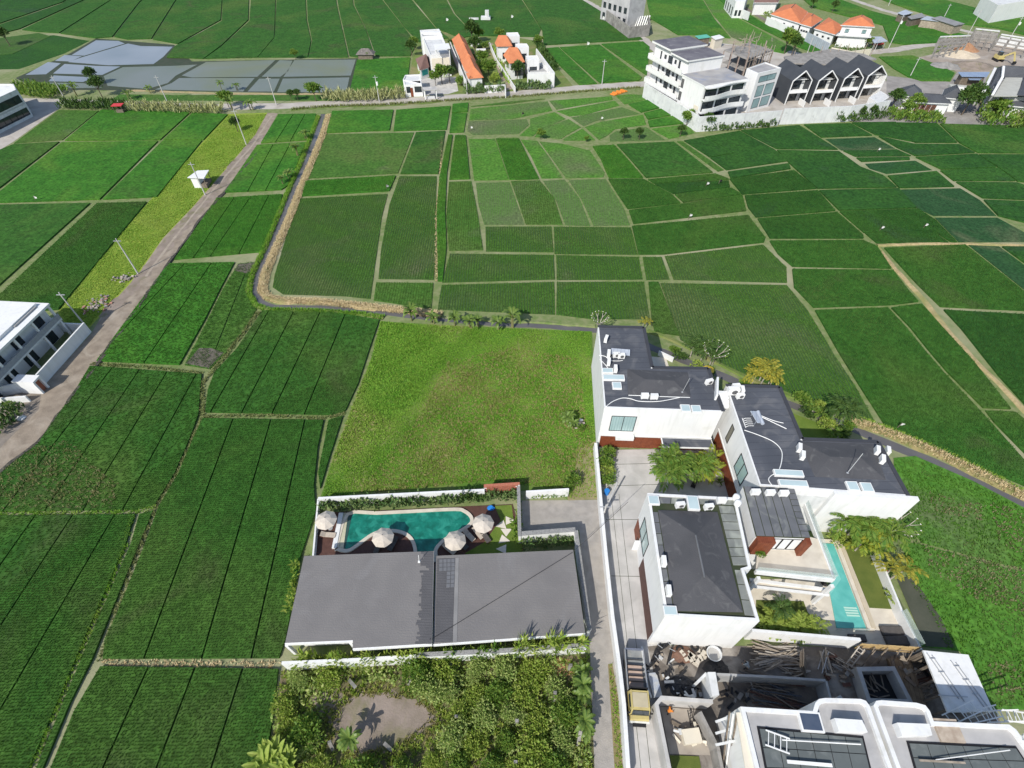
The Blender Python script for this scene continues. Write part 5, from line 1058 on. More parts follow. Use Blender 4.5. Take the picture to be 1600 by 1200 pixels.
a, b = Q[0], Q[1]; window(t, a, b, 2, (b - a).length - 3, .1, 2.6, 4, gm=mat('warm_interior', (.16,.07,.045), (.05,.03,.025), .7, 2), fm=white)
big = thing('large_grey_house', 'large grey house with steep valley roofs and pale concrete roof terrace at the right edge', 'house', G((1580,165)))
BP = [V2(v) for v in GP([(1559,104),(1640,108),(1632,152),(1547,147)], 6.4)]; MB().prism(inset(BP, .4), 0, 6.0).build('wall', greyren, big)
MB().prism([V2(v) for v in GP([(1571,121),(1598,121),(1590,150),(1553,150)], 6.6)], 6.42, 6.6).build('roof_terrace', mat('pale_terrace', (.42,.42,.38), (.37,.37,.335), .95, .6), big)
for q4 in ([(1556,106,7.0), (1566,103,9.0), (1565,121,8.2), (1543,143,6.6)], [(1570,102,9.2), (1640,106,9.2), (1640,122,6.7), (1570,120,6.7)], [(1600,122,6.7), (1640,122,8.5), (1640,150,8.5), (1589,148,6.7)]):
    v = [G(p[:2], p[2]) for p in q4]; mb = MB(); mb.add(v + [p - Vector((0, 0, .25)) for p in v], [[0, 1, 2, 3], [7, 6, 5, 4], [0, 4, 5, 1], [1, 5, 6, 2], [2, 6, 7, 3], [3, 7, 4, 0]]); mb.build('roof', slate, big)
mb = MB(); mb.beam(G((1555,107), 7.2), G((1537,143), 7.0), .7, .5); mb.beam(G((1568,104), 9.3), G((1566,121), 8.5), .6, .4); mb.beam(G((1566,121), 8.4), G((1551,148), 7.0), .6, .4); mb.build('gutter_wall', white, big)
t, Q = hiphouse('slate roofed house with blue gable window at the right edge', [(1568,164),(1650,172),(1650,150),(1589,150)], 4.2, 6.4, slate)
gm_ = MB(); ga = G((1571,172)); mb = MB().prism([(ga.x - 2, ga.y - 1.0), (ga.x + 2.2, ga.y - 2.2), (ga.x + 3.4, ga.y + 2), (ga.x - 1, ga.y + 3)], 0, 3.2).build('bay', mat('blue_grey_wall', (.16,.22,.26), None, .6), t)
MB().prism(GP([(1563,157),(1567,155),(1583,163),(1579,167)], 4.4), 4.2, 4.4, 0, bottom=True).build('bay_roof', greyren, t)
for k in range(4): q = G((1576 + 6 * k, 185 - .5 * k)); MB().box((q.x, q.y, 0), (.35, .35, 2.8)).build('column', white, t)
MB().prism(GP([(1483,131),(1520,134),(1548,137),(1544,143),(1530,160),(1500,152)], .9), 0, .9).build('pale_terrace', MATS['pale_terrace'], None, 'pale paved terrace block below the long blue roof', 'terrace')
bl = thing('long_shed', 'long low shed with blue grey sheet roof beside the small rice plot', 'shed', G((1520,122)))
q = GP([(1497,112.5),(1547,112.5),(1542,120),(1503,119.5)], 3.2); MB().prism(q, 3.1, 3.2, 0, bottom=True).build('roof', bluesheet, bl); MB().prism(inset(q, .5), 0, 3.09).build('wall', plank_d, bl)
q = GP([(1511,120),(1536,120),(1532,125),(1515,124.5)], 2.6); MB().prism(q, 2.5, 2.6, 0, bottom=True).build('side_roof', bluesheet, bl)
gwall('white plastered wall below the long blue roof', [(1486,135),(1535,137)], 0, 2.4, .3, white, zpx=2.4)
# unfinished concrete frames beyond the small rice plot
for lab, c4, hh, nx, ny in (('unfinished concrete frame building left of the yellow excavator', [(1515,62),(1552,66),(1545,80),(1512,76)], 3.4, 3, 2), ('low roofless concrete building in the upper right corner site', [(1555,70),(1640,84),(1630,98),(1545,82)], 3.2, 5, 2), ('row of bare concrete columns beside the village road', [(1462,72),(1508,70),(1500,86),(1455,92)], 2.8, 5, 3)):
    q = [V2(v) for v in GP(c4)]; t = thing('concrete_frame', lab, 'building site', mean(q))
    for i in range(nx + 1):
        for j in range(ny + 1):
            p = q[0].lerp(q[1], i / nx).lerp(q[3].lerp(q[2], i / nx), j / ny); MB().box((p.x, p.y, .02), (.4, .4, hh), .2).build('column', roughcon, t)
    for j in range(ny + 1):
        a, b = q[0].lerp(q[3], j / ny), q[1].lerp(q[2], j / ny); MB().wall(a, b, hh + .022, hh + .4, .35).build('beam', roughcon if j else offwhite, t)
    MB().wall(q[0], q[1], .02, hh - .3, .2).build('block_wall', offwhite if nx == 5 and ny == 2 else roughcon, t)
MB().poly(GP([(1425,92),(1460,84),(1515,58),(1560,66),(1700,80),(1700,112),(1556,104),(1545,112),(1495,113),(1488,108),(1440,96)], .021)).build('site_ground', mat('far_site_soil', (.33,.28,.23), (.24,.20,.165), .95, .15, bump=.3, bscale=2, stains=((.45,.42,.38), .12, .5)), kind='structure')
MB().poly(GP([(1385,118),(1420,122),(1485,128),(1495,113),(1545,112),(1530,160),(1640,180),(1640,215),(1470,192),(1330,190),(1385,178)], .0205)).build('village_ground', mat('village_ground', (.30,.28,.26), (.22,.205,.19), .95, .3, bump=.2), kind='structure')
for k, (px, r_, h_, m, lb_) in enumerate((((1508,78), 5, 2.4, mat('orange_soil', (.36,.20,.11), (.28,.15,.085), .95, 1, bump=.5), 'heap of orange soil beside the concrete columns'), ((1500,86), 7, 1.6, mat('pale_sand', (.55,.47,.36), (.47,.40,.30), .95, 1, bump=.3), 'heap of pale sand beside the concrete columns'), ((1534,58), 5, 2.2, mat('grey_gravel', (.20,.185,.17), (.15,.14,.13), .95, 3, bump=.6), 'heap of grey gravel by the village road'), ((1476,104), 6, 1.5, roughcon, 'low heap of spoil behind the small rice plot'), ((1520,104), 8, 1.6, soil, 'long heap of brown spoil above the blue roof'))):
    q = G(px); mb = MB(); n = 12; vs_ = [(q.x, q.y, h_)]
    for ring_ in (.35, .7, 1.0): vs_ += [(q.x + r_ * ring_ * cos(2 * pi * i / n) * random.uniform(.85, 1.15), q.y + r_ * .7 * ring_ * sin(2 * pi * i / n) * random.uniform(.85, 1.15), h_ * (1 - ring_) * random.uniform(.8, 1.2) if ring_ < 1 else .0) for i in range(n)]
    mb.add(vs_, [[0, 1 + i, 1 + (i + 1) % n] for i in range(n)] + [[1 + k2 * n + i, 1 + (k2 + 1) * n + i, 1 + (k2 + 1) * n + (i + 1) % n, 1 + k2 * n + (i + 1) % n] for k2 in range(2) for i in range(n)]); mb.build('soil_heap', m, None, lb_, 'heap')
q = G((1558,95)); ex = thing('excavator', 'yellow excavator working among the concrete walls near the right edge', 'excavator', q)
for s_ in (-.9, .9): MB().box((q.x + s_, q.y, .02), (.5, 3.0, .8)).build('track', black, ex)
MB().box((q.x, q.y, .82), (2.3, 2.6, 1.1)).build('body', yellowm, ex); MB().box((q.x - .6, q.y - .4, 1.93), (1.0, 1.3, 1.1)).build('cab', darkglass, ex)
MB().beam((q.x + .4, q.y - 1, 1.6), (q.x + 1.6, q.y - 3.4, 3.6), .35, .5).build('boom', yellowm, ex); MB().beam((q.x + 1.6, q.y - 3.4, 3.6), (q.x + 2.2, q.y - 4.8, 1.2), .3, .4).build('arm', yellowm, ex); MB().box((q.x + 2.3, q.y - 5, .4), (.9, .7, .8)).build('bucket', black, ex)
# ---- orange roofed villas, upper right
for lab, ee, h0, h1 in (('white villa with orange hip roof, leftmost and largest of the upper right row', [(1204,22),(1252,37),(1262,18),(1225,8)], 4.0, 6.6), ('orange roofed villa second from the left in the upper right row', [(1250,37),(1268,42),(1286,30),(1262,19)], 4.2, 6.0), ('orange roofed villa third from the left in the upper right row', [(1272,44),(1305,54),(1320,42),(1295,27)], 4.0, 6.0)):
    t, Q = hiphouse(lab, ee, h0, h1, orange_b); a, b = edge_by_px(Q, ((ee[0][0] + ee[1][0]) / 2, (ee[0][1] + ee[1][1]) / 2), h0); openings(t, a, b, 3, 1, .9, .6, 1.9)
t, Q = hiphouse('two storey white house with small orange hip roof at the right end of the row', [(1314,39),(1367,42),(1362,30),(1328,28)], 7.0, 9.0, orange_b)
a, b = edge_by_px(Q, (1340,42), 7.4); Lw = (b - a).length; window(t, a, b, 1.5, 2.8, 4.6, 5.8, 2); window(t, a, b, Lw - 3, Lw - 1.6, 4.6, 5.8, 2); MB().ring(inset(Q, -.8), .9, 3.6, 3.9).build('eave_band', offwhite, t)
gwall('white street wall below the upper right orange-roofed villas', [(1199,26),(1252,50)], 0, 2.6, .3, white); gwall('grey sheet fence between the dark gates of the orange-roofed villas', [(1262,50),(1297,68)], 0, 3.2, .2, silver, name='sheet_fence', cat='fence')
gwall('white wall with plants below the two storey orange-roofed house', [(1300,74),(1330,80),(1362,76)], 0, 2.2, .3, cream)
for px, lb_ in (((1256,47), 'dark vehicle gate between white street wall and grey sheet fence'), ((1302,63), 'dark car port gate left of the two storey orange-roofed house')):
    q = G(px); t = thing('gate', lb_, 'gate', q); MB().box((q.x, q.y, 0), (5, 3, 2.2), -.45).build('gate_panel', black, t); MB().box((q.x, q.y, 2.202), (5.4, 3.4, .12), -.45).build('gate_roof', slate, t)
def car(label, px, rz, m, z=0):
    q = G(px, z); t = thing('parked_car', label, 'car', q); R = Matrix.Rotation(rz, 3, 'Z'); T = lambda x, y, zz: Vector(q) + R @ Vector((x, y, zz))
    mb = MB(); mb.add([T(*v) for v in [(-2.1, -.85, .35), (2.1, -.85, .35), (2.1, .85, .35), (-2.1, .85, .35), (-2.05, -.8, .9), (2.0, -.8, .8), (2.0, .8, .8), (-2.05, .8, .9)]], [[3, 2, 1, 0], [4, 5, 6, 7], [0, 1, 5, 4], [1, 2, 6, 5], [2, 3, 7, 6], [3, 0, 4, 7]]); mb.build('body', m, t)
    mb = MB(); mb.add([T(*v) for v in [(-1.9, -.75, .9), (1.0, -.75, .85), (1.0, .75, .85), (-1.9, .75, .9), (-1.5, -.65, 1.45), (.4, -.65, 1.45), (.4, .65, 1.45), (-1.5, .65, 1.45)]], [[4, 5, 6, 7], [0, 1, 5, 4], [1, 2, 6, 5], [2, 3, 7, 6], [3, 0, 4, 7]]); mb.build('cabin', darkglass, t)
    for x in (-1.35, 1.35):
        for y in (-.8, .8): MB().tube([T(x, y - .1, .32), T(x, y + .1, .32)], .32, 10).build('wheel', tyre, t)
    return t
car('red car parked under the grey canopy of the two storey orange-roofed house', (1371,71), .4, plain('red_paint', (.42,.04,.03), .3))
cpk = thing('carport', 'grey carport canopy over the red car, right of the two storey orange-roofed house', 'carport', G((1374,72))); c4 = GP([(1360,57),(1377,57),(1387,64),(1366,67)], 3.0); MB().prism(c4, 2.8, 3.0, 0, bottom=True).build('roof', silver, cpk)
for p in inset(c4, .4): MB().box((p.x, p.y, 0), (.15, .15, 2.8)).build('post', steel, cpk)
# ---- upper edge: grey unfinished block, brown roofs, shacks
t, P = block('grey unfinished concrete block at the top edge beside the far track', 'building', [(942,-12),(985,-14),(1010,-4),(985,0)], 9.5, roughcon, mat('cement_render', (.42,.42,.42), (.34,.34,.345), .9, .4, stains=((.22,.22,.22), .3, .55)), .2, .3)
a, b = edge_by_px(P, (962,-6), 9.5); openings(t, a, b, 5, 2, 1.6, 2.0, 1, 3.6)
gwall('grey concrete yard wall in front of the unfinished block', [(943,12),(985,42),(1016,38),(1014,25)], 0, 4.0, .3, roughcon)
for k in range(6): q = G((992 + 3.6 * k, 42 - .3 * k)); MB().beam(q, q + Vector((1.0, 1.0, 3.4)), .5, .12).build('leaning_board', acw, None, ('first', 'second', 'third', 'fourth', 'fifth', 'last')[k] + ' from the left of the white boards leaning on the grey yard wall', 'board', 'white boards leaning on the yard wall')
t, Q = hiphouse('white house with red brown roof at the top edge left of the orange roofs', [(1178,4),(1216,4),(1222,-10),(1180,-12)], 4.5, 7.0, brownroof)
t, P = block('white house with tall dark windows at the top edge by the garden path', 'house', [(1137,-12),(1172,-14),(1165,2),(1150,2)], 6, white, white); a, b = edge_by_px(P, (1146,-4), 6); openings(t, a, b, 4, 1, 1.2, 3, .6); openings(t, P[0], P[1], 2, 1, 1, 2)
gwall('old stained garden wall along the path at the top edge', [(1154,12),(1172,19)], 0, 3.2, .3, offwhite); gwall('white garden wall with hedge below the red brown roof', [(1182,14),(1213,10)], 0, 1.8, .3, white)
for lab, c4, zz, m in (('pale sheet roofed shack nearest the upper left of the shack row', [(1402,20),(1415,15),(1427,20),(1412,24)], 3, silver), ('grey sheet roofed shack in the middle of the shack row', [(1418,26),(1440,20),(1447,26),(1424,30)], 3, mat('old_grey_sheet', (.27,.27,.27), (.20,.20,.20), .8, .8)), ('timber shack with long pale roof edge in the shack row', [(1438,30),(1472,34),(1478,30),(1448,25)], 3, silver), ('large grey roofed timber shack at the right end of the shack row', [(1455,28),(1470,25),(1508,37),(1492,40)], 3.4, MATS['old_grey_sheet'])):
    q = GP(c4, zz); t = thing('shack', lab, 'shack', mean(q)); MB().prism(q, zz - .1, zz, 0, bottom=True).build('roof', m, t); MB().prism(inset(q, .4), 0, zz - .11).build('wall', plank_m if 'timber' in lab else plank_d, t)
t, P = block('large white building at the top right corner', 'building', [(1535,-6),(1590,-10),(1620,-2),(1560,8)], 6.5, offwhite, white, .2, .3); 
MB().poly(GP([(1475,-14),(1535,0),(1640,18),(1700,28),(1700,-30),(1470,-40)], .02)).build('village_ground', soil, kind='structure')
# ---- thatch hut and oddments in far fields
q = G((573,92)); t = thing('field_hut', 'small grey thatched hut at the edge of the far rice fields', 'hut', q); MB().box((q.x, q.y, 0), (5, 3, 1.8)).build('wall', plank_d, t); mb = MB(); hip(mb, [(q.x - 3.2, q.y - 2), (q.x + 3.2, q.y - 2), (q.x + 3.2, q.y + 2), (q.x - 3.2, q.y + 2)], 1.802, 3.3); mb.build('roof', mat('thatch', (.20,.18,.165), (.12,.11,.10), .95, 2, bump=.8), t)
q = G((759,31)); t = thing('field_shrine', 'pale stone shrine with wall in the far rice field', 'shrine', q); MB().box((q.x, q.y, 0), (4, 3, 1.2)).build('base', offwhite, t); MB().box((q.x + .6, q.y, 1.202), (1.6, 1.6, 2.2)).build('tower', offwhite, t); MB().box((q.x - 5, q.y - 1, 0), (4, .4, 1.0)).build('side_wall', offwhite, t)
q = G((183,163), 2.4); t = thing('roadside_stall', 'small stall with red canopy on the main road verge', 'stall', q); MB().box((q.x, q.y, 2.2), (2.9, 2.1, .15), .1).build('canopy', redm, t)
for dx, dy in ((-1.2, -.8), (1.2, -.8), (1.2, .8), (-1.2, .8)): MB().tube([(q.x + dx, q.y + dy, 0), (q.x + dx, q.y + dy, 2.2)], .06, 5).build('post', plank_d, t)
MB().box((q.x, q.y, 0), (2, 1.0, 1.0), .1).build('counter', plank_d, t)
# orange plastic sheet at the roadside field
q = [G(p) for p in ((953,148), (975,140), (983,143), (960,150))]; mb = MB(); 
for i in range(7):
    a, b = q[0].lerp(q[1], i / 7), q[3].lerp(q[2], i / 7); mb.prism([V2(a), V2(a.lerp(q[1], .13)), V2(b.lerp(q[2], .13)), V2(b)], .1, .35 + .25 * (i % 2))
mb.build('plastic_sheet', orangenet, None, 'bright orange plastic sheet crumpled on the field edge left of the apartments', 'plastic sheet')
# ---- power poles
def upole(label, b, tp, n=0, r=.14):
    B = G(b); h = above(tp, B); t = thing('power_pole', label, 'power pole', B, 'concrete power poles along the roads')
    MB().tube([B, B + Vector((0, 0, h))], [r, r * .6], 8).build('pole', palebark if n == 2 else concrete_pole, t)
    MB().beam(B + Vector((-.7, 0, h - .5)), B + Vector((.7, 0, h - .5)), .1, .12).build('cross_arm', steel, t)
    if n: MB().box((B.x + .25, B.y - .1, h - 2.6), (.5, .5, .9)).build('transformer', acw, t)
concrete_pole = plain('pole_concrete', (.50, .49, .47), .9)
for a in (('power pole at the rubble end of the house wall, left', (134.2,510), (91.7,456.8)), ('power pole on the dirt road between rubble heap and shed', (216,428), (180,373)), ('power pole in front of the small white shed', (321,305), (295,254)),
          ('power pole on the grass verge nearest the main road', (385,226), (367,170)), ('power pole on the main road at the dirt road junction', (432,164), (418,120)), ('power pole among the sugar cane beside the main road', (593,160), (584.5,118), 1),
          ('power pole left of the red stall on the main road', (103,157), (85,117)), ('tall power pole right of the red stall on the main road', (261.5,159.5), (242,118)), ('pole in front of the long orange-roofed house', (730,148), (727,110)),
          ('crooked pale pole beside the field right of the orange-roofed compound', (940.5,132), (945,93)), ('tall pole at the road bend by the red car', (1388,76), (1415.5,24), 1), ('pole behind the third gable house', (1258,92), (1270,58)),
          ('pole at the corner of the small rice plot', (1422,119.5), (1438,90)), ('tall pole in front of the shack row', (1505.5,66.7), (1533,15.7)), ('pole at the upper right road bend', (1576.7,62), (1597,26), 1),
          ('pole behind the timber shack', (1475,27), (1486,6)), ('pole near the left end of the shack row', (1388,9), (1394,-2)), ('short pole left of the red car', (1366,80), (1372,60)), ('pole on the drive wall near the parking bay', (942,809), (951,790))): upole(*a)
q = G((943,808)); MB().tube([q + Vector((-.1, .15, 0)), q + Vector((1.75, 3.2, 3.1))], .11, 7).build('leaning_pole', greyren, None, 'grey leaning pole over the drive wall next to the blue barrel', 'pole')
# flags and scarecrows
for k, (px, c, lb_) in enumerate((((1373,362), acw, 'white rag flag left of the pair in the dark right hand paddies'), ((1441,358), acw, 'white rag flag right of the pair in the dark right hand paddies'), ((1369,239), acw, 'cream rag flag in the upper right paddies'), ((1122,289), black, 'black cloth scarecrow on a pole in the paddies above the villas'), ((1102,293), acw, 'pale scarecrow beside the black cloth scarecrow'), ((815,183), black, 'black scarecrow in the terraced field by the main road'), ((938,190), acw, 'white scarecrow figure in the terraced fields left of the apartments'), ((735,205), acw, 'white post shrine at the corner of the terraced fields'), ((57,315), acw, 'white sack on the bund at the left edge'), ((604,297), steel, 'grey scarecrow standing on the bund below the olive field'), ((1075,343), acw, 'small pale flag on the bund of the central paddies'), ((916,76), acw, 'white flag in the far field left of the apartments'), ((940,35), acw, 'white flag far off below the track'), ((697,38), acw, 'white flag pole in the far field above the orange roofs'), ((798,33), acw, 'white flag right of the field shrine'), ((792,4), acw, 'white flag at the top edge of the far field'), ((1400,670), acw, 'white bag on a stick by the canal bank right of the villas'))):
    q = G(px); t = thing('scarecrow', lb_, 'scarecrow', q, 'rag flags and scarecrows in the rice fields'); s_ = .8 if px[1] > 150 else 1.3
    MB().tube([q, q + Vector((.15, 0, 1.7 * s_))], .05, 5).build('stick', plank_d, t)
    mb = MB(); o = q + Vector((.12, 0, 1.0 * s_)); mb.add([o + Vector(v) * s_ for v in ((0, 0, 0), (.5, .1, -.1), (.8, 0, .3), (.6, -.1, .6), (.1, 0, .7), (.3, .12, .3))], [[0, 1, 5], [1, 2, 5], [2, 3, 5], [3, 4, 5], [4, 0, 5]]); mb.build('rag', c, t)
# ================================================================== BUILDING SITE, TRUCK, ROW HOUSES AT THE LOWER EDGE
gwall('long grey block wall across the building site', [(1112,1053),(1200,1057),(1290,1063)], 0, 2.4, .22, greyren, zpx=2.4)
gwall('grey return wall at the right end of the long site wall', [(1291,1064),(1300,1100)], 0, 2.3, .2, greyren, zpx=2.3)
rm = thing('unroofed_room', 'unroofed grey room with pale wall tops beside the truck', 'building site', G((1070,1140)))
MB().path(GP([(1114,1096),(1034,1090),(1026,1100),(1052,1230)], 2.6), 0, 2.6, .34).build('wall', concrete, rm)
MB().path(GP([(1094,1112),(1122,1168),(1134,1230)], 2.2), 0, 2.2, .3).build('wall', roughcon, rm)
MB().prism(GP([(1046,1180),(1092,1182),(1100,1230),(1055,1230)], .05), .032, .12).build('grass_floor', lawn, rm); MB().prism(GP([(1032,1104),(1096,1110),(1110,1180),(1046,1178)], .05), .032, .06).build('floor', mat('dusty_floor', (.36,.32,.27), (.27,.235,.20), .95, .7, bump=.3), rm)
cb = thing('broken_column', 'pale broken concrete column stub standing at the end of the long site wall', 'column', G((1114,1075)))
MB().prism(GP([(1106,1050),(1118,1050),(1124,1086),(1113,1088)], 3.0), .03, 3.0).build('core', offwhite, cb); MB().path(GP([(1106,1050),(1092,1064)], 2.6), .03, 2.2, .25).build('stub_wall', offwhite, cb)
pit = thing('open_tank', 'open grey concrete tank with dark inside on the building site', 'tank', G((1380,1070)))
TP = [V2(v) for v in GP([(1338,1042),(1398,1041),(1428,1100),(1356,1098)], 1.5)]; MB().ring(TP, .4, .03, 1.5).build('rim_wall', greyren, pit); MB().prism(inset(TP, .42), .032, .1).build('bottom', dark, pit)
for k in range(12):
    p = TP[0].lerp(TP[1], random.uniform(.2, .8)).lerp(TP[3].lerp(TP[2], random.uniform(.2, .8)), random.uniform(.2, .8)); a = random.uniform(0, pi); MB().beam((p.x, p.y, .2 + .04 * k), (p.x + cos(a) * 1.2, p.y + sin(a) * 1.2, .22 + .05 * k), .12, .06).build('plank', plank_d, pit)
# roof slab with timber walls at the right
sl = thing('site_shelter', 'white flat slab shelter with brown timber sides at the edge of the paddy', 'shelter', G((1500,1065)))
SL = [V2(v) for v in GP([(1442,1016),(1513,1023),(1553,1112),(1481,1113)], 3.3)]; MB().prism(SL, 3.1, 3.3, 0, bottom=True).build('slab', white, sl)
MB().path([SL[1] + Vector((-.2, -.1)), SL[2] + Vector((-.2, 0))], 0, 3.08, .2).build('wall', offwhite, sl); MB().path([SL[0] + Vector((.3, -.2)), SL[1] + Vector((-.4, -.2))], 0, 3.08, .2).build('wall', plank_d, sl)
for k in range(5): p = SL[0].lerp(SL[3], .02 + k * .235); MB().box((p.x + .15, p.y, 0), (.18, .18, 3.08)).build('post', plank_d, sl)
MB().prism([SL[0] + Vector((.3, 0)), SL[3] + Vector((.3, 0)), SL[3] + Vector((-1.6, 0)), SL[0] + Vector((-2.0, 0))], .05, .4).build('plank_floor', mat('brown_boards', (.22,.17,.11), (.15,.11,.075), .9, 2, stripes=((.09,.07,.05), .4, .1, .2)), sl)
def ladder(label, A, B, w, n, m=None, up=Vector((0, 0, 1)), r=.06):
    A, B = Vector(A), Vector(B); d = (B - A).normalized(); s = d.cross(up).normalized() * w / 2; t = thing('ladder', label, 'ladder', A)
    MB().beam(A - s, B - s, r * 1.6, r * 1.6).build('rail', m or acw, t); MB().beam(A + s, B + s, r * 1.6, r * 1.6).build('rail', m or acw, t)
    for k in range(n): p = A.lerp(B, (k + .5) / n); MB().beam(p - s, p + s, r, r).build('rung', m or acw, t)
    return t
for k in range(2):
    p = G((1460 + 38 * k, 1045 + 12 * k), 3.32); sf = MB()
    sf.beam(p + Vector((0, 1.4, .04)), p + Vector((.9, -2.6, .04)), .07, .07).beam(p + Vector((.4, 1.2, .04)), p + Vector((1.3, -2.8, .04)), .07, .07)
    for j in range(3): sf.beam(p + Vector((.2 * j, .9 - 1.2 * j, .09)), p + Vector((.55 + .25 * j, .9 - 1.2 * j, .09)), .05, .05)
    sf.build('scaffold_shadow', steel, None, ('left' if k == 0 else 'right') + ' frame of bars drawn as scaffold shadow on the white slab shelter', 'shadow frame')  # flat bars added as the scaffold's shadow lines on the slab
MB().beam(G((1466,1086), 3.45), G((1512,1089), 3.45), .07, .07).build('shadow_bar', steel, None, 'steel bar drawn as scaffold shadow across the white slab shelter', 'tube')  # one more scaffold shadow line, added as a bar
# piles
def pile(label, p, L, W_, n, m, h=.5, ang=0.0, group=None, th_=.09):
    q = G(p, .2); t = thing('timber_pile', label, 'timber pile', q)
    for k in range(n):
        a = ang + random.gauss(0, .22); l = L * random.uniform(.45, 1); x, y = random.uniform(-.15, .15) * L, random.uniform(-.5, .5) * W_; z0 = .08 + h * random.random() * (1 - abs(y / W_)); dz = random.uniform(-.12, .2)
        c, s_ = cos(a) * l / 2, sin(a) * l / 2; MB().beam((q.x + x - c, q.y + y - s_, z0), (q.x + x + c, q.y + y + s_, z0 + abs(dz)), random.uniform(.05, .15), th_ * .7).build('plank', m[k % len(m)] if isinstance(m, list) else m, t)
pile('long heap of pale timber offcuts below the white boundary wall', (1214,1026), 5.0, 1.9, 95, [plank_m, plank_d, plank_m, palebark], .9, -.08)
pile('dark heap of boards lying in the shade behind the long grey site wall', (1212,1082), 5.5, 3.0, 44, [plank_d, MATS['grey_timber'], slate, deckwood], .7, -.3)
pile('short stack of boards by the leaning plywood sheet', (1243,1050), 2.6, .8, 10, [palebark, plank_d], .5, 0)
pile('bundle of steel and timber props right of the leaning plywood sheet', (1286,1036), 2.4, .8, 12, [palebark, plank_m, steel], .9, 1.3)
pile('loose props lying beside the open tank', (1320,1042), 3.6, 1.4, 9, [plank_d, palebark], .6, -.4)
pile('loose boards on the brown floor under the white slab shelter', (1440,1065), 3.2, 3.0, 14, [plank_d, deckwood, plank_m], .4, .3)
q = G((1262,1040)); mb = MB(); 
for k in range(3): mb.box((q.x - .4 + .05 * k, q.y - .6 + .15 * k, .05), (1.5, .06, 3.0), .9, M=Matrix.Rotation(1.2, 3, 'Z') @ Matrix.Rotation(-.55 + .05 * k, 3, 'X'))
mb.build('plywood_sheet', plank_d, None, 'plywood sheets leaning upright beside the pale timber heap', 'plywood')
ladder('bamboo ladder frame lying against the open tank', G((1326,1040), .3), G((1347,1012), 2.4), .5, 6, palebark)
for k in range(3): MB().beam(G((1330 + 14 * k, 1044), .2), G((1352 + 16 * k, 1016), 2.3), .09, .09).build('timber_prop', plank_d, None, ('left', 'middle', 'right')[k] + ' timber prop slanting between open tank and bamboo screen', 'prop')
q = G((1113,1024)); n = 14; mb = MB(); ring_ = lambda r, z: [(q.x + r * cos(2 * pi * i / n), q.y + r * sin(2 * pi * i / n), z) for i in range(n)]
mt = thing('mortar_tub', 'round pale mortar tub on the dirty ground below the white villa wall', 'tub', q); mb.add(ring_(.55, .03) + ring_(.8, .75) + ring_(.72, .75) + ring_(.55, .3), [[k * n + i, k * n + (i + 1) % n, (k + 1) * n + (i + 1) % n, (k + 1) * n + i] for k in range(3) for i in range(n)]); mb.build('tub', offwhite, mt); MB().poly([(v[0], v[1], .5) for v in ring_(.62, 0)]).build('mortar', concrete, mt)
for k, (px, lb_) in enumerate((((1085,1012), 'worn tyre lying behind the cement bags'), ((1108,1010), 'dark tyre leaning behind the mortar tub'), ((1062,1016), 'tyre lying next to the rusty heap'))):
    q = G(px); ty = MB(); R_, r_ = .34, .13; ty.add([(q.x + (R_ + r_ * cos(b)) * cos(a), q.y + (R_ + r_ * cos(b)) * sin(a), .16 + r_ * sin(b)) for a in [2 * pi * i / 14 for i in range(14)] for b in [2 * pi * j / 6 for j in range(6)]], [[i * 6 + j, ((i + 1) % 14) * 6 + j, ((i + 1) % 14) * 6 + (j + 1) % 6, i * 6 + (j + 1) % 6] for i in range(14) for j in range(6)]); ty.build('tyre', tyre, None, lb_, 'tyre', smooth=True)
q = G((1084,1028)); cbp = thing('cement_bags', 'spilled heap of pale cement bags left of the mortar tub', 'cement bags', q)
for k in range(13): a = random.uniform(0, pi); MB().box((q.x + random.uniform(-1.2, 1.2), q.y + random.uniform(-.6, .6), .04 + .14 * (k % 3)), (.62, .38, .15), a).build('bag', mat('cement_bag', (.52,.47,.39), (.44,.40,.33), .9, 3), cbp)
def heap(label, p, r_, h_, m, sy=.7):
    q = G(p); mb = MB(); n = 14; vs_ = [(q.x, q.y, h_)]
    for ring in (.3, .6, .85, 1.0): vs_ += [(q.x + r_ * ring * cos(2 * pi * i / n) * random.uniform(.8, 1.2), q.y + r_ * sy * ring * sin(2 * pi * i / n) * random.uniform(.8, 1.2), h_ * (1 - ring) * random.uniform(.7, 1.3) + .02 * (ring < 1)) for i in range(n)]
    mb.add(vs_, [[0, 1 + i, 1 + (i + 1) % n] for i in range(n)] + [[1 + k2 * n + i, 1 + (k2 + 1) * n + i, 1 + (k2 + 1) * n + (i + 1) % n, 1 + k2 * n + (i + 1) % n] for k2 in range(3) for i in range(n)]); return mb.build('heap', m, None, label, 'heap')
heap('rusty brown heap between the motorbikes and the cement bags', (1066,1022), 1.3, .5, mat('rust_soil', (.20,.11,.075), (.13,.08,.06), .95, 2, bump=.6))
heap('dark wet heap of soil beside the mortar tub', (1118,1044), 1.4, .3, mat('wet_soil', (.04,.037,.035), (.06,.055,.05), .6, 2, bump=.6)); heap('heap of black scrap in front of the unroofed room', (1064,1072), 1.5, .7, mat('black_scrap', (.05,.052,.058), (.025,.026,.03), .8, 4, bump=.9, bscale=6))
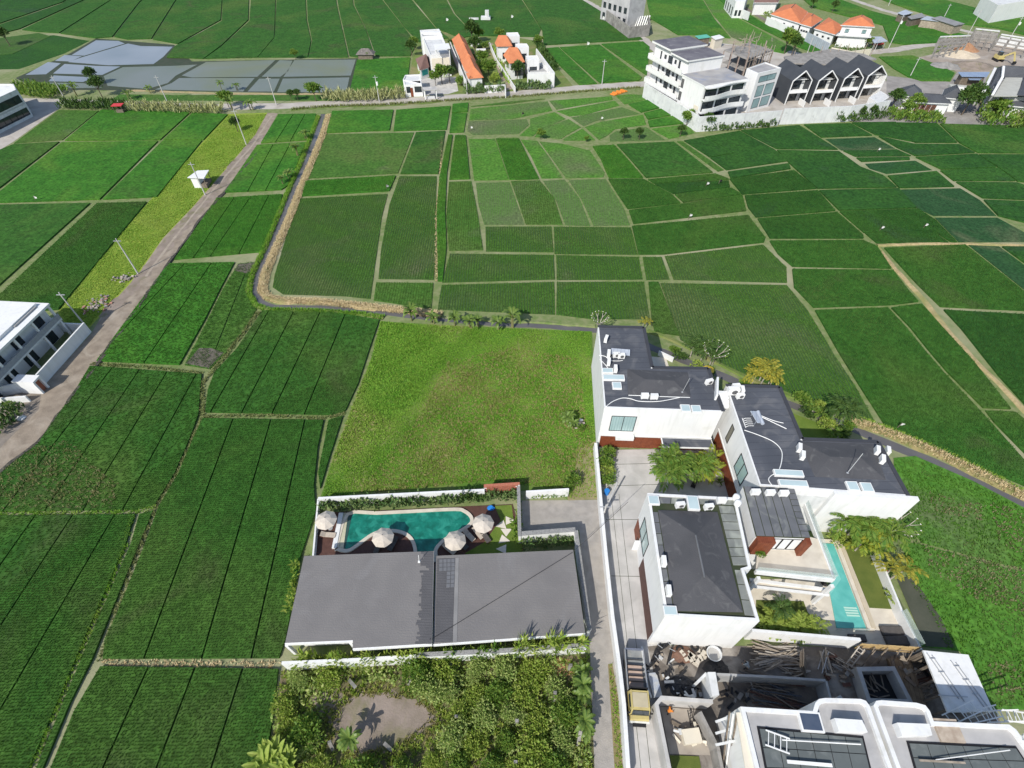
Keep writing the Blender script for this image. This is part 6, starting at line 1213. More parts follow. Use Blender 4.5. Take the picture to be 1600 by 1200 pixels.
def scrap(label, p, n, r_, ms, name='debris_pile'):
    q = G(p); t = thing(name, label, 'debris', q)
    for k in range(n):
        a = random.uniform(0, pi); l = random.uniform(.25, 1.1); x, y = random.gauss(0, r_ * .45), random.gauss(0, r_ * .35); z0 = random.uniform(.05, .5); MB().box((q.x + x, q.y + y, z0), (l, random.uniform(.12, .4), random.uniform(.04, .2)), a, M=Matrix.Rotation(a, 3, 'Z') @ Matrix.Rotation(random.uniform(-.5, .5), 3, 'X')).build('debris', ms[k % len(ms)], t)
scrap('scattered site debris between unroofed room and long grey wall', (1075,1078), 26, 2.4, [black, plank_d, offwhite, steel]); scrap('debris along the shaded foot of the long grey wall', (1150,1085), 18, 2.4, [plank_d, black, roughcon]); scrap('mixed debris around the foot of the slanting props', (1305,1052), 22, 2.2, [plank_d, plank_m, roughcon, deckwood])
scrap('debris and pipes right of the open tank', (1425,1050), 24, 2.4, [plank_d, black, roughcon, plank_m]); scrap('rubble and boards inside the unroofed room', (1078,1150), 16, 2.0, [cream, plank_d, offwhite]); scrap('pale rubbish strewn on the drive edge near the motorbikes', (1032,1048), 14, 2.2, [offwhite, black, plank_m])
MB().box((*G((1078,1152))[:2], .07), (1.7, 1.2, .75), .1).build('work_box', cream, None, 'pale wooden work box standing inside the unroofed room', 'box')
ladder('thin metal ladder leaning in the unroofed room', G((1082,1132), .1), G((1077,1108), 1.6), .4, 6, black, r=.04)
def motorbike(label, px, rz):
    q = G(px); t = thing('motorbike', label, 'motorbike', q); R = Matrix.Rotation(rz, 3, 'Z'); T = lambda x, y, z: Vector(q) + R @ Vector((x, y, z))
    for x in (-.62, .62): MB().tube([T(x, -.06, .32), T(x, .06, .32)], .3, 12).build('wheel', tyre, t)
    mb = MB(); mb.beam(T(-.5, 0, .5), T(.4, 0, .55), .26, .3); mb.beam(T(.4, 0, .6), T(.6, 0, .95), .16, .2); mb.build('body', black, t); MB().beam(T(-.6, 0, .76), T(.1, 0, .74), .26, .1).build('seat', tyre, t); MB().beam(T(.5, -.33, 1.0), T(.5, .33, 1.0), .05, .05).build('handlebar', steel, t)
motorbike('black motorbike nearest the red brown wall corner', (1024,1020), .9); motorbike('black motorbike parked in front of the first, lower left', (1019,1038), .7); motorbike('black motorbike beside the rusty heap', (1045,1027), 1.1); motorbike('dark motorbike farthest back against the white villa wall', (1036,1013), .5)
# truck
ta, tb = G((990,1012), 1.2), G((1001,1134), 1.2); ta.z = tb.z = 0; dv = (tb - ta); LT = dv.length; rz = atan2(dv.y, dv.x); tk = thing('truck', 'flatbed truck with yellow cab and grey bed parked on the concrete drive', 'truck', ta); R = Matrix.Rotation(rz, 3, 'Z')
T = lambda x, y, z: Vector(ta) + R @ Vector((x, y, z)); WT = 1.95
def tbox(name, m, x0, x1, y0, y1, z0, z1, par=None, tp=None):
    t_ = tp or (0, 0, 0, 0); v = [T(x0, y0, z0), T(x1, y0, z0), T(x1, y1, z0), T(x0, y1, z0), T(x0 + t_[0], y0 + t_[2], z1), T(x1 - t_[1], y0 + t_[2], z1), T(x1 - t_[1], y1 - t_[2], z1), T(x0 + t_[0], y1 - t_[2], z1)]
    return MB().add(v, [[3, 2, 1, 0], [4, 5, 6, 7], [0, 1, 5, 4], [1, 2, 6, 5], [2, 3, 7, 6], [3, 0, 4, 7]]).build(name, m, par or tk)
xc = LT - 2.9; hw = WT / 2
tbox('bed', mat('truck_bed', (.26,.27,.265), (.20,.205,.20), .7, 1.5, stains=((.36,.33,.28), 1, .55)), .2, xc - .1, -hw, hw, .75, .95); tbox('side_board', steel, .2, xc - .1, -hw, -hw + .06, .952, 1.45); tbox('side_board', steel, .2, xc - .1, hw - .06, hw, .952, 1.45); tbox('tail_board', mat('shaded_board', (.16,.18,.24), None, .6), .12, .198, -hw, hw, .9, 1.45)  # the tail board's bluish shade is put into its colour
tbox('headboard', black, xc - .22, xc - .1, -hw + .07, hw - .07, .952, 2.0); tbox('load_board', mat('pink_board', (.48,.36,.29), (.40,.30,.24), .9, 2), xc - 2.4, xc - .4, -hw + .2, hw - .3, .952, 1.1); 
for k in range(5): tbox('load_frame', black, xc - 2.9 + .5 * k, xc - 2.84 + .5 * k, -hw + .15, hw - .15, 1.102, 1.2 + .05 * k)
tbox('chassis', black, .3, LT, -hw + .35, hw - .35, .45, .748); tbox('cab', yellowm, xc, xc + 2.05, -hw, hw, .7, 2.15, tp=(.12, .3, .1)); tbox('cab_roof', mat('worn_yellow_roof', (.46,.40,.27), (.40,.35,.24), .6, 1.5), xc + .3, xc + 1.55, -hw + .25, hw - .25, 2.152, 2.2)
v = [T(xc + 2.07 - .02, -hw + .14, 1.3), T(xc + 2.07 - .02, hw - .14, 1.3), T(xc + 1.79, hw - .2, 2.1), T(xc + 1.79, -hw + .2, 2.1)]; v = [p + R @ Vector((.04, 0, .02)) for p in v]; MB().poly(v).build('windscreen', darkglass, tk)
tbox('bonnet', yellowm, xc + 2.052, xc + 2.45, -hw + .05, hw - .05, .7, 1.2, tp=(0, .1, .05)); tbox('bumper', offwhite, xc + 2.452, xc + 2.62, -hw, hw, .5, .75)
for sy in (-1, 1):
    tbox('side_window', darkglass, xc + .4, xc + 1.5, sy * (hw - .05) - .02, sy * (hw - .05) + .02, 1.4, 1.95); tbox('mirror', black, xc + 1.9, xc + 2.0, sy * (hw + .1) - .1, sy * (hw + .1) + .1, 1.5, 1.85); tbox('roof_rail', yellowm, xc + .1, xc + 1.7, sy * (hw - .16) - .04, sy * (hw - .16) + .04, 2.152, 2.24)
    for x in (1.4, xc + 1.6): c = T(x, sy * (hw - .12), .42); MB().tube([c - R @ Vector((0, .13, 0)), c + R @ Vector((0, .13, 0))], .42, 12).build('wheel', tyre, tk)
# row houses with rounded parapets
def rowhouse(label, px, z, panels, hatch, extra=None):
    P = [V2(v) for v in GP(px, z)]; t = thing('row_house', label, 'house', mean(P)); MB().prism(P, 0, z - .5).build('wall', white, t)
    MB().prism(inset(P, .1), z - .498, z - .35).build('roof', mat('pale_roof_screed', (.42,.41,.40), (.34,.335,.33), .95, .6, stains=((.27,.265,.26), .5, .5)), t); MB().ring(P, .34, z - .5, z).build('parapet', white, t)
    q = [V2(v) for v in GP(panels[0], z - .3)]; MB().prism(inset(q, -.15), z - .348, z - .3).build('panel_bed', dark, t); quadtile(t, q, panels[1], panels[2], z - .298, mat('grey_green_panel', (.115,.13,.128), (.095,.108,.108), .8, .7, stains=((.17,.185,.18), .8, .55)), .03, 'roof_panel', .05)
    h = GP(hatch, z + .5); MB().prism(h, z - .348, z + .5).build('roof_hatch', white, t); return t, P
t, P = rowhouse('white row house with rounded parapet at the lower edge, left', [(1157,1104),(1270,1111),(1274,1098),(1280,1092),(1290,1090.5),(1345,1092),(1353,1095),(1359,1103),(1406,1232),(1188,1232)], 7.4, ([(1186,1138),(1347,1153),(1366,1232),(1204,1232)], 6, 3), [(1304,1122),(1347,1125),(1356,1144),(1311,1143)])
q = G((1265,1129), 7.1); roofbox(t, (q.x, q.y, 7.06), (1.9, 1.5, .35), -.06, 'skylight', acw, .3, mat('dark_skylight', (.05,.07,.11), (.07,.09,.13), .1, 1))
t, P = rowhouse('white row house with rounded parapet at the lower edge, right', [(1365,1102),(1369,1095),(1378,1094),(1432,1098),(1446,1102),(1453,1111),(1459,1127),(1577,1132),(1588,1140),(1655,1232),(1413,1232)], 7.4, ([(1420,1161),(1587,1169),(1628,1232),(1440,1232)], 6, 3), [(1402,1129),(1452,1131),(1457,1149),(1410,1150)])
MB().box((*G((1480,1142), 7.05)[:2], 7.06), (2.0, 1.7, .25), -.05).build('roof_pallet', mat('stained_board', (.45,.38,.30), (.33,.26,.2), .9, 2), None, 'stained pale board lying on the right row house roof beside its hatch', 'board')
ladder('white ladder lying on the grey panels of the left row house', G((1196,1152), 7.35), G((1234,1166), 7.45), 1.1, 4, acw); MB().tube([G((1222,1156), 7.4), G((1345,1163), 7.4)], .05, 5).build('white_tube', acw, None, 'long white tube lying across the left row house panels', 'tube'); MB().beam(G((1230,1190), 7.4), G((1300,1196), 7.4), .25, .1).build('white_batten', acw, None, 'white batten near the lower frame edge on the left row house', 'batten')
MB().beam(G((1437,1188), 7.4), G((1508,1192), 7.4), .14, .1).build('timber_batten', plank_m, None, 'yellowish batten lying on the right row house panels', 'batten'); MB().tube([G((1462,1187), 7.4), G((1578,1172), 7.5)], .04, 5).build('white_tube', acw, None, 'thin white tube slanting over the right row house panels', 'tube')
for k in range(4): A = G((1478 + 30 * k, 1126 - 3 * k), 3.0 + .1 * k); ladder(('first', 'second', 'third', 'fourth')[k] + ' white ladder section of the truss leaning right of the row houses, from the left', A, G((1528 + 34 * k, 1102 + 8 * k), 4.2 + .2 * k), .9, 5, acw)
ladder('white ladder at the lower right corner of the right row house', G((1588,1160), 6), G((1612,1145), 8.5), .8, 6, acw)
for k in range(7):
    MB().beam(G((1128 + 5.5 * k, 1205 - 3 * k), .2), G((1140 + 5.5 * k, 1112 + 3 * (k % 3)), 6.6), .12, .12).build('scaffold_pole', acw if k % 2 else plank_d, None, ('first', 'second', 'third', 'fourth', 'fifth', 'sixth', 'last')[k] + ' leaning scaffold pole on the left flank of the left row house, from the left', 'pole', 'scaffold poles beside the row house')
for k in range(3): MB().beam(G((1118,1128 + 18 * k), 3.2 + .4 * k), G((1168,1110 + 22 * k), 3.4 + .4 * k), .2, .08).build('scaffold_board', offwhite, None, ('upper', 'middle', 'lower')[k] + ' pale scaffold board bridging to the left row house', 'board')
MB().prism(GP([(1152,1112),(1166,1112),(1188,1232),(1172,1232)], 7.3), 6.9, 7.0, 0, bottom=True).build('gutter_board', cream, None, 'pale brown board along the left parapet of the left row house', 'board')
MB().path(GP([(1282,1112),(1315,1088)], 6), 0, 6.0, .25).build('party_wall', greyren, None, 'grey party wall stub between the dark boards and the left row house', 'wall')
# a worker
def person(label, px, top, trousers, hair, rz=0.0, bend=.55):
    q = G(px); t = thing('person', label, 'person', q); R = Matrix.Rotation(rz, 3, 'Z'); T = lambda x, y, z: R @ Vector((x, y, z))
    b = bend; hip_ = (0, 0, .86); ch = (sin(b) * .42, 0, .86 + cos(b) * .42); nk = (sin(b) * .56, 0, .86 + cos(b) * .56); hd = (sin(b) * .72, 0, .86 + cos(b) * .74)
    pts = [hip_, ch, nk, hd]; rad = [.16, .17, .07, .11]; ed = [(0, 1), (1, 2), (2, 3)]
    def limb(start, chain, rr):
        p = start
        for c, r_ in zip(chain, rr): pts.append(c); rad.append(r_); ed.append((p, len(pts) - 1)); p = len(pts) - 1
    for s in (-1, 1):
        limb(0, [(0, s * .1, .82), (.06 + .08 * s, s * .12, .45), (.0 + .08 * s, s * .13, .07), (.13 + .08 * s, s * .15, .03)], [.11, .075, .05, .04]); limb(1, [(ch[0], s * .22, ch[2] + .04), (ch[0] + .14, s * .25, ch[2] - .22), (ch[0] + .34, s * .16, ch[2] - .34), (ch[0] + .42, s * .14, ch[2] - .38)], [.07, .05, .04, .035])
    me = bpy.data.meshes.new('body'); me.from_pydata([T(*p) for p in pts], ed, []); o = bpy.data.objects.new('body', me); COL.objects.link(o); o.parent = t; sk = o.modifiers.new('Skin', 'SKIN'); sub = o.modifiers.new('Sub', 'SUBSURF'); sub.levels = sub.render_levels = 1
    for v, r_ in zip(me.skin_vertices[0].data, rad): v.radius = (r_, r_)
    me.skin_vertices[0].data[0].use_root = True
    skin_ = mat('skin', (.30, .17, .10), None, .6)
    dg = bpy.context.evaluated_depsgraph_get(); ev = bpy.data.meshes.new_from_object(o.evaluated_get(dg)); o.modifiers.clear(); o.data = ev; ev.name = 'body'
    ev.materials.clear(); [ev.materials.append(m_) for m_ in (top, trousers, skin_, hair)]
    hdv = T(*hd); chv = T(*ch)
    for f in ev.polygons:
        c = f.center; f.use_smooth = True; dh = (c - hdv).length
        f.material_index = (3 if c.z > hdv.z - .01 or (c - hdv).dot(T(1, 0, 0)) < -.02 else 2) if dh < .17 else (1 if c.z < .84 else (2 if (c - chv).length > .36 and abs((R.transposed() @ c).y) > .1 and c.z < chv.z else 0))
    return t
person('person in a grey shirt bending over beside the dark soil below the pale timber heap', (1165,1046), plain('grey_shirt', (.30,.33,.34)), plain('dark_trousers', (.03,.03,.04)), plain('black_hair', (.012,.011,.01)), 2.2, .9)
person('person in an orange shirt standing in the corner of the unroofed room', (1042,1114), plain('orange_shirt', (.62,.20,.03)), plain('dark_trousers', (.03,.03,.04)), plain('black_hair', (.012,.011,.01)), .5, .35)
MB().box((*G((1022,1072))[:2], .03), (.9, 2.2, .5), .1).build('brick_stack', mat('blue_white_sack', (.30,.34,.42), (.45,.45,.43), .9, 2), None, 'stack of pale sacks with blue prints beside the truck headboard', 'sacks')
for k, (p, r_) in enumerate((((196,436), 2.0), ((148,482), 2.2), ((160,470), 1.8))):
    q = G(p); t = thing('rubble_pile', ('pile of pale rubble at the foot of the pole on the dirt road', 'pile of broken white rubble by the house wall, left part', 'pile of broken reddish rubble by the house wall, right part')[k], 'rubble', q)
    for j in range(45): a = random.uniform(0, pi); s_ = random.uniform(.12, .5); MB().box((q.x + random.gauss(0, r_ * .5), q.y + random.gauss(0, r_ * .35), random.uniform(0, .25)), (s_, s_ * random.uniform(.4, .9), s_ * .5), a, M=Matrix.Rotation(a, 3, 'Z') @ Matrix.Rotation(random.uniform(-.6, .6), 3, 'X')).build('rubble_piece', [rubble_m, rubble_m, roughcon, plain('red_brick_bit', (.38,.2,.15))][j % 4 if k else j % 3], t)
q = G((30,655)); heap('white heap of bags on the yard by the lower left garden', (33,653), .8, .5, offwhite)
# ================================================================== PLANTS
# rice stands of the near paddies: rows of leaf tufts on every piece
for i, P in enumerate(NEAR):
    X, Y = grid_in(P, .25, .29, .04, .03)
    if len(X) < 5: continue
    D = np.hypot(X, Y); k = (D < 62) | (NR.random(len(X)) < .55); X, Y = X[k], Y[k]
    v, t, tt = blades(X, Y, np.full(len(X), .24), .26, .07, .14, 9); rawmesh('rice_plants', v, t, ricetuft, tt, 'stuff')
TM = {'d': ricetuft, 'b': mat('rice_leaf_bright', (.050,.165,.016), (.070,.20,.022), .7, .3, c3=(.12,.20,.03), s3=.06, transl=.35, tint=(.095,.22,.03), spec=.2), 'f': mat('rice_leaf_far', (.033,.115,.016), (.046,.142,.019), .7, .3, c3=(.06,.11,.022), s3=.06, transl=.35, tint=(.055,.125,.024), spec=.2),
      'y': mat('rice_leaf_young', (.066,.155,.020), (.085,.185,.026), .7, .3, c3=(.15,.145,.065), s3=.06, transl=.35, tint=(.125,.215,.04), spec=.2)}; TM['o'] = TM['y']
for P, kind, h in MID:
    X, Y = grid_in(P, .48, .27, .04, .03) if kind in 'yo' else grid_in(P, .36, .36, .06, .03)
    if len(X) < 5: continue
    v, t, tt = blades(X, Y, np.full(len(X), h - .03), .24 if kind in 'yo' else .28, .12, .14, 4); rawmesh('rice_plants', v, t, TM[kind], tt, 'stuff')
def grass(name, px, dens, h, w, lean, nb, m, z=.03, hole=None):
    P = [V2(G(p)) for p in px]; X, Y = rnd_in(P, dens)
    if hole: k = ~inpoly(X, Y, [V2(G(p)) for p in hole]); X, Y = X[k], Y[k]
    v, t, tt = blades(X, Y, np.full(len(X), z), h, w, lean, nb)
    n = NR.normal(0, 1, 6); v[:, 2] = z + (v[:, 2] - z) * (1 + .35 * np.sin(v[:, 0] * .7 + n[0]) * np.sin(v[:, 1] * .6 + n[1]))
    return rawmesh(name, v, t, m, tt, 'stuff')
grass('meadow_grass', [(594,503),(640,507),(780,513),(922,519),(929,690),(905,700),(890,764),(760,752),(505,776),(507,762),(521,715),(546,648),(581,560)], 40, .15, .12, .20, 5, meadow)
grass('meadow_weeds', [(594,503),(640,507),(720,512),(690,560),(640,640),(590,700),(540,740),(521,715),(546,648),(581,560)], 9, .24, .18, .35, 6, meadow)
grass('dry_meadow_grass', [(700,565),(800,545),(900,560),(925,690),(890,764),(760,752),(560,772),(600,720),(650,660)], 8, .26, .14, .3, 5, mat('dry_blades', (.30,.27,.09), (.20,.24,.05), .8, .4, c3=(.16,.27,.03), s3=.16, transl=.35, tint=(.38,.33,.14)))
grass('yellow_grass', [(357,181),(416,178),(397,212),(353,262),(320,300),(298,325),(253,372),(213,428),(160,486),(140,508),(108,508),(92,488),(159,402),(231,318)], 26, .15, .14, .24, 5, yellowg)
grass('scrub_grass', [(442,1050),(920,1026),(928,1215),(410,1215),(428,1150),(434,1110)], 9, .4, .16, .35, 5, leaflime, .02, [(560,1088),(600,1080),(645,1090),(676,1110),(684,1132),(640,1152),(600,1178),(560,1182),(522,1162),(518,1130),(538,1105)])
grass('lane_grass', [(951,1040),(956,1038),(965,1090),(974,1215),(963,1215)], 30, .2, .1, .15, 4, yellowg)
grass('dry_grass', [(906,692),(930,692),(938,778),(890,780),(880,766)], 14, .3, .1, .2, 4, yellowg)
grass('paddy_edge_grass', [(1396,716),(1440,722),(1560,775),(1640,820),(1640,1100),(1548,1106),(1500,1016),(1440,1008),(1412,900)], 14, .2, .09, .15, 5, mat('young_rice_leaf', (.060,.19,.016), (.085,.22,.02), .7, .3, c3=(.16,.14,.075), s3=.11, transl=.3, tint=(.12,.27,.03)), .09, [(1402,910),(1418,904),(1438,935),(1460,970),(1478,1012),(1446,1010)])
grass('dry_rice', [(-20,750),(60,700),(110,690),(150,730),(190,760),(180,795),(-20,799)], 7, .42, .09, .3, 5, mat('dry_rice_leaf', (.26,.25,.10), (.17,.20,.05), .8, .5, transl=.3, tint=(.34,.31,.16)), .2)
for px in ([(1440,852),(1520,870),(1600,890),(1600,960),(1520,935),(1450,890)], [(1545,785),(1600,800),(1600,870),(1560,850)], [(1445,770),(1540,790),(1530,815),(1460,800)], [(1540,1040),(1600,1030),(1600,1080),(1550,1090)]): grass('thin_rice', px, 7, .24, .1, .22, 5, mat('thin_rice_leaf', (.17,.145,.075), (.13,.15,.05), .8, .6, tint=(.22,.19,.11)), .09)
grass('scrub_edge_grass', [(530,1080),(600,1066),(660,1082),(695,1120),(670,1160),(610,1190),(540,1190),(505,1150),(508,1110)], 10, .4, .1, .35, 5, MATS['dry_blades'] if 'dry_blades' in MATS else yellowg, .03, [(548,1097),(590,1090),(640,1096),(672,1120),(645,1148),(600,1168),(560,1172),(530,1150),(535,1115)])
def along(name, line, w, dens, h, bw, lean, nb, m, z0=.1, zr_=.25):
    P = [V2(G(p)) for p in line]; xs, ys, zs = [], [], []
    for a, b in zip(P, P[1:]):
        l = (b - a).length; n = int(l * w * dens); u = NR.uniform(0, 1, n); s_ = NR.uniform(-1, 1, n); d = (b - a) / max(l, .01)
        xs.append(a.x + (b.x - a.x) * u - d.y * s_ * w / 2); ys.append(a.y + (b.y - a.y) * u + d.x * s_ * w / 2); zs.append(z0 + zr_ * (1 - np.abs(s_)))
    X, Y, Z = map(np.concatenate, (xs, ys, zs)); v, t, tt = blades(X, Y, Z, h, bw, lean, nb); return rawmesh(name, v, t, m, tt, 'stuff')
strawb = mat('straw_blades', (.50,.39,.21), (.38,.29,.14), .9, 1.5, tint=(.60,.50,.30))
along('straw', BANK1, 1.8, 34, .3, .1, .4, 4, strawb, .05, .3)
along('bank_grass', [(498,182),(489,205),(470,255),(450,300),(436,335),(414,388),(394,430),(389,456),(400,478),(420,485),(500,487),(570,492),(600,497)], 1.1, 24, .45, .12, .3, 4, meadow, .05, .25)
along('bank_grass', [(1325,655),(1380,675),(1420,690),(1480,716),(1540,746),(1600,777)], 1.7, 22, .4, .12, .3, 4, strawb, .05, .3); along('bank_grass', [(1330,650),(1380,668),(1420,684),(1480,709),(1540,739),(1600,770)], .7, 22, .4, .12, .3, 4, yellowg, .05, .2)
along('bund_grass', [(317,650),(316,600),(330,583),(350,560),(384,516),(404,488)], .7, 26, .35, .1, .3, 4, bundg, 0, .15); along('bund_grass', [(317,652),(305,680),(278,742),(246,792),(222,850),(182,960),(158,1034)], .6, 26, .35, .1, .3, 4, bundg, 0, .15)
along('bund_grass', [(140,569),(230,574),(318,584)], .6, 26, .3, .1, .3, 4, bundg, 0, .1); along('bund_grass', [(0,803),(120,803),(215,800),(245,792)], .6, 26, .3, .1, .3, 4, meadow, 0, .1); along('bund_grass', [(208,806),(197,852),(164,936),(135,1002),(96,1096),(50,1200)], .6, 26, .4, .1, .3, 4, meadow, 0, .1)
along('bund_grass', [(320,651),(420,650),(508,654),(540,646)], .5, 26, .3, .1, .3, 4, bundg, 0, .1); along('bund_grass', [(160,1036),(300,1038),(437,1038)], .6, 18, .25, .1, .3, 4, strawb, 0, .1)
along('bund_grass', [(690,215),(688,280),(682,340),(682,440)], .6, 14, .3, .12, .3, 4, strawb, 0, .1); along('verge_grass', [(455,171),(520,166),(600,164),(690,158),(800,152),(900,144),(1000,137)], 1.2, 8, .6, .2, .4, 4, bundg, 0, .1)

# ---- leaves as four cornered blades
def leafmesh(C, D, L, Wd, fold=.25):
    n = len(C); D = D / np.linalg.norm(D, axis=1, keepdims=True); r = NR.normal(0, 1, (n, 3)); S = np.cross(D, r); S /= np.linalg.norm(S, axis=1, keepdims=True) + 1e-9; U = np.cross(S, D)
    L = np.broadcast_to(L, (n,))[:, None]; Wd = np.broadcast_to(Wd, (n,))[:, None]
    v = np.stack([C, C + D * L * .5 + S * Wd / 2 + U * Wd * fold, C + D * L, C + D * L * .5 - S * Wd / 2 + U * Wd * fold], 1).reshape(-1, 3)
    k = np.arange(n)[:, None] * 4; t = np.concatenate([k + [[0, 1, 2]], k + [[0, 2, 3]]], 0); return v, t, np.repeat(NR.uniform(0, 1, n), 4)
def crownpts(rx, ry, rz, n, blobs=8, br=.5):
    b = NR.normal(0, 1, (blobs, 3)); b /= np.linalg.norm(b, axis=1, keepdims=True); b *= NR.uniform(.25, .72, (blobs, 1)); b[:, 2] = np.abs(b[:, 2]) * .9 - .1
    R = br * NR.uniform(.6, 1.1, blobs); i = NR.integers(0, blobs, n); d = NR.normal(0, 1, (n, 3)); d /= np.linalg.norm(d, axis=1, keepdims=True); d[:, 2] = np.where(d[:, 2] < -.3, -d[:, 2], d[:, 2])
    p = b[i] + d * (R[i] * NR.uniform(.75, 1.05, n))[:, None]; return p * np.array([rx, ry, rz]), d
def shrub_proto(rx, rz, n, leaf, m, wl=.5, blobs=8):
    t = thing('shrub', 'x', 'shrub', (0, 0, 0)); p, d = crownpts(rx, rx, rz, n, blobs); p[:, 2] += rz * .62
    d2 = d + NR.normal(0, .7, (n, 3)); d2[:, 2] += .2; v, tr, tt = leafmesh(p, d2, leaf * NR.uniform(.6, 1.2, n), leaf * wl * NR.uniform(.7, 1.2, n)); rawmesh('crown', v, tr, m, tt, None, t)
    mb = MB(); mb.tube([(0, 0, 0), (0.02, 0, rz * .8)], [.05, .02], 5)
    for k in range(4): a = k * 1.6; mb.tube([(0, 0, rz * .2), (rx * .5 * cos(a), rx * .5 * sin(a), rz * .9)], [.03, .012], 4)
    mb.build('stem', bark, t); return t
def tree_proto(h, rx, rz, n, leaf, m, name='tree', cat='tree', blobs=12):
    t = thing(name, 'x', cat, (0, 0, 0)); p, d = crownpts(rx, rx, rz, n, blobs, .42); p[:, 2] += h - rz * .5
    d2 = d + NR.normal(0, .7, (n, 3)); v, tr, tt = leafmesh(p, d2, leaf * NR.uniform(.6, 1.2, n), leaf * .55 * NR.uniform(.7, 1.2, n)); rawmesh('crown', v, tr, m, tt, None, t)
    mb = MB(); mb.tube([(0, 0, 0), (.1, .05, h * .5), (0, 0, h * .9)], [.03 * h, .022 * h, .008 * h], 7)
    for k in range(6): a = k * 1.05; mb.tube([(.08, .04, h * .45), (rx * .6 * cos(a), rx * .6 * sin(a), h * random.uniform(.75, 1))], [.014 * h, .005 * h], 5)
    mb.build('trunk', bark, t); return t
def frondmesh(name, L, droop, m, nl=18, lw=.075, ll=.62, up=.55):
    C, D, Ls = [], [], []
    for k in range(nl):
        s_ = .18 + .82 * k / (nl - 1); x = L * s_ * (1 - .12 * s_); z = up * L * s_ - droop * L * s_ * s_; tx, tz = 1 - .24 * s_, up - 2 * droop * s_
        for sd in (-1, 1): C.append((x, 0, z)); D.append((tx * .75, sd * .95, tz * .75 - .42)); Ls.append(ll * (1.05 - .65 * abs(s_ - .45)))
    v, t, tt = leafmesh(np.array(C, float), np.array(D, float), np.array(Ls), lw * 1.5, .1)
    me = bpy.data.meshes.new(name); vs_ = [tuple(q) for q in v]; fs = [tuple(int(i) for i in q) for q in t]
    st = [(L * s_ * (1 - .12 * s_), 0, up * L * s_ - droop * L * s_ * s_) for s_ in (0, .25, .5, .75, 1)]; k = len(vs_)
    for i, p in enumerate(st): w = .035 * (1.1 - i / 4); vs_ += [(p[0], -w, p[2]), (p[0], w, p[2])]
    fs += [(k + 2 * i, k + 2 * i + 1, k + 2 * i + 3) for i in range(4)] + [(k + 2 * i, k + 2 * i + 3, k + 2 * i + 2) for i in range(4)]
    me.from_pydata(vs_, [], fs); a = me.attributes.new('tint', 'FLOAT', 'POINT'); a.data.foreach_set('value', np.concatenate([tt, np.full(len(vs_) - k, .9)]).astype(np.float32)); me.materials.append(m); return me
def palm_proto(h, L, n, m, name='palm_tree', multi=1, lean=.0, droop=.62, up=.6, tr=.09):
    t = thing(name, 'x', 'palm', (0, 0, 0)); fm = [frondmesh('frond', L * s_, droop, m, up=up) for s_ in (1.0, .85)]
    for j in range(multi):
        a = 2 * pi * j / max(1, multi) + .4; ox, oy = (.0, .0) if multi == 1 else (.45 * cos(a), .45 * sin(a)); hh = h * random.uniform(.8, 1.1)
        top = Vector((ox * 1.6 + lean * hh, oy * 1.6, hh)); MB().tube([(ox, oy, 0), (ox * 1.2 + lean * hh * .4, oy * 1.2, hh * .5), top], [tr * 1.2, tr, tr * .8], 7).build('trunk', palebark, t)
        for k in range(n // multi):
            o = bpy.data.objects.new('frond', fm[k % 2]); COL.objects.link(o); o.parent = t; o.location = top; o.rotation_euler = (random.uniform(-.15, .15), random.uniform(-.35, .45) if k % 3 else -.55, 2 * pi * k / (n // multi) + random.uniform(-.25, .25))
    return t
def bananaleaf(L, wd, droop, m):
    me = bpy.data.meshes.new('leaf'); vs_, fs = [], []; prof = [.12, .75, 1, .95, .6, .05]
    for i, w in enumerate(prof):
        s_ = i / 5; x = L * s_ * (1 - .25 * s_); z = L * (.95 * s_ - droop * s_ * s_); vs_ += [(x, -w * wd / 2, z + .06 * w), (x, 0, z), (x, w * wd / 2, z + .06 * w)]
    for i in range(5): k = 3 * i; fs += [(k, k + 1, k + 4, k + 3), (k + 1, k + 2, k + 5, k + 4)]
    me.from_pydata(vs_, [], fs); a = me.attributes.new('tint', 'FLOAT', 'POINT'); a.data.foreach_set('value', np.tile(np.array([.15, .85, .3], np.float32), 6)); me.materials.append(m); return me
def banana_proto(h, L, n, m=None, multi=2, wd=.55):
    t = thing('banana_plant', 'x', 'banana plant', (0, 0, 0)); lm = [bananaleaf(L, wd, .95 if wd > .5 else .45, m or leafb), bananaleaf(L * .8, wd * .9, .6 if wd > .5 else .3, m or leafb)]
    for j in range(multi):
        o_ = Vector((random.uniform(-.5, .5), random.uniform(-.5, .5), 0)) * (multi > 1); hh = h * random.uniform(.7, 1.1); MB().tube([o_, o_ + Vector((.05, 0, hh))], [.13, .08], 7).build('stem', mat('banana_stem', (.16,.18,.07), (.20,.16,.08), .7, 2), t)
        for k in range(n): o = bpy.data.objects.new('leaf', lm[k % 2]); COL.objects.link(o); o.parent = t; o.location = o_ + Vector((.05, 0, hh)); o.rotation_euler = (random.uniform(-.2, .2), random.uniform(-.25, .35), 2 * pi * k / n + random.uniform(-.4, .4))
    return t
def plant_all(proto_list, spots, group, z=0.02):
    """spots: (px, label, scale); the first of each kind is the prototype itself"""
    used = set()
    for i, sp in enumerate(spots):
        px, lab, sc = sp[:3]; k = sp[3] if len(sp) > 3 else i % len(proto_list); o = proto_list[k]; q = G(px) if not isinstance(px, Vector) else px; q = Vector((q.x, q.y, max(q.z, z))); rz = random.uniform(0, 6.28)
        if k in used: o = dup(o, q, rz, lab, sc)
        else: used.add(k); o.location = q; o.rotation_euler = (0, 0, rz); o.scale = (sc,) * 3; o['label'] = lab
        if group: o['group'] = group
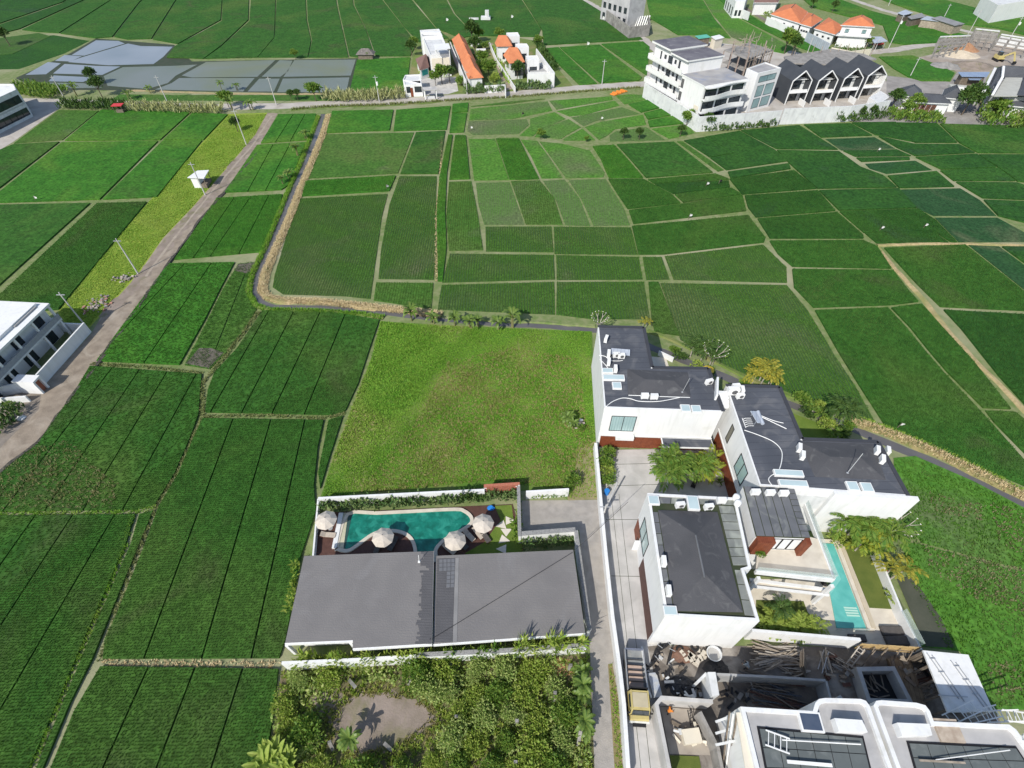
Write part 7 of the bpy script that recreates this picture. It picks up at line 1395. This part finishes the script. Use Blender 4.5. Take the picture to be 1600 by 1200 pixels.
pg = palm_proto(2.6, 2.1, 13, leafm); pd = palm_proto(3.0, 2.2, 14, leafd); py_ = palm_proto(2.4, 2.0, 14, leafy, multi=2); pgold = palm_proto(3.4, 2.3, 16, leafgold, multi=2); pbig = palm_proto(1.4, 1.5, 12, leafm, multi=2)
plant_all([pg, py_], [((1035,764),'green palm at the lower left of the courtyard palm group',1.40,0), ((1028,747),'green palm on the left side of the courtyard palm group',1.22,0), ((1044,741),'green palm at the upper left of the courtyard palm group',1.28,0), ((1052,757),'palm in the middle of the courtyard group, above the dark trunk',1.22,0), ((1068,741),'yellowish palm near the middle of the canopy front',1.10,1), ((1080,749),'palm right of the dark trunk in the courtyard',1.22,0), ((1092,745),'yellow green palm below the canopy corner',1.10,1), ((1102,741),'yellow palm at the right end of the courtyard group',1.04,1)], 'palms in the villa courtyard', .035)
plant_all([pd, pgold, pbig], [((1078,558),'dark green palm behind the farthest villa, left',.95,0), ((1094,566),'dark green palm behind the farthest villa, right of its neighbour',1.05,0), ((1112,572),'small dark palm beside the white flowering tree',.7,0), ((1172,602),'golden palm clump behind the roof of the right villa, left part',1.0,1), ((1186,600),'golden palm clump behind the roof of the right villa, middle',1.1,1), ((1200,604),'golden palm clump behind the roof of the right villa, right part',.8,1), ((1006,513),'small yellowish palm behind the far edge of the farthest roof',.5,1), ((1272,648),'loose green palm beside the small garden lawn of the right villa',.9,2), ((1296,660),'green palm in the middle of the garden group next to the canal',1.1,0), ((1308,668),'tall green palm at the canal bend behind the right villa',1.2,0), ((1318,655),'palm at the right of the canal garden group',.9,0), ((1304,684),'dark low palm just behind the roof edge of the right villa',.8,2)], 'palms behind the villas')
plant_all([dup(pg, (0, 0, 0), label='x'), dup(py_, (0, 0, 0), label='x'), dup(pgold, (0, 0, 0), label='x')], [((1300,837),'green palm at the left end of the pool garden row',1.31,0), ((1318,843),'palm second from the left in the pool garden row',1.25,0), ((1334,845),'palm in the middle of the pool garden row, under the white wall',1.25,0), ((1350,851),'yellow green palm right of the middle in the pool garden row',1.25,1), ((1340,859),'low yellowish palm at the lawn edge of the pool garden row',1.00,1), ((1366,855),'palm at the right end of the pool garden row, beside the flowering tree',1.31,0), ((1384,904),'golden palm leaning over the thin white wall above the paddy',.92,2)], 'palms in the turquoise pool garden')
plime = palm_proto(1.2, 1.6, 14, MATS['leaf_lime'], multi=2, name='palm_tree')
cyc = [plime, dup(pd, (0, 0, 0), label='x')]
plant_all(cyc, [((1196,975),'leafy palm at the left of the small shaded lawn',.9,0), ((1212,980),'leafy palm second from the left in front of the white boundary wall',1.0,0), ((1230,978),'leafy palm in the middle in front of the white boundary wall',1.05,0), ((1246,984),'leafy palm fourth along the white boundary wall',.95,0), ((1262,986),'leafy palm at the right end of the small shaded lawn',.9,0), ((1206,962),'dark palm standing behind the others on the small shaded lawn',.75,1), ((1388,935),'small dark cycad on the lawn near the pale patio corner',.5,0)], 'palms on the small shaded lawn', .1)
# bananas
bn = [banana_proto(1.8, 2.0, 7), banana_proto(2.3, 2.3, 8), banana_proto(1.3, 1.7, 8, leaflime, 6, .34)]
plant_all(bn, [((640,500),'banana clump at the left end of the canal row above the meadow',1.0,1), ((678,506),'banana clump second along the canal above the meadow',.95,0), ((708,508),'banana clump third along the canal above the meadow',.85,1), ((734,511),'large banana clump in the middle of the canal row',1.1,0), ((748,513),'small banana clump right of the large one on the canal',.7,1), ((778,512),'banana clump at the canal, left of the rightmost pair',1.05,0), ((798,515),'tallest banana clump at the right end of the canal row',1.15,1),
  ((478,218),'banana clump on the narrow canal nearest the main road',1.15,0), ((466,246),'yellowish banana clump in the middle of the narrow canal',1.0,1), ((452,280),'banana clump on the narrow canal farthest from the main road',1.05,0), ((442,290),'small banana plant below the clump on the narrow canal',.7,1),
  ((884,660),'banana clump in the dry corner of the meadow by the villa wall',.85,0), ((895,668),'small banana plant beside the pale stones in the meadow',.6,1), ((431,1192),'big yellow green banana clump at the lower left of the scrub plot',1.3,2), ((452,1205),'banana clump beside the big one at the lower edge of the scrub plot',1.2,2), ((418,1212),'banana clump cut by the lower edge left of the scrub plot',1.2,2),
  ((905,1052),'banana plant at the top right corner of the scrub plot beside the lane',.72,0), ((914,1076),'banana plant second down along the lane edge of the scrub plot',.72,1), ((908,1092),'banana plant third down along the lane edge of the scrub plot',.72,0), ((905,1128),'banana plant low on the lane edge of the scrub plot',.72,1), ((912,1145),'small banana plant lowest on the lane edge of the scrub plot',.7,0), ((556,1152),'small banana plant on the bare soil of the scrub plot',.75,1),
  ((205,155),'banana group right of the dark roadside tree',1.2,0), ((118,150),'banana group left of the dark roadside tree',1.2,1), ((235,146),'leaning banana plant by the tall pole on the flooded paddy edge',1.0,0), ((345,142),'banana plants on the flooded paddy edge',.9,1), ((372,141),'banana plants right of others on the flooded paddy edge',1.0,0), ((362,172),'banana clump on the verge corner by the dirt road',1.2,1), ((392,172),'banana clump right of the corner on the dirt road verge',1.3,0)], 'banana plants', .02)
# shrubs and trees
s1, s2, s3 = shrub_proto(1.3, 1.3, 420, .42, leafm), shrub_proto(1.2, 1.0, 380, .38, leafd), shrub_proto(1.3, 1.1, 420, .40, leaflime)
sh_ = [((948,712),'green shrub at the far end of the drive wall planting',.95,0), ((945,728),'green shrub second along the drive wall planting',1.0,0), ((947,742),'shrub third along the drive wall planting',.95,2), ((949,756),'shrub at the near end of the drive wall planting',.9,0), ((1262,640),'shrub with red and green leaves beside the right villa roof',.9,1), ((1284,652),'dark shrub under the garden palms by the canal',1.0,1), ((1278,640),'light green shrub above the small garden lawn',.9,2),
  ((893,756),'round green shrub with dark top at the right end of the short white meadow wall',1.0,0), ((886,768),'low shrub below the end of the short white meadow wall',.7,0), ((907,672),'dark green shrub beside the pale stones in the meadow',.55,0), ((1383,893),'low dark shrub under the golden palm',.7,1), ((1184,872),'green planter shrub on the terrace corner',.6,0), ((1062,562),'dark shrub behind the farthest villa, left of the white flowering tree',1.0,1), ((1086,578),'lime shrub under the dark palms behind the farthest villa',.9,2), ((1104,585),'green shrub at the foot of the white flowering tree',.9,0), ((1052,552),'low green shrub beside the pale stone square behind the farthest villa',.8,0), ((1160,607),'green shrub at the left foot of the golden palms',.9,0), ((1248,628),'green shrub right of the dark roof edge, farthest in the canal garden',1.1,0), ((1258,650),'reddish dark shrub in the canal garden by the roof edge',.9,1), ((1290,668),'lime shrub in the middle of the canal garden',1.0,2), ((1312,682),'dark shrub at the near end of the canal garden',1.0,1), ((1322,672),'green shrub at the canal edge of the garden',.9,0), ((720,134),'shrub at the left wall of the long orange-roofed house, near the road',1.6,0), ((745,112),'green shrub in the lane garden, left of the middle',1.6,0), ((762,112),'lime shrub in the lane garden next to the white lane wall',1.5,2), ((738,98),'dark shrub right against the long orange-roofed house',1.6,1), ((758,78),'green shrub by the back garden gate arch',1.5,0), ((748,80),'dark shrub between the two garden gate arches',1.5,1), ((772,128),'lime shrub behind the front wall of the lane garden',1.6,2), ((812,112),'green shrub in the courtyard of the nearer orange hip roof',1.5,0), ((708,70),'shrub behind the stepped house beside the long orange roof',1.4,1), ((664,118),'lime shrub in front of the brown pavilion',1.4,2), ((1306,845),'lime shrub at the foot of the pool garden palms, left',.9,2), ((1330,852),'lime shrub at the foot of the pool garden palms, middle',.9,2), ((1352,860),'green shrub at the foot of the pool garden palms, right',1.0,0)]
plant_all([s1, s2, s3], [(s[0] if s[1][:13] != 'green planter' else G((1184,866), 5.4), s[1], s[2], s[3]) for s in sh_], 'garden shrubs')
# scrub plot: named bushes, in rows from the wall down
rows = [[(470,1064),(520,1058),(655,1056),(700,1050),(745,1050),(790,1048),(835,1050)], [(452,1100),(668,1080),(700,1085),(742,1088),(780,1085),(822,1088),(868,1084)], [(458,1130),(484,1146),(715,1118),(760,1122),(800,1120),(845,1126),(882,1118)], [(480,1165),(710,1155),(745,1165),(792,1160),(838,1166),(876,1158)], [(500,1212),(570,1212),(630,1208),(676,1196),(716,1200),(770,1198),(820,1205),(866,1200)]]
nm = ['along the white front wall', 'second from the front wall', 'in the middle', 'second from the lower edge', 'along the lower edge']; od = ['first', 'second', 'third', 'fourth', 'fifth', 'sixth', 'seventh', 'eighth']
b1, b2, b3 = shrub_proto(2.0, 1.5, 1100, .36, leafscrub, blobs=12), shrub_proto(1.9, 1.2, 1000, .34, leaflime, blobs=11), shrub_proto(2.0, 1.7, 1000, .40, leafm, blobs=11)
plant_all([b1, b2, b3], [(p, '%s bush from the left in the scrub plot row %s' % (od[i], nm[r]), random.uniform(.6, 1.0), (0, 1, 1, 0, 2)[(i * 2 + r) % 5] if r < 4 else (2 if i % 3 else 1)) for r, row in enumerate(rows) for i, p in enumerate(row)], 'bushes in the scrub plot')
P = [V2(G(p)) for p in [(446,1052),(640,1040),(912,1030),(922,1215),(700,1215),(692,1130),(660,1092),(620,1070),(560,1070),(510,1100),(500,1150),(515,1190),(420,1190),(434,1110)]]; X, Y = rnd_in(P, 30); n = len(X)
Zc = .15 + .8 * np.clip(np.sin(X * .9 + 1) * np.sin(Y * 1.1) + NR.normal(0, .3, n), 0, 1.2); D = NR.normal(0, 1, (n, 3)); D[:, 2] = np.abs(D[:, 2]) * .6; k = (Zc > .16) & ~inpoly(X, Y, [V2(G(p)) for p in [(540,1095),(600,1072),(660,1085),(688,1115),(690,1140),(640,1165),(600,1190),(545,1190),(512,1165),(512,1128)]])
v, t, tt = leafmesh(np.stack([X, Y, Zc], 1)[k], D[k], .38 * NR.uniform(.6, 1.2, k.sum()), .24); rawmesh('creepers', v, t, leafscrub, tt, 'stuff')
for k, (b, l_, lean, lb_) in enumerate((((545,1062), 1.6, (1.2, -1.0), 'grey slab stump near the left end of the white front wall'), ((638,1070), 1.0, (.6, .9), 'pale fallen trunk under the front wall bushes'), ((713,1125), 1.4, (.1, .1), 'grey post stump in the left middle of the scrub plot'), ((806,1132), 1.5, (.1, .1), 'grey post stump in the middle of the scrub plot'), ((866,1095), 1.8, (.0, .4), 'thin pale post in the right half of the scrub plot'), ((888,1048), 1.1, (.2, .3), 'broken slab by the orange earth near the lane'), ((903,1165), 1.6, (.2, 1.0), 'grey slab post along the lane edge of the scrub plot'), ((521,1172), 1.2, (-.2, .5), 'pale stump at the left of the bare soil'), ((612,1172), .9, (-.6, .4), 'pale stump at the right of the bare soil'), ((804,1195), 1.3, (.1, .1), 'grey post stump at the lower edge of the scrub plot'), ((709,1048), 1.0, (-.4, .5), 'grey slab stump under the front wall, middle'))):
    q = G(b); MB().beam(q, q + Vector((lean[0], lean[1], l_)), .32, .22).build('stump', roughcon, None, lb_, 'stump', 'stumps in the scrub plot')
heap('heap of orange earth beside the lane corner of the scrub plot', (878,1044), 1.4, .4, mat('orange_earth', (.42,.24,.12), (.33,.2,.1), .95, 2, bump=.5))
# hedges of tall leaves
def hedge(label, line, w, h, dens, L, wd, m, z0=.08, name='hedge', up=1.0, zpx=None):
    P = [V2(G(p, z0)) for p in line]; cs, ds = [], []
    for a, b in zip(P, P[1:]):
        l = (b - a).length; n = int(l * w * dens); u = NR.uniform(0, 1, n); s_ = NR.uniform(-1, 1, n); d = (b - a) / max(l, .01); z = z0 + h * NR.uniform(.15, 1, n) * (1 - .35 * s_ ** 2) * (.8 + .3 * np.sin(u * l * 1.7))
        cs.append(np.stack([a.x + (b.x - a.x) * u - d.y * s_ * w / 2, a.y + (b.y - a.y) * u + d.x * s_ * w / 2, z], 1)); q = NR.normal(0, .8, (n, 3)); q[:, 2] = np.abs(q[:, 2]) + up; ds.append(q)
    C, D = np.concatenate(cs), np.concatenate(ds); v, t, tt = leafmesh(C, D, L * NR.uniform(.6, 1.2, len(C)), wd * NR.uniform(.7, 1.2, len(C)), .2); return rawmesh(name, v, t, m, tt, None, None, label, 'hedge')
hl = mat('hedge_leaf', (.05,.12,.03), (.08,.16,.045), .4, 1.5, transl=.2, tint=(.20,.27,.10))
hedge('broad leaved green hedge along the white wall behind the curved pool', [(503,794),(560,790),(640,786),(720,781),(760,777),(806,773)], 1.6, 1.3, 46, .85, .3, hl); hedge('tall leafy clump in the hedge near the brick wall', [(718,781),(752,777)], 1.5, 1.7, 40, .9, .3, leafd)
hedge('tall leafy plants at the brick wall corner of the pool garden', [(800,772),(808,778),(809,790)], 1.0, 1.5, 50, .8, .25, hl); hedge('leafy plants along the grey topped wall right of the pool lawn', [(808,812),(808,835),(809,850)], 1.1, 1.0, 46, .7, .22, leafm)
hedge('green hedge behind the grey topped wall of the parking bay', [(815,851),(856,848),(897,844)], 1.7, 1.3, 46, .7, .22, hl); hedge('low green hedge along the short white meadow wall', [(826,777),(850,776),(885,773)], .9, .7, 50, .45, .2, leafm)
hedge('row of yellow green spear leaved plants under the front eaves, left', [(472,1037),(520,1037),(565,1036)], 1.0, 2.5, 90, 1.0, .22, leaflime, up=1.4); hedge('row of spear leaved plants under the front eaves, middle', [(568,1038),(640,1033),(690,1030)], .7, 2.7, 110, 1.0, .22, leaflime, up=1.4); hedge('row of spear leaved plants under the front eaves, right', [(692,1030),(760,1026),(806,1023)], .7, 2.5, 110, 1.0, .22, leafm, up=1.4)
hedge('tall palm like plants rising over the right end of the front eaves', [(806,1023),(850,1019),(908,1014)], .9, 4.2, 80, 1.5, .22, leaflime, up=.9); hedge('plants growing at the left wall of the shingle roofed villa', [(466,880),(458,930),(455,960)], .7, 1.2, 40, .8, .2, MATS['leaf_lime'])
hedge('green shrubs in the shade behind the pool lawn planter', [(810,800),(811,812)], .7, .8, 50, .5, .2, leafm); hedge('dark hedge in the lower left house garden', [(-10,680),(20,655),(26,640)], 3.0, 1.6, 26, .8, .25, leafd); hedge('green hedge beside the low garden wall of the red door gate', [(-5,640),(25,632)], 1.5, .6, 30, .5, .2, leafm)
cane = mat('cane_leaf', (.24,.28,.09), (.30,.31,.12), .6, 1, transl=.2, tint=(.44,.44,.22))
hedge('pale sugar cane thicket along the main road left of the white gatehouse', [(508,156),(560,156),(600,155),(632,152)], 5, 2.2, 11, 1.8, .3, cane, 0, 'cane_thicket', 1.3); hedge('pale cane row along the near side of the main road at the left', [(98,168),(160,169),(200,171)], 4, 2.0, 13, 1.4, .35, leafd, 0, 'cane_thicket', 1.0); hedge('pale cane row along the near side of the main road up to the dirt road', [(205,172),(270,174),(350,176)], 4, 2.0, 13, 1.5, .3, cane, 0, 'cane_thicket', 1.2)
hedge('leafy hedge on the road in front of the long orange-roofed house', [(726,146),(760,144),(790,143)], 3, 2.4, 26, 1.0, .4, hl, 0); hedge('leafy hedge on the road in front of the tall white street wall', [(806,139),(835,139),(860,138)], 3, 2.2, 26, 1.0, .4, hl, 0); hedge('yellow flower hedge beside the grass lane', [(797,134),(782,105),(770,76)], 1.6, 1.2, 8, .8, .4, yellowg, 0)
hedge('dry weeds along the right wall of the orange-roofed compound', [(868,112),(852,88),(838,68)], 2.5, 2.0, 14, 1.0, .4, leafd, 0); hedge('bushes along the boundary wall of the apartments', [(1092,203),(1120,203),(1160,200),(1210,196)], 3, 1.8, 16, .8, .4, leafd, 0); hedge('bushes along the white wall of the gable houses', [(1300,190),(1340,188),(1380,182)], 3, 2.6, 16, .9, .4, leafd, 0)
hedge('scrub below the grey hip roofed villa', [(1385,183),(1430,188),(1470,190)], 5, 2.4, 12, 1.0, .45, leafm, 0); hedge('bushes below the slate roofed house at the right edge', [(1525,188),(1560,193),(1620,196)], 8, 4.0, 9, 1.2, .5, leafm, 0); hedge('pale leafed bushes along the right edge wall', [(1575,190),(1620,192)], 5, 3.0, 9, 1.2, .4, cane, 0)
hedge('weeds on the flooded paddy edge at the left', [(30,140),(60,145),(95,150)], 8, 2.0, 8, 1.2, .5, leafm, 0); hedge('yellow shrubs along the far village road', [(1478,62),(1500,64)], 4, 1.2, 5, .9, .4, MATS['leaf_lime'], 0); hedge('garden plants left of the orange-roofed villas', [(1190,20),(1204,26)], 4, 1.5, 5, .9, .4, leafm, 0)
hedge('plants along the white wall of the two storey orange-roofed house', [(1300,76),(1330,82),(1360,79)], 2, 1.6, 6, .8, .4, leafd, 0); hedge('dry plants on the pale terrace right of the blue roof', [(1528,165),(1555,165)], 3, 1.4, 6, .8, .4, cane, 0)
# trees
t1, t2, t3 = tree_proto(5.5, 2.6, 2.6, 900, .8, leafd), tree_proto(4.5, 2.4, 2.2, 800, .8, leafm), tree_proto(6.5, 4.0, 4.2, 1700, .9, leafd, blobs=16)
plant_all([t1, t2, t3], [((160,152),'dark tree beside the red roadside stall',.9,0), ((150,133),'tall thin dark tree top behind the roadside tree',.8,0), ((494,158),'green tree on the main road at the head of the narrow canal',1.0,1), ((456,158),'round dark shrub tree beside the main road, left',.5,0), ((466,157),'round dark shrub tree beside the main road, right',.5,0), ((358,168),'tree at the road corner left of the dirt road',.9,1), ((372,206),'small bushy tree near the pole on the yellow grass verge',.6,0),
  ((691,132),'large green tree in front of the cream wall of the stepped house',1.1,1), ((681,134),'yellow green tree beside the gatehouse carport',.8,1), ((703,130),'dark narrow tree right of the cream wall',.8,0), ((648,78),'bush left of the stepped house, back',.8,1), ((644,88),'bush left of the brown pavilion',.8,0), ((738,68),'dark tree between long orange roof and garden gate',1.2,0), ((748,66),'pale tree behind the garden gate arch',.9,1), ((742,88),'dark tree in the long garden left of the lane',1.0,0), ((754,104),'green tree near the middle of the lane garden',.9,1), ((764,124),'tree in the lane garden closest to the road',1.1,1), ((752,122),'dark shrub tree right of the long orange-roofed house',.8,0), ((780,64),'yellowish tree behind the farther orange hip roof',.8,1), ((800,118),'tree in the courtyard below the nearer orange hip roof',1.0,1), ((808,126),'dark courtyard tree behind the road hedge',.9,0), ((841,73),'small tree on the bund right of the compound',.7,1),
  ((1225,84),'large spreading green bush tree behind the scaffolded building',1.5,1), ((1236,88),'dark tree right of the spreading bush behind the scaffolding',1.0,0), ((1502,180),'big round dark green tree right of the hip roofed villa',1.0,2), ((1424,175),'yellow green tree left of the red veranda',.9,1), ((1412,182),'bushy tree at the left of the grey hip roofed villa',.8,1), ((1486,166),'tree right of the veranda next to the big round tree',.8,1), ((1545,186),'bushy tree left of the blue gable window',1.1,1), ((1392,172),'dark palm like tree right of the white end block',.9,0), ((1356,184),'round dark bush on the rice edge below the fourth gable house',.6,0), ((1340,187),'round bush on the rice edge below the third gable house',.6,0), ((1104,203),'round dark bush at the corner of the apartment wall',.7,0),
  ((1195,18),'garden tree beside the red brown roof',.7,1), ((1300,20),'dark tree behind the second orange-roofed villa',.7,0), ((1268,14),'dark narrow tree behind the large orange roof',.7,0), ((1352,75),'tree in front of the two storey orange-roofed house',.7,1), ((16,72),'lone bush at the far left in the pale field',1.0,0), ((576,93),'small bush next to the grey thatched hut',.5,1), ((462,93),'bush on the bund of the flooded paddies',.6,1), ((845,218),'bush on the terrace bund, left',.5,1), ((916,222),'bush on the terrace bund, middle',.3,1), ((973,219),'bush on the terrace bund, second from the right',.5,0), ((998,219),'bush on the terrace bund, right',.5,0), ((1062,214),'bush beside the bund corner near the apartments',.5,0), ((1072,197),'tall thin tree at the left corner of the apartment wall',.8,1)], 'trees', 0)
# frangipani trees with white flowers
def frangipani(label, px, h):
    q = G(px); t = thing('frangipani_tree', label, 'tree', q); mb = MB(); tips = []
    mb.tube([q, q + Vector((0, 0, h * .4))], [.12, .1], 6)
    for k in range(7):
        a = k * .9; e1 = q + Vector((h * .3 * cos(a), h * .3 * sin(a), h * .75)); mb.tube([q + Vector((0, 0, h * .38)), e1], [.08, .05], 5)
        for j in (-.5, .5): e2 = e1 + Vector((h * .2 * cos(a + j), h * .2 * sin(a + j), h * .22)); mb.tube([e1, e2], [.05, .035], 5); tips.append(e2)
    mb.build('trunk', palebark, t); C = np.repeat(np.array(tips), 7, 0); D = NR.normal(0, 1, C.shape); D[:, 2] = np.abs(D[:, 2]) * .5; v, tr, tt = leafmesh(C, D, .42, .15); rawmesh('crown', v, tr, leafm, tt, None, t)
    for e in tips:
        mb = MB(); c = e + Vector((0, 0, .12)); R_ = .115; mb.add([c] + [c + Vector((R_ * cos(a * pi / 5) * (1 if a % 2 == 0 else .45), R_ * sin(a * pi / 5) * (1 if a % 2 == 0 else .45), .06 if a % 2 == 0 else 0)) for a in range(10)], [[0, 1 + a, 1 + (a + 1) % 10] for a in range(10)]); mb.build('flower', flowerw, t)
frangipani('frangipani tree with white flowers behind the farthest villa, beside dark palms', (1108,572), 4.0); frangipani('white flowering frangipani at the right end of the pool garden row', (1385,838), 3.8); frangipani('small white flowering tree at the far left corner of the farthest roof', (934,516), 3.0)
# odd garden things
q = G((1040,762)); mb = MB(); 
mb.tube([G((1082,762)), G((1084,757)) + Vector((.1, .2, .6)), G((1086,752)) + Vector((.3, .5, 1.6))], [.3, .25, .18], 8); mb.build('mottled_tree', mat('dark_mottled_bark', (.02,.018,.017), (.30,.28,.26), .9, 3, lo=.55, hi=.7), None, 'dark mottled thick trunk standing in the paved courtyard', 'tree')
MB().tube([G((1039,768)), G((1040,762)) + Vector((.1, .1, 1.0)), G((1040,756)) + Vector((0, .2, 2.2))], [.16, .12, .05], 7).build('garden_sculpture', acw, None, 'slim white sculpture between the courtyard palms', 'sculpture')
q = G((1122,757)); pt = thing('potted_plant', 'potted green plant beside the red timber wall in the courtyard', 'potted plant', q); MB().prism([(q.x + .38 * cos(a * pi / 5), q.y + .38 * sin(a * pi / 5)) for a in range(10)], .036, .6).build('pot', stone, pt); C = np.tile(np.array([[q.x, q.y, .62]]), (26, 1)); D = NR.normal(0, 1, (26, 3)); D[:, 2] = np.abs(D[:, 2]) + .4; v, tr, tt = leafmesh(C, D, .8, .16); rawmesh('leaves', v, tr, leafm, tt, None, pt)
q = G((1288,911)); pt = thing('potted_plant', 'dark round pot with green plant at the edge of the turquoise pool', 'potted plant', q); MB().prism([(q.x + .45 * cos(a * pi / 5), q.y + .45 * sin(a * pi / 5)) for a in range(10)], .052, .65).build('pot', black, pt); C = np.tile(np.array([[q.x, q.y, .66]]), (26, 1)); D = NR.normal(0, 1, (26, 3)); D[:, 2] = np.abs(D[:, 2]) + .4; v, tr, tt = leafmesh(C, D, .7, .16); rawmesh('leaves', v, tr, leafm, tt, None, pt)
q = G((1374,893)); MB().beam(q + Vector((0, 0, 0)), q + Vector((.3, -.5, 1.2)), .06, .06).build('stake', plank_d, None, 'thin stake by the red cloth under the golden palm', 'stake'); MB().add([q + Vector(v) for v in ((-.4, .5, .9), (.3, .5, 1.0), (.45, -.4, .8), (-.1, -.5, .7), (0, 0, 1.3))], [[0, 1, 4], [1, 2, 4], [2, 3, 4], [3, 0, 4]]).build('red_cloth', redm, None, 'bright red cloth hanging under the golden palm on the thin white wall', 'cloth')
scrap('pale stones lying in the dry meadow corner', (902,663), 14, 1.2, [offwhite, rubble_m], 'stone_pile')
q = G((1107,577), 2.2); MB().add([(q.x + .9 * cos(a * pi / 5), q.y + .9 * sin(a * pi / 5), 2.15) for a in range(10)] + [(q.x, q.y, 2.5)], [[a, (a + 1) % 10, 10] for a in range(10)]).tube([(q.x, q.y, 0), (q.x, q.y, 2.4)], .04, 5).build('yellow_parasol', mat('yellow_canvas', (.70,.50,.06), None, .8), None, 'yellow parasol behind the farthest villa beside the white flowering tree', 'parasol')
MB().prism(GP([(1018,558),(1040,559),(1045,574),(1020,573)]), .02, .12).build('stone_terrace', stone, None, 'pale stone terrace square in the notch of the farthest villa', 'terrace'); MB().path(GP([(1030,548),(1045,555),(1053,559)], 1), 0, 1.0, .2).build('garden_wall', white, None, 'short white wall piece in the garden behind the farthest villa', 'wall')
MB().poly(GP([(1237,645),(1290,665),(1330,690),(1255,690)], .03), .03).build('lawn', MATS['bright_lawn'], kind='structure')
# prototypes that were only sources
for o in [o for o in COL.objects if o.parent is None and (o.get('label') == 'x' or not o.get('label', 'y').strip())]:
    for ch in list(o.children): bpy.data.objects.remove(ch)
    bpy.data.objects.remove(o)
